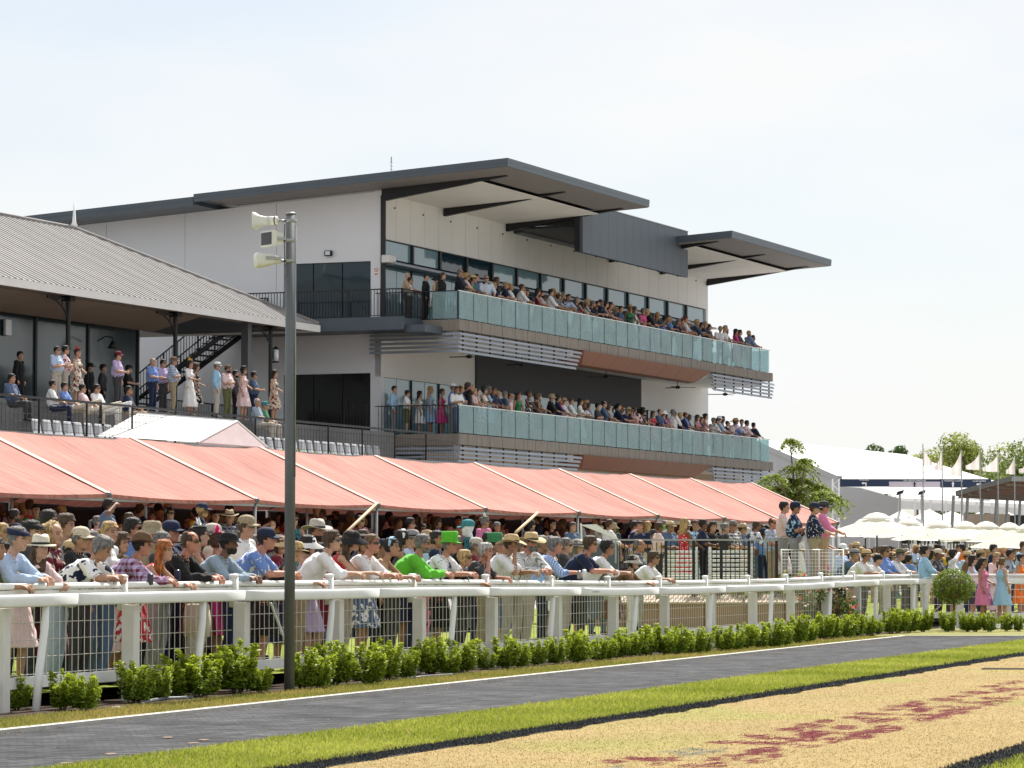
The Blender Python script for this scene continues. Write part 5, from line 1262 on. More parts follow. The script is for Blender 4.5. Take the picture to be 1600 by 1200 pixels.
# far trees over the marquee
far = [(1384, 688, 300, 1.1, 0), (1432, 712, 310, 1.5, 1), (1462, 706, 300, 1.9, 1), (1492, 700, 290, 1.7, 1), (1522, 690, 280, 1.8, 1), (1552, 700, 285, 1.8, 1), (1580, 706, 275, 1.6, 2), (1606, 700, 270, 1.8, 2), (1500, 735, 270, 1.6, 2), (1545, 735, 265, 1.6, 2), (1585, 735, 260, 1.7, 2)]
fl_ = ['small dark tree crown alone above the marquee roof', 'olive tree crown at the start of the far treeline', 'olive tree crown behind the first two flags', 'tall olive tree crown behind the third flag', 'tallest olive tree crown in the far treeline', 'olive tree crown behind the fifth flag', 'dark green tree crown behind the sixth flag', 'dark green tree crown at the picture edge', 'dark low tree crown behind the fourth flag foot', 'dark low tree crown above the rust roof corner', 'dark low tree crown just over the rust roof']
for i, ((px, py, Y, sc, kd), lb) in enumerate(zip(far, fl_)):
    c = at(px, py, Y); b = np.array([c[0], Y, 0]); hh = c[2]; r = random.Random(i + 40)
    bl_ = [(r.uniform(-1.2, 1.2) * sc, r.uniform(-1, 1) * sc, hh - 1.0 * sc + r.uniform(-.9, .8) * sc * (1 if kd else .6), r.uniform(.55, 1.05) * sc) for _ in range(9 if kd else 5)]
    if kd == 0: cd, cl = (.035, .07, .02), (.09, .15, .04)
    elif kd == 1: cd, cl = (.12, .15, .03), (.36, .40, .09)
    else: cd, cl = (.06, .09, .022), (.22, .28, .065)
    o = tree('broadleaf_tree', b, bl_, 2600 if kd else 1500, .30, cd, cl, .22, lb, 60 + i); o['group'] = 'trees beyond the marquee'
# clump of greenery and flowers behind the fence by the platform, and planting under the balustrade
def clump(name, c, r, n, size, cd, cl, seed, label, flower=None, cat='plant'):
    rg = np.random.default_rng(seed); bl_ = [(rg.uniform(-.6, .6) * r[0], rg.uniform(-.6, .6) * r[1], rg.uniform(.25, .75) * r[2], .42 * min(r[0], r[2]) * rg.uniform(.7, 1.2)) for _ in range(8)]
    P_, N_ = crown_points(n, bl_, rg, .3); P_[:, 2] = np.abs(P_[:, 2]); t = np.clip(rg.uniform(0, 1, n), 0, 1)[:, None]; cols = np.array(cd) * (1 - t) + np.array(cl) * t
    o = empty(name, c); link('foliage', leaf_mesh('foliage', P_, N_, size, cols, .55, seed), o)
    if flower is not None:
        m = max(6, n // 16); P2, N2 = crown_points(m, bl_, rg, .9); P2[:, 2] = np.abs(P2[:, 2]) + .03
        fc = np.array([flower[k % len(flower)] for k in range(m)]); link('blossom', leaf_mesh('blossom', P2, N2, size * 1.3, fc, .9, seed + 1), o)
    mb = MB(); 
    for b in bl_: mb.tube([(0, 0, 0), (b[0], b[1], b[2])], .008, 4)
    mb.build('stem', M['bark'], o); tag(o, label, cat); return o
for i, (px, w) in enumerate(((1085, .35), (1120, .35), (1150, .3), (1185, .35), (1212, .3), (1240, .3), (1290, .25))):
    p = at(px, 905, WY + .45 + (.9 if i > 4 else 0)); p[2] = .80 if i < 5 else 1.0
    clump('flower_clump', p, (w, .2, .36), 420, .05, (.10, .17, .02), (.36, .42, .06), 80 + i, 'flowering bedding plant at the balustrade foot, %s from the screen panel' % nth(i + 1), [(.55, .04, .25), (.6, .2, .04), (.62, .08, .1), (.65, .5, .06)])
for i, (px, py, r_) in enumerate(((1268, 985, (.5, .5, 1.25)), (1300, 985, (.6, .5, .95)), (1262, 960, (.35, .4, 1.0)), (1320, 985, (.35, .35, .75)))):
    p = at(px, py, 68.3 + i * .3); p[2] = .1
    clump('rose_bush', p, r_, 900, .06, (.03, .06, .015), (.17, .24, .05), 90 + i, ('dark rose bush in the gap beside the platform', 'rose bush with pale blooms before the platform', 'dark shrub against the platform side', 'small rose bush next to the white post')[i], [(.7, .5, .45), (.6, .12, .1)])
for i, u_ in enumerate(np.arange(-30, -6, 1.05)):
    if i % 1 == 0:
        p = stand(u_, -1.95, 4.35); clump('terrace_plant', p, (.55, .22, .5), 260, .08, (.07, .12, .02), (.28, .33, .06), 120 + i, 'leafy plant along the terrace foot, %s from the near end' % nth(i + 1))['group'] = 'plants along the terrace foot'
# ------------------------------------------------------------------ people: bodies
def obj_attr(n, name):
    a = n.new('ShaderNodeAttribute'); a.attribute_type = 'OBJECT'; a.attribute_name = name; return a
def cloth_mat(name, key):
    m, n, l, b = newmat(name); tc = n.new('ShaderNodeTexCoord')
    c1, c2, pt = obj_attr(n, key), obj_attr(n, key + '2'), obj_attr(n, key + '_pattern')
    def math_(op, a, bb=None, val=None):
        k = n.new('ShaderNodeMath'); k.operation = op
        l.new(a, k.inputs[0])
        if bb is not None: l.new(bb, k.inputs[1])
        if val is not None: k.inputs[1].default_value = val
        return k.outputs[0]
    nz = n.new('ShaderNodeTexNoise'); nz.inputs['Scale'].default_value = 13; nz.inputs['Detail'].default_value = 2.5; l.new(tc.outputs['Object'], nz.inputs[0])
    floral = math_('GREATER_THAN', nz.outputs[0], val=.55)
    sp = n.new('ShaderNodeSeparateXYZ'); l.new(tc.outputs['Object'], sp.inputs[0])
    def stripe(o, k, th): return math_('GREATER_THAN', math_('SINE', math_('MULTIPLY', o, val=k)), val=th)
    sx = math_('ADD', sp.outputs[0], sp.outputs[1]); chk = math_('MULTIPLY', math_('ADD', stripe(sx, 85, .2), stripe(sp.outputs[2], 85, .2)), val=.5)
    strp = stripe(sx, 190, .3)
    vo = n.new('ShaderNodeTexVoronoi'); vo.inputs['Scale'].default_value = 22; l.new(tc.outputs['Object'], vo.inputs[0]); dots = math_('LESS_THAN', vo.outputs['Distance'], val=.26)
    tot = None
    for k, f in ((1, floral), (2, chk), (3, strp), (4, dots)):
        sel = n.new('ShaderNodeMath'); sel.operation = 'COMPARE'; l.new(pt.outputs['Fac'], sel.inputs[0]); sel.inputs[1].default_value = k; sel.inputs[2].default_value = .3
        t = math_('MULTIPLY', sel.outputs[0], f); tot = t if tot is None else math_('ADD', tot, t)
    mx = n.new('ShaderNodeMix'); mx.data_type = 'RGBA'; l.new(tot, mx.inputs[0]); l.new(c1.outputs['Color'], mx.inputs[6]); l.new(c2.outputs['Color'], mx.inputs[7])
    l.new(mx.outputs[2], b.inputs['Base Color']); b.inputs['Roughness'].default_value = .85; b.inputs['Specular IOR Level'].default_value = .2
    b.inputs['Sheen Weight'].default_value = .15
    wn_ = n.new('ShaderNodeTexNoise'); wn_.inputs['Scale'].default_value = 9; wn_.inputs['Detail'].default_value = 3; wn_.inputs['Distortion'].default_value = .8
    mp = n.new('ShaderNodeMapping'); mp.inputs['Scale'].default_value = (1, 1, .5); l.new(tc.outputs['Object'], mp.inputs[0]); l.new(mp.outputs[0], wn_.inputs[0])
    bp = n.new('ShaderNodeBump'); bp.inputs['Strength'].default_value = .8; bp.inputs['Distance'].default_value = .06; l.new(wn_.outputs[0], bp.inputs['Height']); l.new(bp.outputs[0], b.inputs['Normal'])
    return m
def tint_mat(name, key, rough=.6, sss=0.0, bump=0.0, bscale=60, lo=.85, hi=1.1, vs=25):
    m, n, l, b = newmat(name); a = obj_attr(n, key); tc = n.new('ShaderNodeTexCoord')
    nz = n.new('ShaderNodeTexNoise'); nz.inputs['Scale'].default_value = vs; nz.inputs['Detail'].default_value = 3
    m0 = n.new('ShaderNodeMapping'); m0.inputs['Scale'].default_value = (1, .6, .35 if vs > 30 else 1); l.new(tc.outputs['Object'], m0.inputs[0]); l.new(m0.outputs[0], nz.inputs[0])
    r = ramp(n, [(.34, (lo, lo, lo)), (.66, (hi, hi, hi))]); l.new(nz.outputs[0], r.inputs[0])
    mx = n.new('ShaderNodeMix'); mx.data_type = 'RGBA'; mx.blend_type = 'MULTIPLY'; mx.inputs[0].default_value = 1; l.new(a.outputs['Color'], mx.inputs[6]); l.new(r.outputs[0], mx.inputs[7])
    l.new(mx.outputs[2], b.inputs['Base Color']); b.inputs['Roughness'].default_value = rough; b.inputs['Specular IOR Level'].default_value = .35
    if bump:
        n2 = n.new('ShaderNodeTexNoise'); n2.inputs['Scale'].default_value = bscale; n2.inputs['Detail'].default_value = 3
        mp = n.new('ShaderNodeMapping'); mp.inputs['Scale'].default_value = (1, 1, .25); l.new(tc.outputs['Object'], mp.inputs[0]); l.new(mp.outputs[0], n2.inputs[0])
        bp = n.new('ShaderNodeBump'); bp.inputs['Strength'].default_value = bump; bp.inputs['Distance'].default_value = .02; l.new(n2.outputs[0], bp.inputs['Height']); l.new(bp.outputs[0], b.inputs['Normal'])
    return m
MS = [tint_mat('skin', 'skin', .55), cloth_mat('shirt', 'shirt'), cloth_mat('bottoms', 'legs'), tint_mat('shoes', 'shoes', .5), mat('eye_dark', (.03, .02, .018), .3), tint_mat('lips', 'lips', .5)]
M['hair'] = tint_mat('hair', 'tint', .55, bump=1.0, bscale=70, lo=.4, hi=1.45, vs=48)
M['hat'] = tint_mat('hat', 'tint', .8, bump=.25, bscale=150)
M['lens'] = glass_dark('lens', (.008, .008, .01), .08)
M['feather'] = tint_mat('feather', 'tint', .7)

def vlerp(a, b, t): return tuple(a[i] + (b[i] - a[i]) * t for i in range(3))
class Body:
    def __init__(s): s.parts = []           # (verts, faces, slot)
    def loft(s, rings, slot):
        mb = MB(); mb.rings(rings); s.parts.append((mb.v, mb.f, slot))
    def cap(s, p, q, r0, r1, slot, n=12, sx=1.0):
        p, q = Vector(p), Vector(q); d = (q - p); L = d.length; d.normalize()
        x = d.cross(Vector((0, 0, 1)));
        if x.length < .05: x = d.cross(Vector((0, 1, 0)))
        x.normalize(); y = d.cross(x); rings = []
        def ring(c, r): return [tuple(c + x * (math.cos(2 * math.pi * k / n) * r) + y * (math.sin(2 * math.pi * k / n) * r)) for k in range(n)]
        for a in (-75, -45, -20): rings.append(ring(p + d * (r0 * math.sin(R(a))), r0 * math.cos(R(a))))
        m = max(2, int(L / .022))
        for i in range(m + 1): t = i / m; rings.append(ring(p + d * L * t, r0 + (r1 - r0) * t))
        for a in (20, 45, 75): rings.append(ring(q + d * (r1 * math.sin(R(a))), r1 * math.cos(R(a))))
        s.loft(rings, slot)
    def ell(s, c, r, slot, n=14, k=10):
        mb = MB(); mb.ball(c, r, n, k); s.parts.append((mb.v, mb.f, slot))
HEAD_R = [(-.118, .026, .070, -.035), (-.108, .042, .084, .0), (-.085, .056, .091, .035), (-.055, .066, .092, .07), (-.02, .072, .09, .09), (.01, .075, .089, .099), (.04, .077, .093, .103), (.07, .073, .085, .098), (.095, .061, .066, .08), (.112, .04, .042, .052), (.12, .018, .02, .024)]
def head_rings(n=20, grow=0.0, rings=HEAD_R):
    out = []
    for z, w, f, b in rings:
        rr = []
        for k in range(n):
            a = 2 * math.pi * k / n; c_, s_ = math.cos(a), math.sin(a)
            rr.append(((w + grow) * c_, ((f if s_ > 0 else b) + grow) * s_ if True else 0, z + (grow if z > .09 else 0)))
        out.append(rr)
    return out
def xf(ring, H): return [tuple(H @ Vector(p)) for p in ring]
def make_body(name, pose, fem=False, sleeve='short', bottom='trousers', belly=0.0, voxel=.0105):
    """pose: joints dict. Local frame: faces +Y, right hand at +X, feet on z=0."""
    B = Body(); J = pose
    pel, che, neck = Vector(J['pelvis']), Vector(J['chest']), Vector(J['neck'])
    H = Matrix.Translation(Vector(J['head'])) @ Matrix.Rotation(R(J.get('yaw', 0)), 4, 'Z') @ Matrix.Rotation(R(J.get('pitch', 0)), 4, 'X')
    # torso along a bent spine
    spine = [pel + Vector((0, 0, -.06)), pel + Vector((0, 0, .05)), pel.lerp(che, .5), che, che.lerp(neck, .55), che.lerp(neck, .85)]
    wd = [(.17, .13), (.178, .135), (.172 + belly * .4, .132 + belly), (.2, .142 + belly * .4), (.196, .122), (.125, .088)]
    if fem: wd = [(.158, .118), (.160, .12), (.122, .092), (.15, .115), (.145, .09), (.09, .062)]
    sd = (Vector(J['shR']) - Vector(J['shL'])).normalized()
    rings = []; m = 26
    for i in range(m + 1):
        t = i / m * (len(spine) - 1); k = min(int(t), len(spine) - 2); f = t - k
        f2 = f * f * (3 - 2 * f)
        c = spine[k].lerp(spine[k + 1], f); w = wd[k][0] + (wd[k + 1][0] - wd[k][0]) * f2; d = wd[k][1] + (wd[k + 1][1] - wd[k][1]) * f2
        ax = (spine[k + 1] - spine[k]).normalized(); xd = (sd - ax * sd.dot(ax)).normalized(); yd = ax.cross(xd) * -1
        if yd.y < 0: yd = -yd
        fw = belly * 1.2 * math.exp(-((t - 1.6) / .8) ** 2)
        rings.append([tuple(c + xd * (w * math.copysign(abs(math.cos(a)) ** .8, math.cos(a))) + yd * ((d + (fw if math.sin(a) > 0 else 0)) * math.sin(a))) for a in [2 * math.pi * q / 20 for q in range(20)]])
    split = int(m * (1.05 / 5))
    B.loft(rings[split:], 1); B.loft(rings[:split + 2], 1 if bottom == 'dress' else 2)
    if bottom == 'trousers' or bottom == 'shorts':      # belt
        pass
    if fem:
        for sx in (-.065, .065): B.ell(tuple(che + Vector((sx, .085, .0))), (.06, .055, .058), 1)
    # neck and head
    B.cap(neck + Vector((0, -.01, -.05)), H @ Vector((0, -.015, -.06)), .056 if not fem else .048, .052 if not fem else .045, 0)
    B.loft([xf(r, H) for r in head_rings()], 0)
    B.cap(H @ Vector((0, .086, .012)), H @ Vector((0, .108, -.026)), .008, .0135, 0, 8)
    for sx in (-1, 1): B.ell(tuple(H @ Vector((sx * .077, -.008, -.008))), (.012, .02, .031), 0, 10, 8)
    if sleeve != 'none':
        B.loft([[tuple(neck + Vector((math.cos(a) * r, math.sin(a) * r * .95 - .005, z))) for a in [2 * math.pi * q / 16 for q in range(16)]] for r, z in ((.085, -.06), (.072, -.03), (.063, -.005), (.060, .004))], 1)
    # arms
    for sgn, sd_ in ((1, 'R'), (-1, 'L')):
        S, E, W = Vector(J['sh' + sd_]), Vector(J['el' + sd_]), Vector(J['wr' + sd_])
        ra = .052 if not fem else .039
        if sleeve in ('short', 'long', 'rolled'):
            B.cap(S, S.lerp(E, .74 if sleeve == 'short' else 1), ra + .024, ra + .02, 1)
            B.ell(tuple(S), (.08, .078, .074), 1)
        else: B.ell(tuple(S), (ra + .012,) * 3, 0)
        B.cap(S, E, ra, ra * .86, 0)
        if sleeve == 'long': B.cap(E, E.lerp(W, .93), ra + .015, .044, 1)
        if sleeve == 'rolled': B.cap(E, E.lerp(W, .3), ra + .017, .056, 1)
        B.cap(E, W, ra * .86, .028 if not fem else .023, 0)
        hd = Vector(J.get('hd' + sd_, tuple((W - E).normalized()))).normalized()
        pn = Vector(J.get('pn' + sd_, (0, 0, -1))); side = hd.cross(pn).normalized() * sgn; pn = side.cross(hd).normalized() * sgn
        if pn.dot(Vector(J.get('pn' + sd_, (0, 0, -1)))) < 0: pn = -pn
        k = .92 if fem else 1.0; pc = W + hd * .05 * k
        B.cap(W + hd * .01, W + hd * .075 * k, .027 * k, .031 * k, 0); B.cap(W + hd * .03 + side * .02, W + hd * .08 * k + side * .024, .018, .016, 0); B.cap(W + hd * .03 - side * .02, W + hd * .08 * k - side * .024, .018, .016, 0)
        curl = J.get('curl' + sd_, .5)
        for q, (o_, ln) in enumerate(((-.031, .072), (-.0105, .082), (.0105, .077), (.031, .06))):
            b0 = W + hd * .085 * k + side * o_ * k; d1 = (hd * math.cos(curl) + pn * math.sin(curl)); d2 = (hd * math.cos(curl * 2.3) + pn * math.sin(curl * 2.3))
            b1 = b0 + d1 * ln * .52 * k; b2 = b1 + d2 * ln * .48 * k
            B.cap(b0, b1, .0098, .0092, 0, 8); B.cap(b1, b2, .0092, .0082, 0, 8)
        th0 = W + hd * .03 * k - side * .028 * k * 1.0; th1 = th0 + (hd * .6 - side * .65 + pn * .3).normalized() * .042 * k; th2 = th1 + (hd * .9 - side * .1 + pn * .35).normalized() * .03 * k
        B.cap(th0, th1, .013, .0108, 0, 8); B.cap(th1, th2, .0108, .009, 0, 8)
    # legs
    for sd_ in 'RL':
        h, kn, an = Vector(J['hip' + sd_]), Vector(J['kn' + sd_]), Vector(J['an' + sd_]); toe = Vector(J['toe' + sd_])
        if bottom == 'trousers': B.cap(h, kn, .098, .072, 2); B.cap(kn, an + Vector((0, 0, .02)), .072, .056, 2); 
        elif bottom == 'shorts': B.cap(h, h.lerp(kn, .93), .102, .088, 2); B.cap(kn.lerp(h, .2), kn, .058, .054, 0); B.cap(kn, kn.lerp(an, .35), .053, .058, 0); B.cap(kn.lerp(an, .35), an, .058, .036, 0)
        else: B.cap(h, kn, .082, .052, 0); B.cap(kn, kn.lerp(an, .35), .048, .052, 0); B.cap(kn.lerp(an, .35), an, .052, .032, 0)
        f = (toe - an); f.z = 0; f.normalize()
        B.cap(Vector((an.x, an.y, .05)) - f * .04, Vector((an.x, an.y, .045)) + f * .13, .047, .036, 3); B.cap(Vector((an.x, an.y, .022)) - f * .05, Vector((an.x, an.y, .02)) + f * .16, .022, .02, 3); B.cap(an, Vector((an.x, an.y, .05)), .04, .045, 3 if bottom != 'dress' else 0)
    if bottom == 'dress':
        hz = J.get('hem', .48); kl = (Vector(J['knR']) + Vector(J['knL'])) / 2; w0 = pel + Vector((0, 0, .1)); rr = []
        base = Vector((kl.x, kl.y, hz)); nn = 28
        for i in range(16):
            t = i / 15; c = w0.lerp(base, t); c.x = w0.x + (base.x - w0.x) * t
            w = .128 + .14 * t ** .75; d = .10 + .13 * t ** .8; fl = .018 * t
            rr.append([(c.x + (w + fl * math.sin(7 * a + 1)) * math.cos(a), c.y + (d + fl * math.sin(7 * a + 1)) * math.sin(a), c.z) for a in [2 * math.pi * q / nn for q in range(nn)]])
        B.loft(rr[::-1], 2)
    # one continuous surface
    V = []; Fc = []; kd_pts = []; slots = []
    for v, f, s in B.parts:
        n0 = len(V); V += v; Fc += [tuple(n0 + i for i in q) for q in f]; kd_pts += v; slots += [s] * len(v)
    me = bpy.data.meshes.new(name + '_raw'); me.from_pydata(V, [], Fc)
    bm = bmesh.new(); bm.from_mesh(me); bmesh.ops.recalc_face_normals(bm, faces=bm.faces); bm.to_mesh(me); bm.free()
    ob = bpy.data.objects.new('tmp', me); COL.objects.link(ob)
    md = ob.modifiers.new('r', 'REMESH'); md.mode = 'VOXEL'; md.voxel_size = voxel; md.use_smooth_shade = True
    sm = ob.modifiers.new('s', 'SMOOTH'); sm.factor = .5; sm.iterations = 2
    dg = bpy.context.evaluated_depsgraph_get(); dg.update()
    out = bpy.data.meshes.new_from_object(ob.evaluated_get(dg)); bpy.data.objects.remove(ob); bpy.data.meshes.remove(me)
    out.name = name
    kd = kdtree.KDTree(len(kd_pts))
    for i, p in enumerate(kd_pts): kd.insert(p, i)
    kd.balance(); Hi = H.inverted(); idx = []
    nf = len(out.polygons); cen = np.zeros(nf * 3); out.polygons.foreach_get('center', cen); cen = cen.reshape(-1, 3)
    for c in cen:
        s = slots[kd.find(c)[1]]
        if s == 0:
            q = Hi @ Vector(c)
            if q.y > .055 and abs(q.z) < .13:
                ax_ = abs(q.x)
                if .016 < ax_ < .047 and .0 < q.z < .016: s = 4
                elif .012 < ax_ < .052 and .026 < q.z < .036: s = 4
                elif ax_ < .026 and -.064 < q.z < -.051: s = 5
        idx.append(s)
    # cloth folds: push clothing vertices in and out along their normals
    vslot = np.zeros(len(out.vertices), int)
    for pgon, s_ in zip(out.polygons, idx):
        if s_ in (1, 2):
            for vi in pgon.vertices: vslot[vi] = s_
    nrm_v = [v.normal.copy() for v in out.vertices]
    for v, s_, nv_ in zip(out.vertices, vslot, nrm_v):
        if s_:
            c = v.co; k = mnoise.noise((c.x * 11 + c.z * 5, c.y * 11, c.z * 6 - c.x * 4)) + .6 * mnoise.noise((c.x * 23, c.y * 23, c.z * 10 + 7))
            v.co = c + nv_ * (k * (.011 if s_ == 1 else .009))
    for m_ in MS: out.materials.append(m_)
    out.polygons.foreach_set('material_index', idx); out.polygons.foreach_set('use_smooth', [True] * nf); out.update()
    return dict(mesh=out, H=H, top=(H @ Vector((0, 0, .12))).z, head=H.translation.copy())
def legs(yh=0.0, spread=.10, yk=.02, ya=0.0):
    d = {}
    for s, k in ((1, 'R'), (-1, 'L')):
        d['hip' + k] = (s * .088, yh, .90); d['kn' + k] = (s * (.09 + spread * .1), (yh + ya) / 2 + yk, .49); d['an' + k] = (s * (.09 + spread * .3), ya, .08); d['toe' + k] = (s * .13, ya + .2, .03)
    return d
def stand_pose(**kw):
    p = dict(pelvis=(0, 0, .96), chest=(0, .0, 1.28), neck=(0, -.005, 1.46), head=(0, .025, 1.62), shR=(.185, -.01, 1.415), shL=(-.185, -.01, 1.415),
             elR=(.235, -.03, 1.14), wrR=(.225, .06, .90), elL=(-.235, -.03, 1.14), wrL=(-.225, .06, .90)); p.update(legs()); p.update(kw); return p
def lean_pose(**kw):
    p = dict(pelvis=(0, -.20, .94), chest=(0, -.02, 1.22), neck=(0, .11, 1.40), head=(0, .20, 1.555), shR=(.185, .09, 1.35), shL=(-.185, .09, 1.35),
             elR=(.245, .27, 1.155), wrR=(.09, .48, 1.16), elL=(-.245, .27, 1.155), wrL=(-.06, .50, 1.165), hdR=(-.5, .8, -.1), hdL=(.5, .8, -.1), curlR=.7, curlL=.7)
    p.update(legs(-.2, .1, .03, -.26)); p.update(kw); return p
def sit_pose(**kw):
    p = dict(pelvis=(0, 0, .50), chest=(0, -.06, .82), neck=(0, -.07, 1.0), head=(0, -.03, 1.16), shR=(.185, -.07, .96), shL=(-.185, -.07, .96), elR=(.23, .05, .72), wrR=(.12, .26, .66), elL=(-.23, .05, .72), wrL=(-.12, .26, .66))
    for s, k in ((1, 'R'), (-1, 'L')):
        p['hip' + k] = (s * .09, .02, .47); p['kn' + k] = (s * .11, .44, .50); p['an' + k] = (s * .11, .46, .08); p['toe' + k] = (s * .11, .66, .03)
    p.update(kw); return p
UPR = dict(elR=(.25, .08, 1.17), wrR=(.10, .29, 1.13), hdR=(-.3, .9, .2), curlR=.9, pnR=(-1, 0, -.2))
FOLD = dict(elR=(.25, .06, 1.15), wrR=(-.03, .20, 1.19), hdR=(-.9, .1, .1), elL=(-.25, .06, 1.15), wrL=(.05, .18, 1.15), hdL=(.9, .1, .1), pnR=(0, -1, 0), pnL=(0, -1, 0))
RAIL = dict(elR=(.245, .14, 1.18), wrR=(.16, .36, 1.10), elL=(-.245, .14, 1.18), wrL=(-.16, .36, 1.10), hdR=(-.1, .9, -.3), hdL=(.1, .9, -.3))
CHIN = dict(elR=(.2, .30, 1.155), wrR=(.09, .27, 1.40), hdR=(-.25, .1, .95), pnR=(0, -1, .1), curlR=.9)
SHADE = dict(elR=(.33, .12, 1.50), wrR=(.12, .17, 1.64), hdR=(-.9, .0, .25), pnR=(0, 0, -1), curlR=.2)
T = {}
T['lean_short'] = make_body('lean_short', lean_pose(), belly=.03)
T['lean_rolled'] = make_body('lean_rolled', lean_pose(yaw=-8, pitch=4), sleeve='rolled', belly=.02)
T['lean_long'] = make_body('lean_long', lean_pose(yaw=6), sleeve='long', belly=.045)
T['lean_down'] = make_body('lean_down', lean_pose(chest=(0, .03, 1.17), neck=(0, .18, 1.33), head=(0, .285, 1.455), pitch=-26, shR=(.185, .16, 1.29), shL=(-.185, .16, 1.29), elR=(.27, .33, 1.15), wrR=(.05, .40, 1.16), elL=(-.27, .33, 1.15), wrL=(-.03, .44, 1.17)), sleeve='short', belly=.04)
T['lean_chin'] = make_body('lean_chin', lean_pose(**CHIN), sleeve='short')
T['lean_woman'] = make_body('lean_woman', lean_pose(shR=(.16, .09, 1.34), shL=(-.16, .09, 1.34)), fem=True, sleeve='none', bottom='dress')
T['lean_woman_top'] = make_body('lean_woman_top', lean_pose(shR=(.16, .09, 1.34), shL=(-.16, .09, 1.34), yaw=-12), fem=True, sleeve='short', bottom='dress')
T['stand_short'] = make_body('stand_short', stand_pose(**UPR), belly=.04)
T['stand_down'] = make_body('stand_down', stand_pose(yaw=-15), sleeve='long')
T['stand_fold'] = make_body('stand_fold', stand_pose(**FOLD), belly=.05)
T['stand_rail'] = make_body('stand_rail', stand_pose(**RAIL), sleeve='rolled', belly=.02)
T['stand_shorts'] = make_body('stand_shorts', stand_pose(**UPR, yaw=18), bottom='shorts')
T['shade_man'] = make_body('shade_man', stand_pose(**SHADE), sleeve='short')
T['woman_dress'] = make_body('woman_dress', stand_pose(shR=(.16, -.01, 1.41), shL=(-.16, -.01, 1.41), elR=(.21, -.02, 1.14), wrR=(.2, .08, .92), elL=(-.2, .04, 1.15), wrL=(-.05, .22, 1.08)), fem=True, sleeve='none', bottom='dress')
T['woman_top'] = make_body('woman_top', stand_pose(shR=(.16, -.01, 1.41), shL=(-.16, -.01, 1.41), **UPR, yaw=-20, hem=.30), fem=True, sleeve='short', bottom='dress')
T['woman_rail'] = make_body('woman_rail', stand_pose(shR=(.16, -.01, 1.41), shL=(-.16, -.01, 1.41), **RAIL, yaw=12), fem=True, sleeve='none', bottom='dress')
T['woman_shade'] = make_body('woman_shade', stand_pose(shR=(.16, -.01, 1.41), shL=(-.16, -.01, 1.41), **SHADE), fem=True, sleeve='long', bottom='dress')
T['sit_man'] = make_body('sit_man', sit_pose(), belly=.03)
T['sit_back'] = make_body('sit_back', sit_pose(pelvis=(0, .06, .50), chest=(0, -.10, .80), neck=(0, -.16, .97), head=(0, -.13, 1.13), shR=(.185, -.15, .93), shL=(-.185, -.15, .93), elR=(.24, -.02, .70), wrR=(.12, .2, .66), elL=(-.24, -.02, .70), wrL=(-.12, .2, .66), knR=(.1, .52, .60), anR=(.08, .95, .70), toeR=(.08, 1.1, .8)), bottom='trousers')

# ------------------------------------------------------------------ people: hair, hats, glasses (head frame)
def shell(fn, grow, name, m, n=28, extra=None):
    """shell over the skull where fn(x,y,z) keeps"""
    fine = []
    for (a, b) in zip(HEAD_R, HEAD_R[1:]):
        for k in range(3): fine.append(tuple(a[i] + (b[i] - a[i]) * k / 3 for i in range(4)))
    fine.append(HEAD_R[-1]); fine.append((.1225, .004, .004, .005))
    rr = head_rings(n, grow, fine); mb = MB(); nn = n
    vs_ = [p for r in rr for p in r]
    vs_ = [tuple(Vector(p) * (1 + .07 * mnoise.noise(Vector(p) * 24) + .05 * mnoise.noise(Vector((p[0] * 90, p[1] * 90, p[2] * 25))))) for p in vs_]
    fs_ = []
    for i in range(len(rr) - 1):
        for k in range(nn):
            q = (i * nn + k, i * nn + (k + 1) % nn, (i + 1) * nn + (k + 1) % nn, (i + 1) * nn + k)
            c = sum((Vector(vs_[j]) for j in q), Vector()) / 4
            if fn(c.x, c.y, c.z): fs_.append(q)
    fs_.append(tuple((len(rr) - 1) * nn + k for k in range(nn)))
    mb.add(vs_, fs_)
    if extra: extra(mb)
    me = mb.mesh(name, m, True)
    bm = bmesh.new(); bm.from_mesh(me); bmesh.ops.delete(bm, geom=[v for v in bm.verts if not v.link_faces], context='VERTS'); bm.to_mesh(me); bm.free(); return me
HM = {}
short = lambda x, y, z: z > (.062 if y > .055 else (.03 if y > .02 else (-.01 if y > -.03 else -.062)))
HM['short'] = shell(short, .013, 'hair_short', M['hair'])
HM['thick'] = shell(lambda x, y, z: z > (.058 if y > .06 else (.02 if y > .02 else (-.02 if y > -.03 else -.085))), .024, 'hair_thick', M['hair'])
HM['balding'] = shell(lambda x, y, z: (z < .085 or y < -.02) and z > (.2 if y > .045 else (.02 if y > .0 else (-.01 if y > -.03 else -.062))), .009, 'hair_balding', M['hair'])
def long_extra(mb):
    rr = []
    for i in range(9):
        t = i / 8; z = .02 - .27 * t; w = .088 + .012 * math.sin(t * 3); rr.append([(w * math.cos(a), -.035 + (.075 if math.sin(a) < 0 else .03) * math.sin(a) - .02 * t, z + .008 * math.sin(5 * a)) for a in [2 * math.pi * k / 20 for k in range(20)]])
    mb.rings(rr)
HM['long'] = shell(lambda x, y, z: z > (.06 if y > .06 else (.0 if y > .025 else -.07)), .017, 'hair_long', M['hair'], extra=long_extra)
HM['bun'] = shell(lambda x, y, z: z > (.06 if y > .05 else (.02 if y > .01 else -.06)), .013, 'hair_bun', M['hair'], extra=lambda mb: mb.ball((0, -.095, .075), (.045, .042, .042), 12, 8))
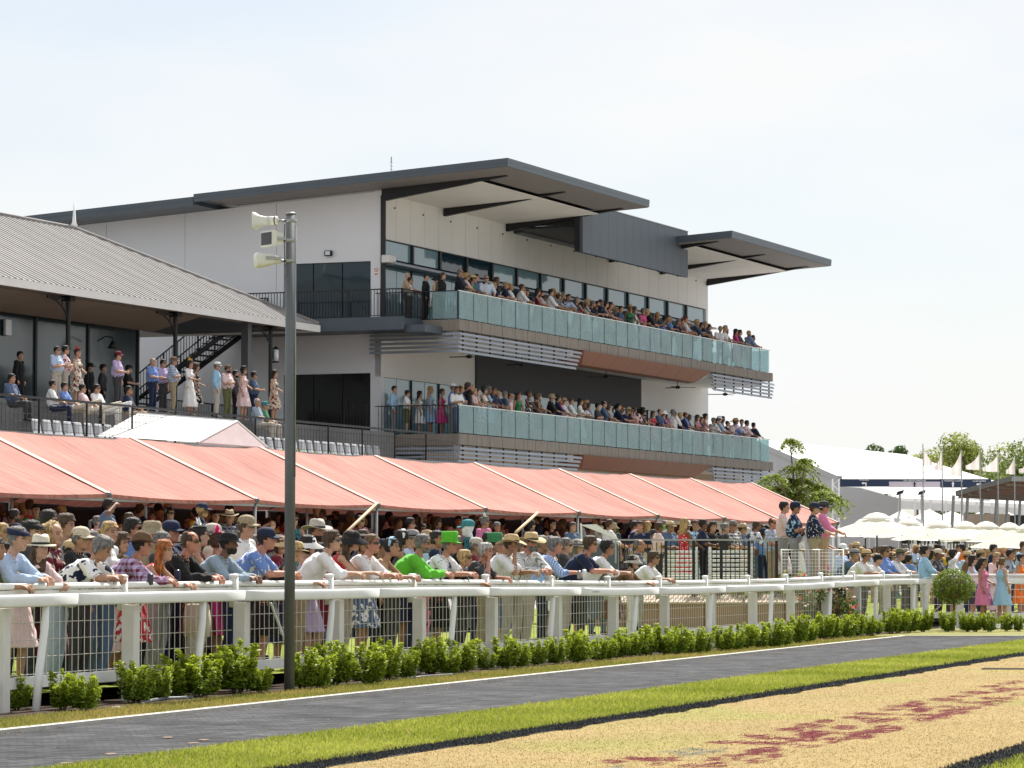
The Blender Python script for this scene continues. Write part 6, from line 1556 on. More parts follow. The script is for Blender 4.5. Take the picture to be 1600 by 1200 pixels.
HM['ponytail'] = shell(lambda x, y, z: z > (.06 if y > .05 else (.02 if y > .01 else -.06)), .013, 'hair_ponytail', M['hair'], extra=lambda mb: mb.tube([(0, -.10, .04), (0, -.15, .02), (0, -.155, -.08), (0, -.14, -.2)], [.02, .035, .034, .01], 10))
HM['bob'] = shell(lambda x, y, z: z > (.055 if y > .055 else (-.02 if y > .03 else -.115)), .024, 'hair_bob', M['hair'])
def curly():
    bm = bmesh.new(); bmesh.ops.create_icosphere(bm, subdivisions=4, radius=1)
    for v in bm.verts:
        k = 1 + .2 * mnoise.noise(v.co * 5) + .14 * mnoise.noise(v.co * 11); c = v.co
        y = c.y * (.15 if c.y < 0 else .075) - .02; v.co = Vector((c.x * .145 * k, y * k, c.z * .165 * k - .015))
    me = bpy.data.meshes.new('hair_curly'); bm.to_mesh(me); bm.free(); me.materials.append(M['hair']); me.polygons.foreach_set('use_smooth', [True] * len(me.polygons)); return me
HM['curly'] = curly()
def ringz(a_, b_, z, n=28, y0=0, fn=None):
    return [(a_ * math.cos(2 * math.pi * k / n), y0 + b_ * math.sin(2 * math.pi * k / n), z + (fn(2 * math.pi * k / n) if fn else 0)) for k in range(n)]
def hatmesh(name, rings_, extra=None):
    mb = MB(); mb.rings(rings_, cap=False)
    mb.add(rings_[-1], [tuple(range(len(rings_[-1])))])
    if extra: extra(mb)
    return mb.mesh(name, [M['hat'], M['rubber']], True)
def brimmed(name, br, crown_h, taper, curl, dip=0.0, pinch=.0, band=True, base=.035):
    f = lambda a: curl * abs(math.cos(a)) ** 2 - dip * (max(0, math.sin(a)) + .5 * max(0, -math.sin(a)))
    rr = [ringz(br, br * 1.1, base - .012, fn=lambda a: f(a)), ringz(br * 1.0, br * 1.1, base - .006, fn=lambda a: f(a)), ringz(.095, .118, base + .004), ringz(.092, .115, base + .03), ringz(.09 * (1 - taper * .4), .112 * (1 - taper * .4), base + crown_h * .65), ringz(.082 * (1 - taper), .104 * (1 - taper), base + crown_h * .95, fn=lambda a: -pinch * abs(math.sin(a)) ** 4), ringz(.06 * (1 - taper), .085 * (1 - taper), base + crown_h, fn=lambda a: -pinch * abs(math.sin(a)) ** 2), ringz(.02, .05, base + crown_h * .93 - pinch * .4)]
    def ex(mb):
        if band: mb.rings([ringz(.0965, .1195, base + .004), ringz(.0945, .1175, base + .028)], 1, cap=False)
    return hatmesh(name, rr, ex)
HM['fedora'] = brimmed('hat_fedora', .165, .12, .12, .012, .008, .02)
HM['akubra'] = brimmed('hat_akubra', .19, .125, .15, .045, .015, .025)
HM['cowboy'] = brimmed('hat_cowboy', .205, .12, .1, .05, .035, .012)
HM['trilby'] = brimmed('hat_trilby', .135, .105, .14, .012, .012, .02)
HM['bucket'] = brimmed('hat_bucket', .165, .095, .1, -.03, .045, 0, band=False)
HM['sunhat'] = brimmed('hat_sun', .20, .10, .25, -.055, .05, 0, band=False)
HM['tophat'] = brimmed('hat_top', .15, .155, -.12, .016, .0, 0, band=False)
def cap_mesh():
    rr = [ringz(.088 * c, .110 * c, z, y0=-.003) for c, z in ((1, .03), (1.01, .05), (.99, .08), (.9, .108), (.7, .128), (.4, .14), (.1, .144))]
    def ex(mb):
        n = 12; top = []
        for k in range(n + 1):
            a = math.pi * (k / n); x = .078 * math.cos(a); y0 = .09 * math.sin(a) ** .6 * .9 + .005; y1 = .085 + .095 * math.sin(a) ** .7
            top += [(x * 1.05, y0, .045 - .01 * abs(math.cos(a))), (x, y1, .030 - .018 * abs(math.cos(a)))]
        fs_ = [(2 * k, 2 * k + 1, 2 * k + 3, 2 * k + 2) for k in range(n)]
        mb.add(top, fs_); mb.add([(x, y, z - .006) for x, y, z in top], [f[::-1] for f in fs_])
        mb.ball((0, -.003, .146), (.008, .008, .005), 8, 5)
    return hatmesh('cap', rr, ex)
HM['cap'] = cap_mesh()
HM['flatcap'] = hatmesh('flat_cap', [ringz(.088, .11, .035, y0=0), ringz(.097, .125, .06, y0=.008, fn=lambda a: .02 * -math.sin(a)), ringz(.085, .115, .095, y0=.0, fn=lambda a: .028 * -math.sin(a)), ringz(.04, .06, .115, y0=-.02)], lambda mb: mb.rings([[(x, y, z) for x, y, z in ringz(.07, .045, zz, y0=.095, fn=lambda a: -.012 * math.sin(a))] for zz in (.04, .052)], cap=True))
HM['beanie'] = shell(lambda x, y, z: z > .012, .016, 'beanie', M['hat'])
def fascin():
    mb = MB(); mb.rings([ringz(.085, .085, .105, fn=lambda a: .02 * math.cos(a)), ringz(.09, .09, .112, fn=lambda a: .02 * math.cos(a)), ringz(.03, .03, .13)]); rg = random.Random(4)
    for k in range(14):
        a = rg.uniform(0, 6.28); e = rg.uniform(.4, 1.3); d = Vector((math.cos(a) * math.cos(e), math.sin(a) * math.cos(e), math.sin(e))); L_ = rg.uniform(.07, .14); p = Vector((.02, 0, .12)); s = d.cross(Vector((0, 0, 1))).normalized() * .016
        mb.add([p, p + d * L_ * .5 + s, p + d * L_, p + d * L_ * .5 - s], [(0, 1, 2, 3)])
    return mb.mesh('fascinator', M['feather'], False)
HM['fascinator'] = fascin()
def headband():
    mb = MB(); rr = []
    for k in range(21):
        a = math.pi * k / 20; c = Vector((.092 * math.cos(a), -.01 + .015 * math.sin(a), .02 + .118 * math.sin(a))); w = .012 + .022 * math.sin(a)
        rr.append([tuple(c + Vector((0, -w, 0))), tuple(c + Vector((0, w, 0))), tuple(c * 1.07 + Vector((0, w * .7, 0))), tuple(c * 1.07 + Vector((0, -w * .7, 0)))])
    mb.rings(rr); return mb.mesh('headband', M['feather'], True)
HM['headband'] = headband()
def shades():
    mb = MB(); n = 10; top = []; bot = []
    for k in range(n + 1):
        t = -1 + 2 * k / n; x = .074 * t; y = .103 - .035 * t * t; dz = .017 * (1 - .15 * abs(t)) * (1 if abs(t) > .14 else .45)
        top.append((x, y, .008 + dz * .9)); bot.append((x, y - .003, .008 - dz))
    mb.add(top + bot, [(k, k + 1, n + 2 + k, n + 1 + k) for k in range(n)])
    for s in (-1, 1): mb.bar((s * .074, .066, .016), (s * .08, -.02, .012), .004, .007)
    return mb.mesh('sunglasses', M['lens'], True)
HM['shades'] = shades()
def beard():
    fine = [r for r in HEAD_R if r[0] < -.02]; rr = head_rings(24, .008, [(-.124, .02, .06, -.03)] + fine); mb = MB(); nn = 24; vs_ = [p for r in rr for p in r]; fs_ = []
    for i in range(len(rr) - 1):
        for k in range(nn):
            q = (i * nn + k, i * nn + (k + 1) % nn, (i + 1) * nn + (k + 1) % nn, (i + 1) * nn + k); c = sum((Vector(vs_[j]) for j in q), Vector()) / 4
            if c.y > .0 and (c.z < -.068 or abs(c.x) > .045): fs_.append(q)
    mb.add(vs_, fs_); return mb.mesh('beard', M['hair'], True)
HM['beard'] = beard()
HATS = {'fedora', 'akubra', 'cowboy', 'trilby', 'bucket', 'sunhat', 'tophat', 'cap', 'flatcap', 'beanie'}
HAT_TOP = dict(fedora=.155, akubra=.16, cowboy=.155, trilby=.14, bucket=.13, sunhat=.135, tophat=.19, cap=.146, flatcap=.115, beanie=.136, fascinator=.2, headband=.15)
SK = dict(fair=(.50, .29, .20), tan=(.38, .205, .125), red=(.48, .225, .155), brown=(.20, .10, .06), dark=(.085, .045, .03))
HC = dict(brown=(.075, .042, .024), dark=(.018, .014, .012), grey=(.17, .16, .155), white=(.42, .40, .38), blond=(.46, .30, .13), red=(.40, .13, .03), lightbrown=(.17, .10, .05))
C = dict(white=(.80, .80, .80), cream=(.72, .66, .54), palepink=(.78, .58, .58), pink=(.72, .22, .40), hotpink=(.75, .06, .28), lilac=(.52, .42, .66), paleblue=(.46, .58, .78), blue=(.16, .27, .60), sky=(.33, .55, .75), navy=(.015, .022, .06), black=(.012, .012, .014), charcoal=(.05, .05, .055), grey=(.28, .28, .29),
         green=(.05, .22, .09), lime=(.12, .50, .035), teal=(.04, .22, .25), red=(.55, .03, .045), maroon=(.16, .015, .03), brown=(.16, .09, .05), tan=(.42, .31, .19), khaki=(.34, .28, .18), olive=(.14, .14, .06), denim=(.09, .14, .24), yellow=(.68, .46, .04), orange=(.75, .17, .02), hivis=(.55, .75, .05), beige=(.58, .5, .38), stone=(.48, .44, .38), straw=(.60, .44, .24), lightdenim=(.30, .38, .46), aqua=(.25, .58, .62))
WORD = dict(palepink='pale pink', hotpink='hot pink', paleblue='pale blue', sky='sky blue', lightdenim='light denim', hivis='yellow hi-vis')
def cw(c): return WORD.get(c, c)
PATW = {0: '', 1: 'floral ', 2: 'checked ', 3: 'striped ', 4: 'spotted '}
NPERS = 0; PEOPLE = []

def person(tmpl, loc, heading, scale, shirt='white', shirt2='navy', pat=0, legs='navy', legs2='white', legpat=0, hair='short', hairc='brown', hat=None, hatc='straw', skin='fair', glasses=False, bearded=False, shoes='black', label='', group=None, name='person', cat='person', hatlabel=None, zs=None):
    global NPERS
    t = T[tmpl]; o = link(name, t['mesh'], None, loc, heading - math.pi / 2); o.scale = (scale, scale, zs or scale)
    j = 1 + RNG.uniform(-.08, .08)
    o['skin'] = tuple(x * j for x in SK[skin]) if skin in SK else tuple(C[skin])
    o['lips'] = tuple(np.array(o['skin'][:]) * np.array([.85, .6, .6])); o['shoes'] = C[shoes]
    o['shirt'] = C[shirt]; o['shirt2'] = C[shirt2]; o['shirt_pattern'] = float(pat); o['legs'] = C[legs]; o['legs2'] = C[legs2]; o['legs_pattern'] = float(legpat)
    def add(key, tint, nm):
        c = link(nm, HM[key], o); c.matrix_local = t['H']; c['tint'] = tint; return c
    if hair: add(hair if not (hat in HATS and hair in ('thick', 'curly')) else 'short', HC[hairc], 'hair')
    if hat: add(hat, C[hatc] if hatc in C else SK['tan'], 'hat' if hat in HATS else hat)
    if glasses: add('shades', C['black'], 'sunglasses')
    if bearded: add('beard', HC[hairc], 'beard')
    tag(o, label, cat, group); NPERS += 1; PEOPLE.append(o); return o
def describe(a):
    fem = a['tmpl'] in ('lean_woman', 'woman_dress', 'woman_rail', 'lean_woman_top', 'woman_top', 'woman_shade')
    g = 'dress' if fem and a['tmpl'] in ('lean_woman', 'woman_dress', 'woman_rail') else ('top' if fem else 'shirt')
    s = 'person in %s%s %s' % (PATW[a.get('pat', 0)], cw(a.get('shirt', 'white')), g)
    if a.get('hat'): s += ' and %s %s' % (cw(a.get('hatc', 'straw')), {'tophat': 'top hat', 'flatcap': 'flat cap', 'bucket': 'bucket hat', 'sunhat': 'sun hat', 'cowboy': 'cowboy hat', 'akubra': 'wide hat', 'fedora': 'fedora'}.get(a['hat'], a['hat']))
    return s
def top_of(t, hat, hair): 
    H = T[t]['H']; e = HAT_TOP.get(hat, .135 if hair not in ('thick', 'curly', 'bob') else .15) if (hat or hair) else .122
    return (H @ Vector((0, 0, e))).z
def rail_person(px, py, off, tmpl, head=None, label=None, ref=.36, group='spectators at the white fence', **kw):
    """stands behind the handrail, off metres back, head over photo column px with its top at row py"""
    hd = R(kw.pop('face', RNG.uniform(-24, 4))); t = T[tmpl]; Hc = t['head']
    lo, hi = fy(24), fy(90)
    def where(a, s):
        p = fen(a, FB - .10 - (ref + off)); fx = math.cos(hd - math.pi / 2); fs = math.sin(hd - math.pi / 2)
        return p, np.array([p[0] + (Hc.x * fx - Hc.y * fs) * s, p[1] + (Hc.x * fs + Hc.y * fx) * s])
    for _ in range(50):
        mid = (lo + hi) / 2; p, h = where(mid, 1.0)
        if pix((h[0], h[1], 1.5))[0] < px: lo = mid
        else: hi = mid
    p, h = where(mid, 1.0); z0 = lawn_z(p[0], p[1]); zt = 1.5 + (880 - py) * h[1] / F_PX
    s = (zt - z0) / top_of(tmpl, kw.get('hat'), kw.get('hair', 'short'))
    s = min(1.14, max(.86, s)); zz = s
    kw2 = dict(kw); kw2['tmpl'] = tmpl
    lab = label or describe(kw2)
    return person(tmpl, (p[0], p[1], z0), hd, min(max(s, .93), 1.07), zs=zz, label=lab, group=group, **kw)
FR = [
 (-6, 838, .05, 'lean_short', dict(shirt='olive', hair='short', hairc='dark', skin='tan', legs='charcoal', label='person in olive shirt cut off by the picture edge at the fence')),
 (27, 825, .05, 'lean_long', dict(shirt='paleblue', hair='short', hairc='grey', hat='flatcap', hatc='navy', legs='navy', label='man in navy flat cap and pale long-sleeved shirt leaning on the fence')),
 (64, 834, .12, 'lean_woman_top', dict(shirt='palepink', legs='palepink', hair='long', hairc='brown', hat='fedora', hatc='cream', skin='fair', face=-40, label='woman in cream fedora with black band and pale pink dress at the fence')),
 (50, 815, .9, 'stand_down', dict(shirt='charcoal', hair='short', hairc='dark', hat='flatcap', hatc='black', legs='charcoal', label='person in black flat cap behind the cream fedora')),
 (84, 814, .75, 'woman_top', dict(shirt='maroon', shirt2='cream', pat=1, hair='curly', hairc='blond', legs='maroon', label='woman with big blonde curls behind the cream fedora')),
 (76, 794, 2.4, 'stand_short', dict(shirt='charcoal', hair='short', hairc='dark', glasses=True, label='dark-haired man in sunglasses standing above the blonde curls')),
 (103, 801, 2.0, 'stand_short', dict(shirt='grey', hair='thick', hairc='brown', label='brown-haired man standing behind the blonde curls')),
 (126, 822, .4, 'stand_rail', dict(shirt='black', hair='short', hairc='grey', hat='cap', hatc='beige', glasses=True, legs='charcoal', skin='tan', label='person in beige cap and black top behind the floral shirt')),
 (158, 838, .05, 'lean_down', dict(shirt='white', shirt2='navy', pat=1, hair='thick', hairc='grey', legs='lightdenim', skin='tan', label='grey-haired man in white and navy floral shirt looking down over the rail')),
 (171, 814, 1.2, 'woman_top', dict(shirt='white', hair='ponytail', hairc='blond', legs='palepink', label='blonde woman in white frilled top behind the fence row')),
 (208, 808, 1.5, 'stand_short', dict(shirt='blue', hair='short', hairc='dark', glasses=True, skin='red', label='man in blue shirt and sunglasses behind the brown leather hat')),
 (222, 830, .05, 'lean_long', dict(shirt='lilac', shirt2='maroon', pat=2, hair='short', hairc='dark', hat='akubra', hatc='brown', skin='red', legs='denim', label='man in brown hat and lilac checked shirt leaning on the fence')),
 (237, 814, 1.0, 'stand_down', dict(shirt='khaki', hair='short', hairc='brown', hat='bucket', hatc='khaki', label='person in khaki bucket hat behind the checked shirt')),
 (258, 843, .08, 'lean_woman', dict(shirt='red', shirt2='white', pat=1, legs='red', legs2='white', legpat=1, hair='long', hairc='red', label='red-haired woman in red floral dress at the fence')),
 (254, 830, .55, 'stand_rail', dict(shirt='charcoal', hair='short', hairc='grey', label='grey-haired man close behind the red-haired woman')),
 (267, 812, 1.1, 'stand_short', dict(shirt='navy', hair='short', hairc='dark', hat='cap', hatc='navy', skin='red', label='man in navy cap behind the red-haired woman')),
 (297, 829, .05, 'lean_long', dict(shirt='black', hair='balding', hairc='brown', skin='red', glasses=True, legs='grey', label='balding man in black long-sleeved shirt and glasses at the fence')),
 (312, 812, .7, 'woman_rail', dict(shirt='maroon', hair='bun', hairc='dark', hat='fascinator', hatc='white', skin='fair', legs='maroon', label='dark-haired woman with white feather fascinator behind the balding man')),
 (332, 817, 1.0, 'stand_short', dict(shirt='beige', hair='short', hairc='grey', hat='cap', hatc='stone', label='man in stone coloured cap behind the pink dress')),
 (341, 823, .55, 'woman_rail', dict(shirt='hotpink', legs='hotpink', hair='bun', hairc='brown', hat='fascinator', hatc='hotpink', label='woman in hot pink dress and fascinator behind the fence row')),
 (357, 831, .05, 'lean_long', dict(shirt='lightdenim', hair='short', hairc='dark', hat='trilby', hatc='black', bearded=True, skin='brown', legs='stone', label='bearded man in black hat and light denim shirt at the fence')),
 (385, 804, .9, 'stand_short', dict(shirt='white', hair='short', hairc='brown', hat='cap', hatc='khaki', glasses=True, label='man in khaki cap and white tee behind the blue floral shirt')),
 (415, 823, .05, 'lean_short', dict(shirt='blue', shirt2='white', pat=1, hair='short', hairc='dark', hat='cap', hatc='navy', skin='red', legs='navy', label='man in navy cap and blue floral shirt leaning beside the lamp pole')),
 (463, 845, .05, 'lean_woman', dict(shirt='black', legs='black', hair='bob', hairc='blond', hat='fedora', hatc='straw', label='woman in straw hat and black dress half behind the lamp pole')),
 (481, 837, .30, 'woman_rail', dict(shirt='lilac', legs='lilac', hair='bob', hairc='dark', hat='sunhat', hatc='white', label='woman in wide white sun hat next to the lamp pole')),
 (495, 810, .9, 'stand_down', dict(shirt='charcoal', hair='short', hairc='dark', hat='akubra', hatc='stone', bearded=True, skin='tan', label='dark-bearded man in stone wide-brimmed hat behind the white shirt')),
 (518, 827, .05, 'lean_rolled', dict(shirt='white', hair='thick', hairc='brown', glasses=True, legs='khaki', label='brown-haired man in white rolled-sleeve shirt and glasses at the fence')),
 (548, 829, .12, 'lean_woman', dict(shirt='red', legs='maroon', hair='long', hairc='brown', hat='sunhat', hatc='black', label='woman in black hat and red dress at the fence')),
 (581, 834, .05, 'lean_rolled', dict(shirt='white', hair='short', hairc='lightbrown', glasses=True, skin='red', legs='stone', label='man in white shirt and sunglasses beside the woman with the blue headpiece')),
 (612, 838, .10, 'lean_woman', dict(shirt='tan', shirt2='denim', pat=1, legs='denim', legs2='white', legpat=1, hair='bun', hairc='dark', hat='headband', hatc='sky', skin='tan', label='bare-shouldered woman with pale blue headpiece at the fence')),
 (629, 826, .7, 'woman_rail', dict(shirt='charcoal', hair='long', hairc='dark', hat='headband', hatc='white', skin='tan', label='dark-haired woman with pearl headband behind the fence row')),
 (643, 827, 1.2, 'stand_short', dict(shirt='paleblue', hair='short', hairc='grey', hat='trilby', hatc='grey', label='man in grey trilby behind the lime green suit')),
 (660, 834, .05, 'lean_long', dict(shirt='lime', hair='short', hairc='grey', glasses=True, bearded=True, skin='red', legs='charcoal', label='bearded man in lime green suit leaning on the fence')),
 (702, 830, .10, 'lean_short', dict(shirt='white', shirt2='denim', pat=1, hair='short', hairc='grey', hat='tophat', hatc='lime', skin='red', legs='pink', legs2='charcoal', legpat=1, label='man in lime top hat and pale floral shirt at the fence')),
 (728, 858, .05, 'lean_woman_top', dict(shirt='black', hair='bob', hairc='blond', glasses=True, skin='tan', legs='black', label='short blonde woman in sunglasses and black top at the fence')),
 (760, 847, .05, 'lean_chin', dict(shirt='charcoal', shirt2='grey', pat=1, hair='thick', hairc='white', skin='red', legs='charcoal', label='white-haired man in dark shirt resting his chin on his hand')),
 (773, 832, .9, 'stand_down', dict(shirt='charcoal', hair='short', hairc='brown', hat='tophat', hatc='green', skin='tan', label='man in dark green hat behind the white-haired man')),
 (798, 834, .05, 'lean_chin', dict(shirt='white', hair='short', hairc='brown', hat='cowboy', hatc='straw', skin='tan', legs='khaki', label='man in straw cowboy hat and white shirt, hand at his face')),
 (829, 831, .12, 'lean_long', dict(shirt='white', shirt2='grey', pat=3, hair='short', hairc='grey', hat='cowboy', hatc='straw', glasses=True, bearded=True, skin='red', legs='stone', face=-48, label='bearded man in straw cowboy hat and pale striped shirt facing the track')),
 (867, 838, .05, 'lean_rolled', dict(shirt='paleblue', shirt2='blue', pat=3, hair='thick', hairc='grey', skin='red', legs='stone', label='grey-haired man in blue striped shirt holding a drink at the fence')),
 (885, 840, .6, 'stand_rail', dict(shirt='charcoal', hair='short', hairc='grey', glasses=True, label='man in sunglasses and dark shirt behind the blue striped shirt')),
 (922, 836, .05, 'lean_short', dict(shirt='navy', hair='thick', hairc='brown', glasses=True, skin='red', legs='stone', label='brown-haired man in navy polo and sunglasses at the fence')),
 (949, 842, .08, 'lean_rolled', dict(shirt='white', hair='thick', hairc='dark', glasses=True, skin='tan', legs='charcoal', label='dark-haired man in open white shirt beside the navy polo')),
 (991, 868, .05, 'lean_woman_top', dict(shirt='brown', legs='brown', hair='bob', hairc='dark', hat='bucket', hatc='stone', label='small person in stone bucket hat and brown top at the fence')),
 (1023, 860, .08, 'lean_short', dict(shirt='white', hair='thick', hairc='brown', glasses=True, legs='white', skin='tan', label='short brown-haired person in white tee reaching over the rail')),
]
for px, py, off, tm, kw in FR: rail_person(px, py, off, tm, **kw)
# more people pressed in close behind the leaning row
_rx = random.Random(12); _fill = [('navy', 'charcoal'), ('black', 'black'), ('maroon', 'navy'), ('white', 'denim'), ('olive', 'charcoal'), ('charcoal', 'navy'), ('brown', 'black'), ('denim', 'charcoal')]
for i_, px_ in enumerate([10, 42, 112, 142, 190, 228, 284, 322, 372, 400, 436, 506, 534, 566, 598, 652, 684, 716, 744, 786, 816, 848, 902]):
    sh_, lg_ = _fill[i_ % 8]; w_ = i_ % 3 == 1
    kw_ = dict(shirt=sh_, legs=lg_, hairc=_rx.choice(['dark', 'brown', 'grey', 'dark']), skin=_rx.choice(['fair', 'tan', 'red']), hair=_rx.choice(['long', 'bob', 'bun']) if w_ else _rx.choice(['short', 'thick']), glasses=_rx.random() < .4)
    if i_ % 4 == 2: kw_.update(hat=_rx.choice(['fedora', 'cap', 'trilby', 'bucket']), hatc=_rx.choice(['straw', 'navy', 'grey', 'stone']))
    tm_ = ('woman_top' if w_ else _rx.choice(['stand_down', 'stand_rail', 'stand_fold']))
    rail_person(px_, 838 + _rx.uniform(-10, 8), _rx.uniform(1.0, 1.7), tm_, label=describe(dict(kw_, tmpl=tm_)) + ', %s in second row' % nth(i_ + 1), **kw_)
# spectators on the right-hand stretch of fence
def spot_person(px, py, Y, tmpl, face, ground=None, label=None, group=None, **kw):
    """head over photo column px, head top at row py, at depth Y"""
    t = T[tmpl]; hd = R(face); fx, fs = math.cos(hd - math.pi / 2), math.sin(hd - math.pi / 2); Hc = t['head']
    x = (px - 800) / F_PX * (Y * _c + 0 * _s); p = np.array([x - (Hc.x * fx - Hc.y * fs), Y - (Hc.x * fs + Hc.y * fx)])
    z0 = .12 if ground is None else ground; zt = 1.5 + (880 - py) * Y / F_PX
    s = (zt - z0) / top_of(tmpl, kw.get('hat'), kw.get('hair', 'short')); s = min(1.12, max(.86, s))
    kw2 = dict(kw); kw2['tmpl'] = tmpl
    return person(tmpl, (p[0], p[1], z0), hd, min(max(s, .93), 1.06), zs=s, label=label or describe(kw2), group=group, **kw)
RG = [
 (1317, 849, 78, 'stand_down', -30, dict(shirt='paleblue', hair='short', hat='cap', hatc='white', label='person in white cap next to the white mesh barrier')),
 (1335, 857, 76.5, 'lean_short', -20, dict(shirt='denim', hair='short', hairc='grey', hat='trilby', hatc='grey', label='man in grey trilby and dark blue shirt at the far fence')),
 (1354, 858, 74.6, 'lean_short', -25, dict(shirt='white', hair='short', hairc='brown', hat='fedora', hatc='straw', skin='tan', legs='tan', label='man in straw hat and white tee leaning on the far fence')),
 (1373, 866, 76.4, 'lean_short', -25, dict(shirt='white', hair='short', hairc='dark', hat='beanie', hatc='black', label='person in black beanie and white shirt at the far fence')),
 (1383, 852, 77.2, 'stand_rail', -30, dict(shirt='blue', hair='thick', hairc='brown', glasses=True, skin='tan', legs='stone', label='brown-haired man in blue shirt and sunglasses at the far fence')),
 (1394, 862, 79.5, 'stand_down', -20, dict(shirt='cream', hair='bob', hat='fedora', hatc='straw', label='person in straw hat behind the blue shirt')),
 (1407, 857, 77.6, 'lean_rolled', -25, dict(shirt='white', hair='short', hairc='grey', hat='fedora', hatc='olive', legs='navy', label='man in olive hat and white shirt leaning at the far fence')),
 (1446, 852, 77.2, 'stand_rail', 0, dict(shirt='sky', legs='white', hair='bun', hairc='dark', label='woman with hair bun, light blue shirt and white shorts')),
 (1466, 857, 79, 'stand_short', -20, dict(shirt='charcoal', shirt2='grey', pat=1, hair='short', hat='cap', hatc='beige', skin='brown', label='person in beige cap and dark patterned shirt')),
 (1490, 857, 79, 'woman_shade', -15, dict(shirt='white', hair='bob', hairc='dark', label='dark-haired woman in white top shading her eyes')),
 (1520, 867, 77.8, 'woman_rail', -20, dict(shirt='paleblue', hair='long', hairc='dark', legs='charcoal', label='dark-haired woman in pale blue behind the topiary')),
 (1537, 872, 76.8, 'woman_dress', -25, dict(shirt='pink', legs='pink', hair='bun', hairc='dark', skin='tan', label='bare-shouldered woman in pink dress at the far fence')),
 (1558, 863, 78.5, 'woman_top', -60, dict(shirt='palepink', hair='long', hairc='blond', legs='palepink', label='blonde woman in pale pink top facing the track')),
 (1566, 877, 76.6, 'woman_dress', 30, dict(shirt='sky', legs='sky', hair='ponytail', hairc='lightbrown', label='woman with ponytail in light blue dress at the far fence')),
 (1579, 858, 79, 'stand_short', -20, dict(shirt='lightdenim', shirt2='charcoal', pat=1, hair='short', hairc='dark', skin='tan', label='dark-haired man in grey patterned shirt near the picture edge')),
 (1596, 865, 78, 'woman_dress', -30, dict(shirt='orange', legs='orange', hair='bun', hairc='dark', skin='tan', label='person in orange dress at the picture edge')),
 (1512, 861, 82, 'stand_down', -10, dict(shirt='brown', hair='short', hat='fedora', hatc='straw', label='person in straw hat behind the woman shading her eyes')),
 (1532, 858, 84, 'stand_short', 0, dict(shirt='black', hair='short', hairc='dark', hat='fedora', hatc='tan', label='person in tan hat and black shirt behind the pink dress')),
 (1338, 843, 95, 'stand_down', -30, dict(shirt='white', hair='short', hat='fedora', hatc='straw', label='person in straw hat under the lettered umbrella')),
 (1553, 850, 90, 'stand_short', -20, dict(shirt='navy', hair='short', hairc='dark', label='dark-haired man in navy under the umbrella behind the topiary')),
 (1600, 845, 88, 'stand_short', -40, dict(shirt='sky', hair='short', hairc='brown', label='man in sky blue shirt under the umbrella at the picture edge')),
 (1503, 842, 100, 'stand_short', 160, dict(shirt='orange', hair='short', hairc='dark', label='person in bright orange shirt under the umbrellas')),
]
for px, py, Y, tm, fc, kw in RG: spot_person(px, py, Y, tm, fc, group='spectators at the far fence', **kw)
for px, py, Y, tm, fc, kw in [
 (1226, 783, 71.2, 'stand_rail', -8, dict(shirt='palepink', hair='short', hairc='dark', legs='grey', label='dark-haired man in pale shirt, rearmost on the platform')),
 (1243, 783, 70.2, 'stand_fold', -8, dict(shirt='navy', shirt2='sky', pat=1, hair='short', hairc='dark', hat='cap', hatc='navy', legs='grey', skin='red', label='man in navy cap and blue floral shirt on the platform')),
 (1273, 784, 69.95, 'stand_rail', -8, dict(shirt='navy', shirt2='white', pat=4, hair='short', hairc='brown', hat='cap', hatc='navy', legs='khaki', skin='fair', label='man in navy cap and navy spotted shirt on the platform')),
 (1288, 782, 70.9, 'stand_rail', -8, dict(shirt='pink', hair='short', hairc='dark', hat='cap', hatc='charcoal', glasses=True, legs='tan', skin='red', label='man in dark cap and pink shirt at the platform end'))]:
    spot_person(px, py, Y, tm, fc, ground=1.02, group='men on the platform', **kw)
# two painted jockey figures in the crowd
spot_person(731, 811, 52, 'stand_down', 170, ground=.42, shirt='teal', shirt2='navy', pat=3, hair=None, hat='cap', hatc='teal', skin='white', legs='white', label='jockey statue with white face, teal cap and jacket', cat='statue', name='jockey_statue')
spot_person(1041, 820, 80, 'stand_rail', 170, ground=.8, shirt='blue', hair=None, hat='cap', hatc='lime', skin='white', legs='white', label='jockey statue with lime cap and blue jacket near the balustrade', cat='statue', name='jockey_statue')

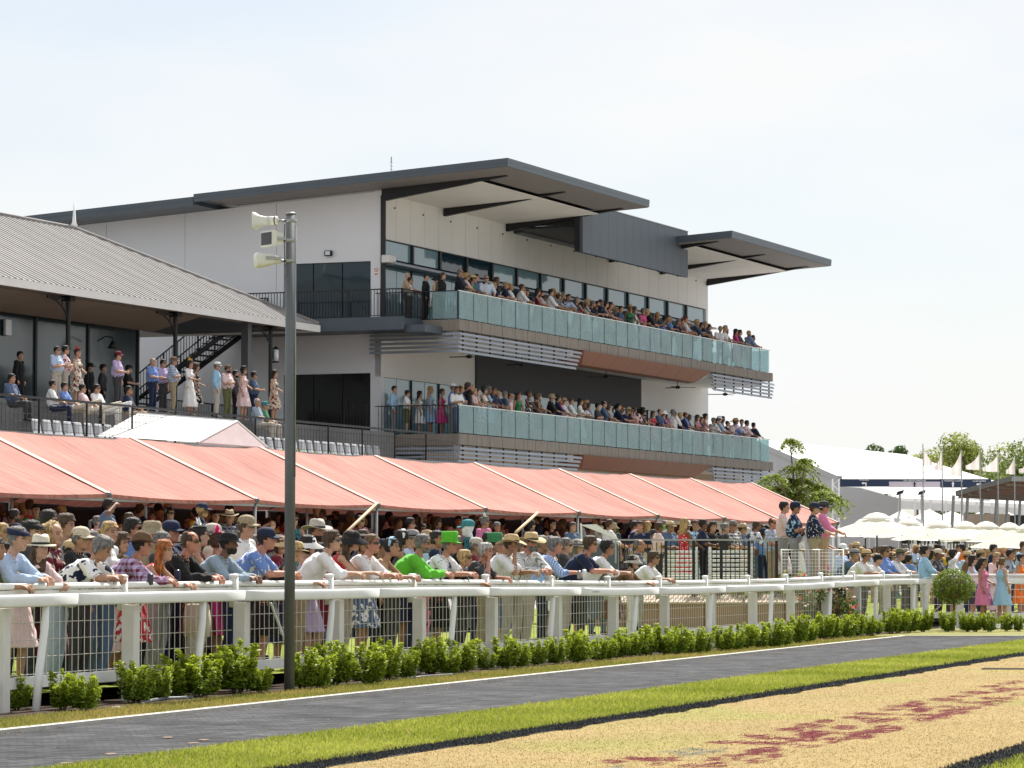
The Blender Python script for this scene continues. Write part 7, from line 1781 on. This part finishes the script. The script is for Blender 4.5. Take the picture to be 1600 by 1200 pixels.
# ------------------------------------------------------------------ people: balconies, terrace, lawn and marquee
MEN = ['stand_short', 'stand_rail', 'stand_fold', 'stand_down', 'lean_short', 'lean_rolled', 'shade_man', 'stand_rail']
WOM = ['woman_dress', 'woman_rail', 'woman_top', 'woman_rail']
rp = random.Random(21)
def rand_look(dressy=False, dark=False):
    fem = rp.random() < .36; k = {}
    k['skin'] = rp.choice(['fair', 'fair', 'tan', 'tan', 'red', 'brown']); k['hairc'] = rp.choice(['brown', 'dark', 'dark', 'brown', 'dark', 'grey', 'blond'])
    k['glasses'] = rp.random() < .4
    if fem:
        k['tmpl'] = rp.choice(WOM); k['hair'] = rp.choice(['long', 'bun', 'bob', 'ponytail', 'long']); c = rp.choice(['hotpink', 'palepink', 'white', 'green', 'teal', 'red', 'maroon', 'black', 'black', 'navy', 'sky', 'pink', 'charcoal'])
        k['shirt'] = c; k['legs'] = c; k['shirt2'] = rp.choice(['white', 'pink', 'navy', 'green']); k['pat'] = rp.choice([0, 0, 1, 1, 4]); k['legpat'] = k['pat']; k['legs2'] = k['shirt2']
        if rp.random() < .22: k['hat'], k['hatc'] = rp.choice([('fascinator', 'white'), ('fascinator', 'red'), ('headband', 'sky'), ('sunhat', 'white'), ('fedora', 'straw')])
    else:
        k['tmpl'] = rp.choice(MEN); k['hair'] = rp.choice(['short', 'short', 'thick', 'balding', 'short'])
        k['shirt'] = rp.choice(['white', 'white', 'paleblue', 'blue', 'lilac', 'palepink', 'navy', 'navy', 'navy', 'charcoal', 'denim', 'black', 'black'] if not dark else ['white', 'white', 'paleblue', 'navy', 'navy', 'charcoal', 'charcoal', 'brown', 'black', 'black', 'maroon', 'denim', 'olive'])
        k['pat'] = rp.choice([0, 0, 0, 0, 1, 2, 3]); k['shirt2'] = rp.choice(['white', 'navy', 'denim', 'grey']); k['legs'] = rp.choice(['navy', 'charcoal', 'khaki', 'stone', 'grey', 'denim', 'black'])
        k['bearded'] = rp.random() < .2
        if rp.random() < (.14 if dressy else .36): k['hat'], k['hatc'] = rp.choice([('cap', 'navy'), ('cap', 'charcoal'), ('fedora', 'straw'), ('trilby', 'grey'), ('fedora', 'cream'), ('bucket', 'khaki'), ('cap', 'white'), ('akubra', 'tan')])
    return k
def place(k, loc, face, label, group, s=None):
    k = dict(k); t = k.pop('tmpl'); return person(t, loc, face, s or rp.uniform(.89, 1.06), label=label, group=group, **k)
FACE_T = math.atan2(-EV[1], -EV[0])           # towards the track
seen = {}
def uniq(s):
    seen[s] = seen.get(s, 0) + 1; return s
for lvl, zf, nm in ((0, 10.0, 'upper'), (1, 6.0, 'lower')):
    u = .9 if lvl == 0 else .7; i = 0
    while u < 35.0:
        rows = rp.choice([[.30], [.30], [.30], [.45], [.6], [.3, .95], [.3]])
        for r_ in rows:
            i += 1; k = rand_look(True)
            lean = k['tmpl'].startswith('lean')
            if r_ > .5 and lean: k['tmpl'] = 'stand_short'
            elif k['tmpl'] not in ('lean_short', 'lean_rolled') and r_ < .5 and rp.random() < .45: k['tmpl'] = 'stand_rail' if k['tmpl'] in MEN else 'woman_rail'
            vv = r_ + .1 + (.12 if k['tmpl'].startswith('lean') else 0); p = stand(u + rp.uniform(-.12, .12) + (.25 if r_ > .5 else 0), vv, zf)
            place(k, p, FACE_T + R(rp.choice([rp.uniform(-8, 34), rp.uniform(-60, 80)])), '%s, %s from stair end, %s balcony' % (describe(k), nth(i), nm), 'spectators on the %s balcony' % nm, rp.uniform(.97, 1.08))
        u += rp.choice([.4, .46, .5, .55, .62, .75, 1.0])
# the corner groups beside the glass
for i, (px, v, zf, kw, lb) in enumerate([
    (622, 2.1, 10, dict(tmpl='stand_rail', shirt='tan', hair='balding', hairc='white', legs='black'), 'white-haired man in tan jacket at the upper balcony side rail'),
    (634, 2.0, 10, dict(tmpl='stand_rail', shirt='white', hair='short', hairc='dark', legs='charcoal', glasses=True), 'man in white shirt at the upper balcony side rail'),
    (640, 2.5, 10, dict(tmpl='stand_down', shirt='navy', hair='short', hairc='dark', legs='grey', glasses=True), 'man in navy jacket behind the white shirt on the upper balcony corner'),
    (665, 1.4, 10, dict(tmpl='stand_down', shirt='black', hair='short', hairc='dark', legs='black'), 'dark-suited man on the upper balcony corner'),
    (679, 1.0, 10, dict(tmpl='woman_dress', shirt='olive', shirt2='beige', pat=1, legs='olive', legs2='beige', legpat=1, hair='bun', hairc='dark', hat='sunhat', hatc='black'), 'woman in black hat and olive patterned dress on the upper balcony corner'),
    (691, .8, 10, dict(tmpl='stand_down', shirt='black', hair='short', hairc='brown', legs='black'), 'man in black suit next to the glass on the upper balcony corner'),
    (615, 2.6, 6, dict(tmpl='stand_down', shirt='sky', hair='short', hairc='dark', legs='grey'), 'man in pale blue shirt in the lower balcony corner'),
    (624, 2.1, 6, dict(tmpl='stand_shorts', shirt='white', hair='short', hairc='dark', legs='olive', glasses=True), 'man in white tee and olive shorts in the lower balcony corner'),
    (655, 2.0, 6, dict(tmpl='woman_dress', shirt='white', shirt2='green', pat=1, legs='white', hair='long', hairc='dark'), 'dark-haired woman in white dress in the lower balcony corner'),
    (672, 1.8, 6, dict(tmpl='woman_dress', shirt='sky', legs='sky', hair='long', hairc='blond'), 'blonde woman in pale blue dress in the lower balcony corner'),
    (690, 1.4, 6, dict(tmpl='woman_dress', shirt='hotpink', legs='hotpink', hair='bun', hairc='brown'), 'woman in long pink dress in the lower balcony corner'),
    (707, .9, 6, dict(tmpl='stand_rail', shirt='blue', hair='short', hairc='grey', hat='fedora', hatc='white', legs='tan'), 'man in white hat and blue shirt by the lower glass')]):
    # solve u on plane v for the column px
    d = ray(px, 600); t = ((A0 + EV * v - EYE) @ EV) / (d @ EV); u_ = float((EYE + d * t - A0) @ EU)
    place(kw, stand(max(u_, .25), v, zf), FACE_T + R(10 + 5 * (i % 3)), lb, 'spectators on the balcony corners')
# pavilion terrace people: (photo column, v, z, look)
PVP = [(88, 2.6, 6.0, 'stand_fold', dict(shirt='paleblue', hair='short', hairc='dark', glasses=True, legs='stone'), 'man in pale blue shirt with arms folded under the pavilion'),
 (101, 2.7, 6.0, 'stand_fold', dict(shirt='palepink', shirt2='maroon', pat=1, hair='short', hairc='dark', glasses=True, legs='stone'), 'man in pink patterned shirt under the pavilion'),
 (120, 2.8, 6.0, 'woman_dress', dict(shirt='cream', shirt2='maroon', pat=1, legs='cream', legs2='maroon', legpat=1, hair='bun', hairc='brown', hat='fascinator', hatc='red'), 'woman in cream floral dress and red headpiece under the pavilion'),
 (183, 2.6, 6.0, 'stand_short', dict(shirt='lilac', hair='short', hairc='dark', hat='cap', hatc='maroon', legs='charcoal'), 'large man in lilac polo and maroon cap under the pavilion'),
 (238, 2.6, 6.0, 'stand_short', dict(shirt='blue', hair='balding', hairc='white', legs='navy'), 'white-haired man in blue shirt below the stair'),
 (254, 2.9, 6.0, 'stand_short', dict(shirt='lilac', hair='short', hairc='dark', glasses=True, legs='charcoal'), 'man in pale lilac shirt below the stair'),
 (270, 2.4, 6.0, 'stand_fold', dict(shirt='paleblue', shirt2='grey', pat=2, hair='short', hairc='grey', hat='cap', hatc='brown', legs='khaki'), 'man in brown cap and checked shirt below the stair'),
 (296, 2.3, 6.0, 'woman_top', dict(shirt='white', legs='white', hair='long', hairc='dark', hat='fascinator', hatc='yellow'), 'woman in white skirt and top below the stair'),
 (305, 3.2, 6.0, 'woman_dress', dict(shirt='black', shirt2='cream', pat=1, legs='black', legs2='cream', legpat=1, hair='long', hairc='brown'), 'woman in black and cream patterned dress below the stair'),
 (338, 2.2, 6.0, 'stand_down', dict(shirt='sky', hair='short', hairc='grey', hat='trilby', hatc='white', legs='stone', glasses=True), 'man in white hat and sky blue shirt on the terrace'),
 (355, 2.4, 6.0, 'stand_fold', dict(shirt='palepink', hair='short', hairc='dark', hat='cap', hatc='brown', legs='olive', bearded=True), 'bearded man in pink shirt with folded arms on the terrace'),
 (367, 3.2, 6.0, 'stand_down', dict(shirt='charcoal', hair='short', hairc='dark', legs='black', bearded=True), 'dark-bearded man in charcoal on the terrace'),
 (380, 2.5, 6.0, 'woman_dress', dict(shirt='palepink', legs='palepink', hair='bob', hairc='dark', glasses=True), 'woman in pale pink dress on the terrace'),
 (396, 3.3, 6.0, 'stand_short', dict(shirt='denim', hair='short', hairc='dark', legs='navy', glasses=True), 'man in denim shirt on the terrace'),
 (428, 2.2, 6.0, 'woman_dress', dict(shirt='beige', shirt2='maroon', pat=1, legs='beige', legs2='maroon', legpat=1, hair='long', hairc='dark'), 'long-haired woman in floral dress beside the lamp pole on the terrace'),
 (30, 5.4, 6.0, 'stand_down', dict(shirt='black', hair='short', hairc='dark', legs='black'), 'dark-clothed person in the shade at the pavilion end'),
 (140, 5.6, 6.0, 'stand_down', dict(shirt='black', hair='short', hairc='dark', legs='black', hat='cap', hatc='black'), 'dark-clothed person in the shade by the pavilion post'),
 (160, 5.8, 6.0, 'stand_down', dict(shirt='charcoal', hair='thick', hairc='dark', legs='black'), 'shaded person behind the large man in lilac'),
 (200, 5.0, 6.0, 'stand_short', dict(shirt='black', hair='short', hairc='dark', hat='trilby', hatc='black', legs='black'), 'person in black trilby in the pavilion shade'),
 (20, .9, 5.3, 'sit_man', dict(shirt='denim', hair='short', hairc='dark', legs='charcoal'), 'seated man in dark blue at the near end of the terrace'),
 (84, .9, 5.3, 'sit_man', dict(shirt='white', hair='short', hairc='dark', legs='navy', glasses=True), 'seated man in white shirt on the terrace'),
 (108, .95, 5.3, 'sit_back', dict(shirt='blue', hair='short', hairc='dark', legs='beige'), 'seated man in blue with his feet up on the rail'),
 (136, .95, 5.3, 'sit_back', dict(shirt='palepink', hair='short', hairc='dark', legs='cream', shoes='cream', glasses=True), 'seated man with pale shoes up on the rail'),
 (158, .95, 5.3, 'sit_back', dict(shirt='white', hair='short', hairc='dark', legs='white', shoes='white', glasses=True), 'seated man in white with white shoes up'),
 (203, .95, 5.3, 'sit_man', dict(shirt='navy', hair='short', hairc='dark', legs='tan', skin='tan'), 'seated man in navy tee at the terrace rail'),
 (404, .9, 5.3, 'sit_man', dict(shirt='lightdenim', hair='balding', hairc='white', legs='stone'), 'seated white-haired man in grey shirt beside the lamp pole'),
 (415, 1.1, 5.3, 'sit_man', dict(shirt='green', hair='short', hairc='grey', hat='cap', hatc='teal', legs='stone'), 'seated man in green shirt and teal cap beside the lamp pole')]
for px, v, z, tm, kw, lb in PVP:
    d = ray(px, 600); t = ((A0 + EV * v - EYE) @ EV) / (d @ EV); u_ = float((EYE + d * t - A0) @ EU)
    k = dict(kw); k['tmpl'] = tm; place(k, stand(u_, v, z), FACE_T + R(rp.uniform(-5, 30)), lb, 'people on the pavilion terrace', rp.uniform(.97, 1.03))
# middle lawn and front edge of the marquee
def lawn_person(px, off, lab, grp, face=None, z=None, dark=True):
    k = rand_look(False, dark)
    if k['tmpl'].startswith('lean'): k['tmpl'] = 'stand_short'
    a_lo, a_hi = fy(20), fy(130); b = FB - off
    for _ in range(40):
        m_ = (a_lo + a_hi) / 2; p = fen(m_, b)
        if pix((p[0], p[1], 1.5))[0] < px: a_lo = m_
        else: a_hi = m_
    p = fen(m_, b); p[2] = lawn_z(p[0], p[1]) if z is None else z
    return place(k, p, R(face if face is not None else rp.gauss(-10, 30)), '%s, %s' % (describe(k), lab), grp)
n_ = 0
for off, lo_, hi_, st_, rn_ in ((3.0, -10, 1000, 84, 'front'), (5.0, -20, 960, 80, 'rear')):
    n_ = 0
    px = lo_ + rp.uniform(0, 20)
    while px < hi_:
        n_ += 1; lawn_person(px, off + rp.uniform(-.4, .4), '%s in the %s lawn row' % (nth(n_), rn_), 'crowd on the lawn'); px += st_ * rp.uniform(.75, 1.3)
def tent_person(u_, v_, lab, grp, z=.8):
    k = rand_look(False, True)
    if k['tmpl'].startswith('lean'): k['tmpl'] = 'stand_short'
    place(k, stand(u_, v_, z), R(rp.gauss(-20, 45)), '%s, %s' % (describe(k), lab), grp)
n_ = 0
u_ = -58.0
while u_ < -5:
    n_ += 1; tent_person(u_, -14.9 + rp.uniform(-1.6, .8), '%s along the red marquee front' % nth(n_), 'crowd at the marquee front'); u_ += rp.uniform(1.0, 1.6)
n_ = 0
for i in range(16):
    px = 985 + i * 16 + rp.uniform(-5, 5); n_ += 1; k = rand_look(False, False)
    if k['tmpl'].startswith('lean'): k['tmpl'] = 'stand_short'
    Y = rp.uniform(71, 80); x = (px - 800) / F_PX * Y
    place(k, (x, Y, .8), R(rp.gauss(-10, 50)), '%s, %s behind the black balustrade' % (describe(k), nth(n_)), 'people behind the balustrade', rp.uniform(.84, .98))
n_ = 0
for i in range(20):
    px = 1318 + i * 15 + rp.uniform(-6, 6); Y = rp.uniform(84, 104); n_ += 1; k = rand_look(False, False)
    if k['tmpl'].startswith('lean'): k['tmpl'] = 'stand_short'
    place(k, ((px - 800) / F_PX * Y, Y, .12), R(rp.gauss(-10, 60)), '%s, %s among the umbrella crowd' % (describe(k), nth(n_)), 'crowd around the umbrellas')
# the dense shaded crowd deep under the marquee: one mass
lowT = {}
def low_mesh(key):
    if key not in lowT:
        ob = bpy.data.objects.new('tmp', T[key]['mesh']); COL.objects.link(ob); md = ob.modifiers.new('d', 'DECIMATE'); md.ratio = .05
        dg = bpy.context.evaluated_depsgraph_get(); dg.update(); me = bpy.data.meshes.new_from_object(ob.evaluated_get(dg)); bpy.data.objects.remove(ob)
        me.calc_loop_triangles(); V = np.array([v.co[:] for v in me.vertices]); Tr = np.array([t.vertices[:] for t in me.loop_triangles]); S = np.array([me.polygons[t.polygon_index].material_index for t in me.loop_triangles])
        hm = HM['short']; hm.calc_loop_triangles(); Hm = T[key]['H']; V2 = np.array([(Hm @ v.co)[:] for v in hm.vertices]); T2 = np.array([t.vertices[:] for t in hm.loop_triangles]) + len(V)
        lowT[key] = (np.concatenate([V, V2]), np.concatenate([Tr, T2]), np.concatenate([S, np.full(len(T2), 9)]))
    return lowT[key]
VV = []; TT = []; CC = []; nv = 0
rq = random.Random(5)
for i in range(250):
    key = rq.choice(['stand_short', 'stand_fold', 'woman_top', 'woman_dress', 'stand_rail']); V_, T_, S_ = low_mesh(key)
    if i < 190: p = stand(rq.uniform(-60, -5), rq.uniform(-14.0, -9.6), .8 + rq.uniform(0, .25))
    else:
        Y = rq.uniform(104, 126); p = np.array([(rq.uniform(1325, 1640) - 800) / F_PX * Y, Y, .3])
    a = rq.uniform(0, 6.28); s = rq.uniform(.92, 1.04); ca, sa = math.cos(a), math.sin(a)
    W = np.stack([(V_[:, 0] * ca - V_[:, 1] * sa) * s + p[0], (V_[:, 0] * sa + V_[:, 1] * ca) * s + p[1], V_[:, 2] * s + p[2]], -1)
    cols = {0: SK[rq.choice(['fair', 'tan', 'red', 'brown'])], 1: C[rq.choice(['white', 'paleblue', 'navy', 'charcoal', 'black', 'palepink', 'khaki', 'navy', 'red', 'yellow', 'black', 'green', 'brown'])], 2: C[rq.choice(['navy', 'charcoal', 'khaki', 'grey', 'black'])], 3: C['black'], 4: (.02, .02, .02), 5: (.3, .12, .1), 9: HC[rq.choice(['brown', 'dark', 'grey', 'dark', 'blond'])]}
    VV.append(W[T_].reshape(-1, 3)); CC.append(np.repeat(np.array([cols[k] for k in S_]), 3, axis=0))
VV = np.concatenate(VV); CC = np.concatenate(CC)
M['crowd'] = attr_mat('crowd', rough=.8)
tag(link('crowd', mesh_np('crowd', VV, np.arange(len(VV)).reshape(-1, 3), M['crowd'], CC, 3)), 'dense shaded crowd deep under the marquee and far umbrellas', 'crowd', kind='stuff')
# drinks held at the rail
for i, (px, py, Y, c, lb) in enumerate([(235, 905, 36.7, 'charcoal', 'dark drink can held by the man in the lilac checked shirt'), (277, 899, 37.2, 'navy', 'navy blue drink can beside the red floral dress'), (905, 898, 51.4, 'grey', 'silver drink can held at the rail by the blue striped shirt'), (913, 896, 51.6, 'white', 'tall silver can standing on the rail by the navy polo')]):
    p = at(px, py, Y); mb = MB(); h = .125; mb.rings([[(r_ * math.cos(a), r_ * math.sin(a), z) for a in [2 * math.pi * k / 16 for k in range(16)]] for r_, z in ((.026, -h / 2), (.033, -h / 2 + .01), (.033, h / 2 - .014), (.026, h / 2), (.024, h / 2 - .003))])
    o = mb.build('drink_can', mat('can_' + c, C[c], .35, .4), None, True); o.location = tuple(p); tag(o, lb, 'can')
p = at(843, 903, 49.6); mb = MB(); mb.bevbox(-.07, .07, -.004, .004, -.05, .05, .002); o = mb.build('race_card', mat('race_card', (.25, .42, .68), .5, var=.3, scale=20)); o.location = tuple(p); o.rotation_euler = (.3, .5, .3); tag(o, 'small blue and white race booklet held over the rail', 'booklet')

# a cream tote bag hung on the inside of the fence
tp_ = at(308, 968, 38.15); tb_ = empty('tote_bag', tp_, R(-20)); tag(tb_, 'cream canvas tote bag hanging behind the mesh left of the lamp pole', 'bag')
mb = MB(); mb.rings([[(x * w, y * d, z) for x, y in ((-1, -1), (0, -1.25), (1, -1), (1, 1), (0, 1.25), (-1, 1))] for z, w, d in ((-.2, .13, .03), (-.19, .145, .045), (0, .15, .05), (.16, .14, .03), (.18, .135, .012))]); mb.build('body', fabric('tote', (.62, .57, .46), .1), tb_, True)
for y in (-.015, .015): mb = MB(); mb.tube([(-.07, y, .17), (-.05, y, .32), (0, y, .37), (.05, y, .32), (.07, y, .17)], .008, 6); mb.build('handle', fabric('tote_handle', (.6, .55, .45), 0), tb_, True)
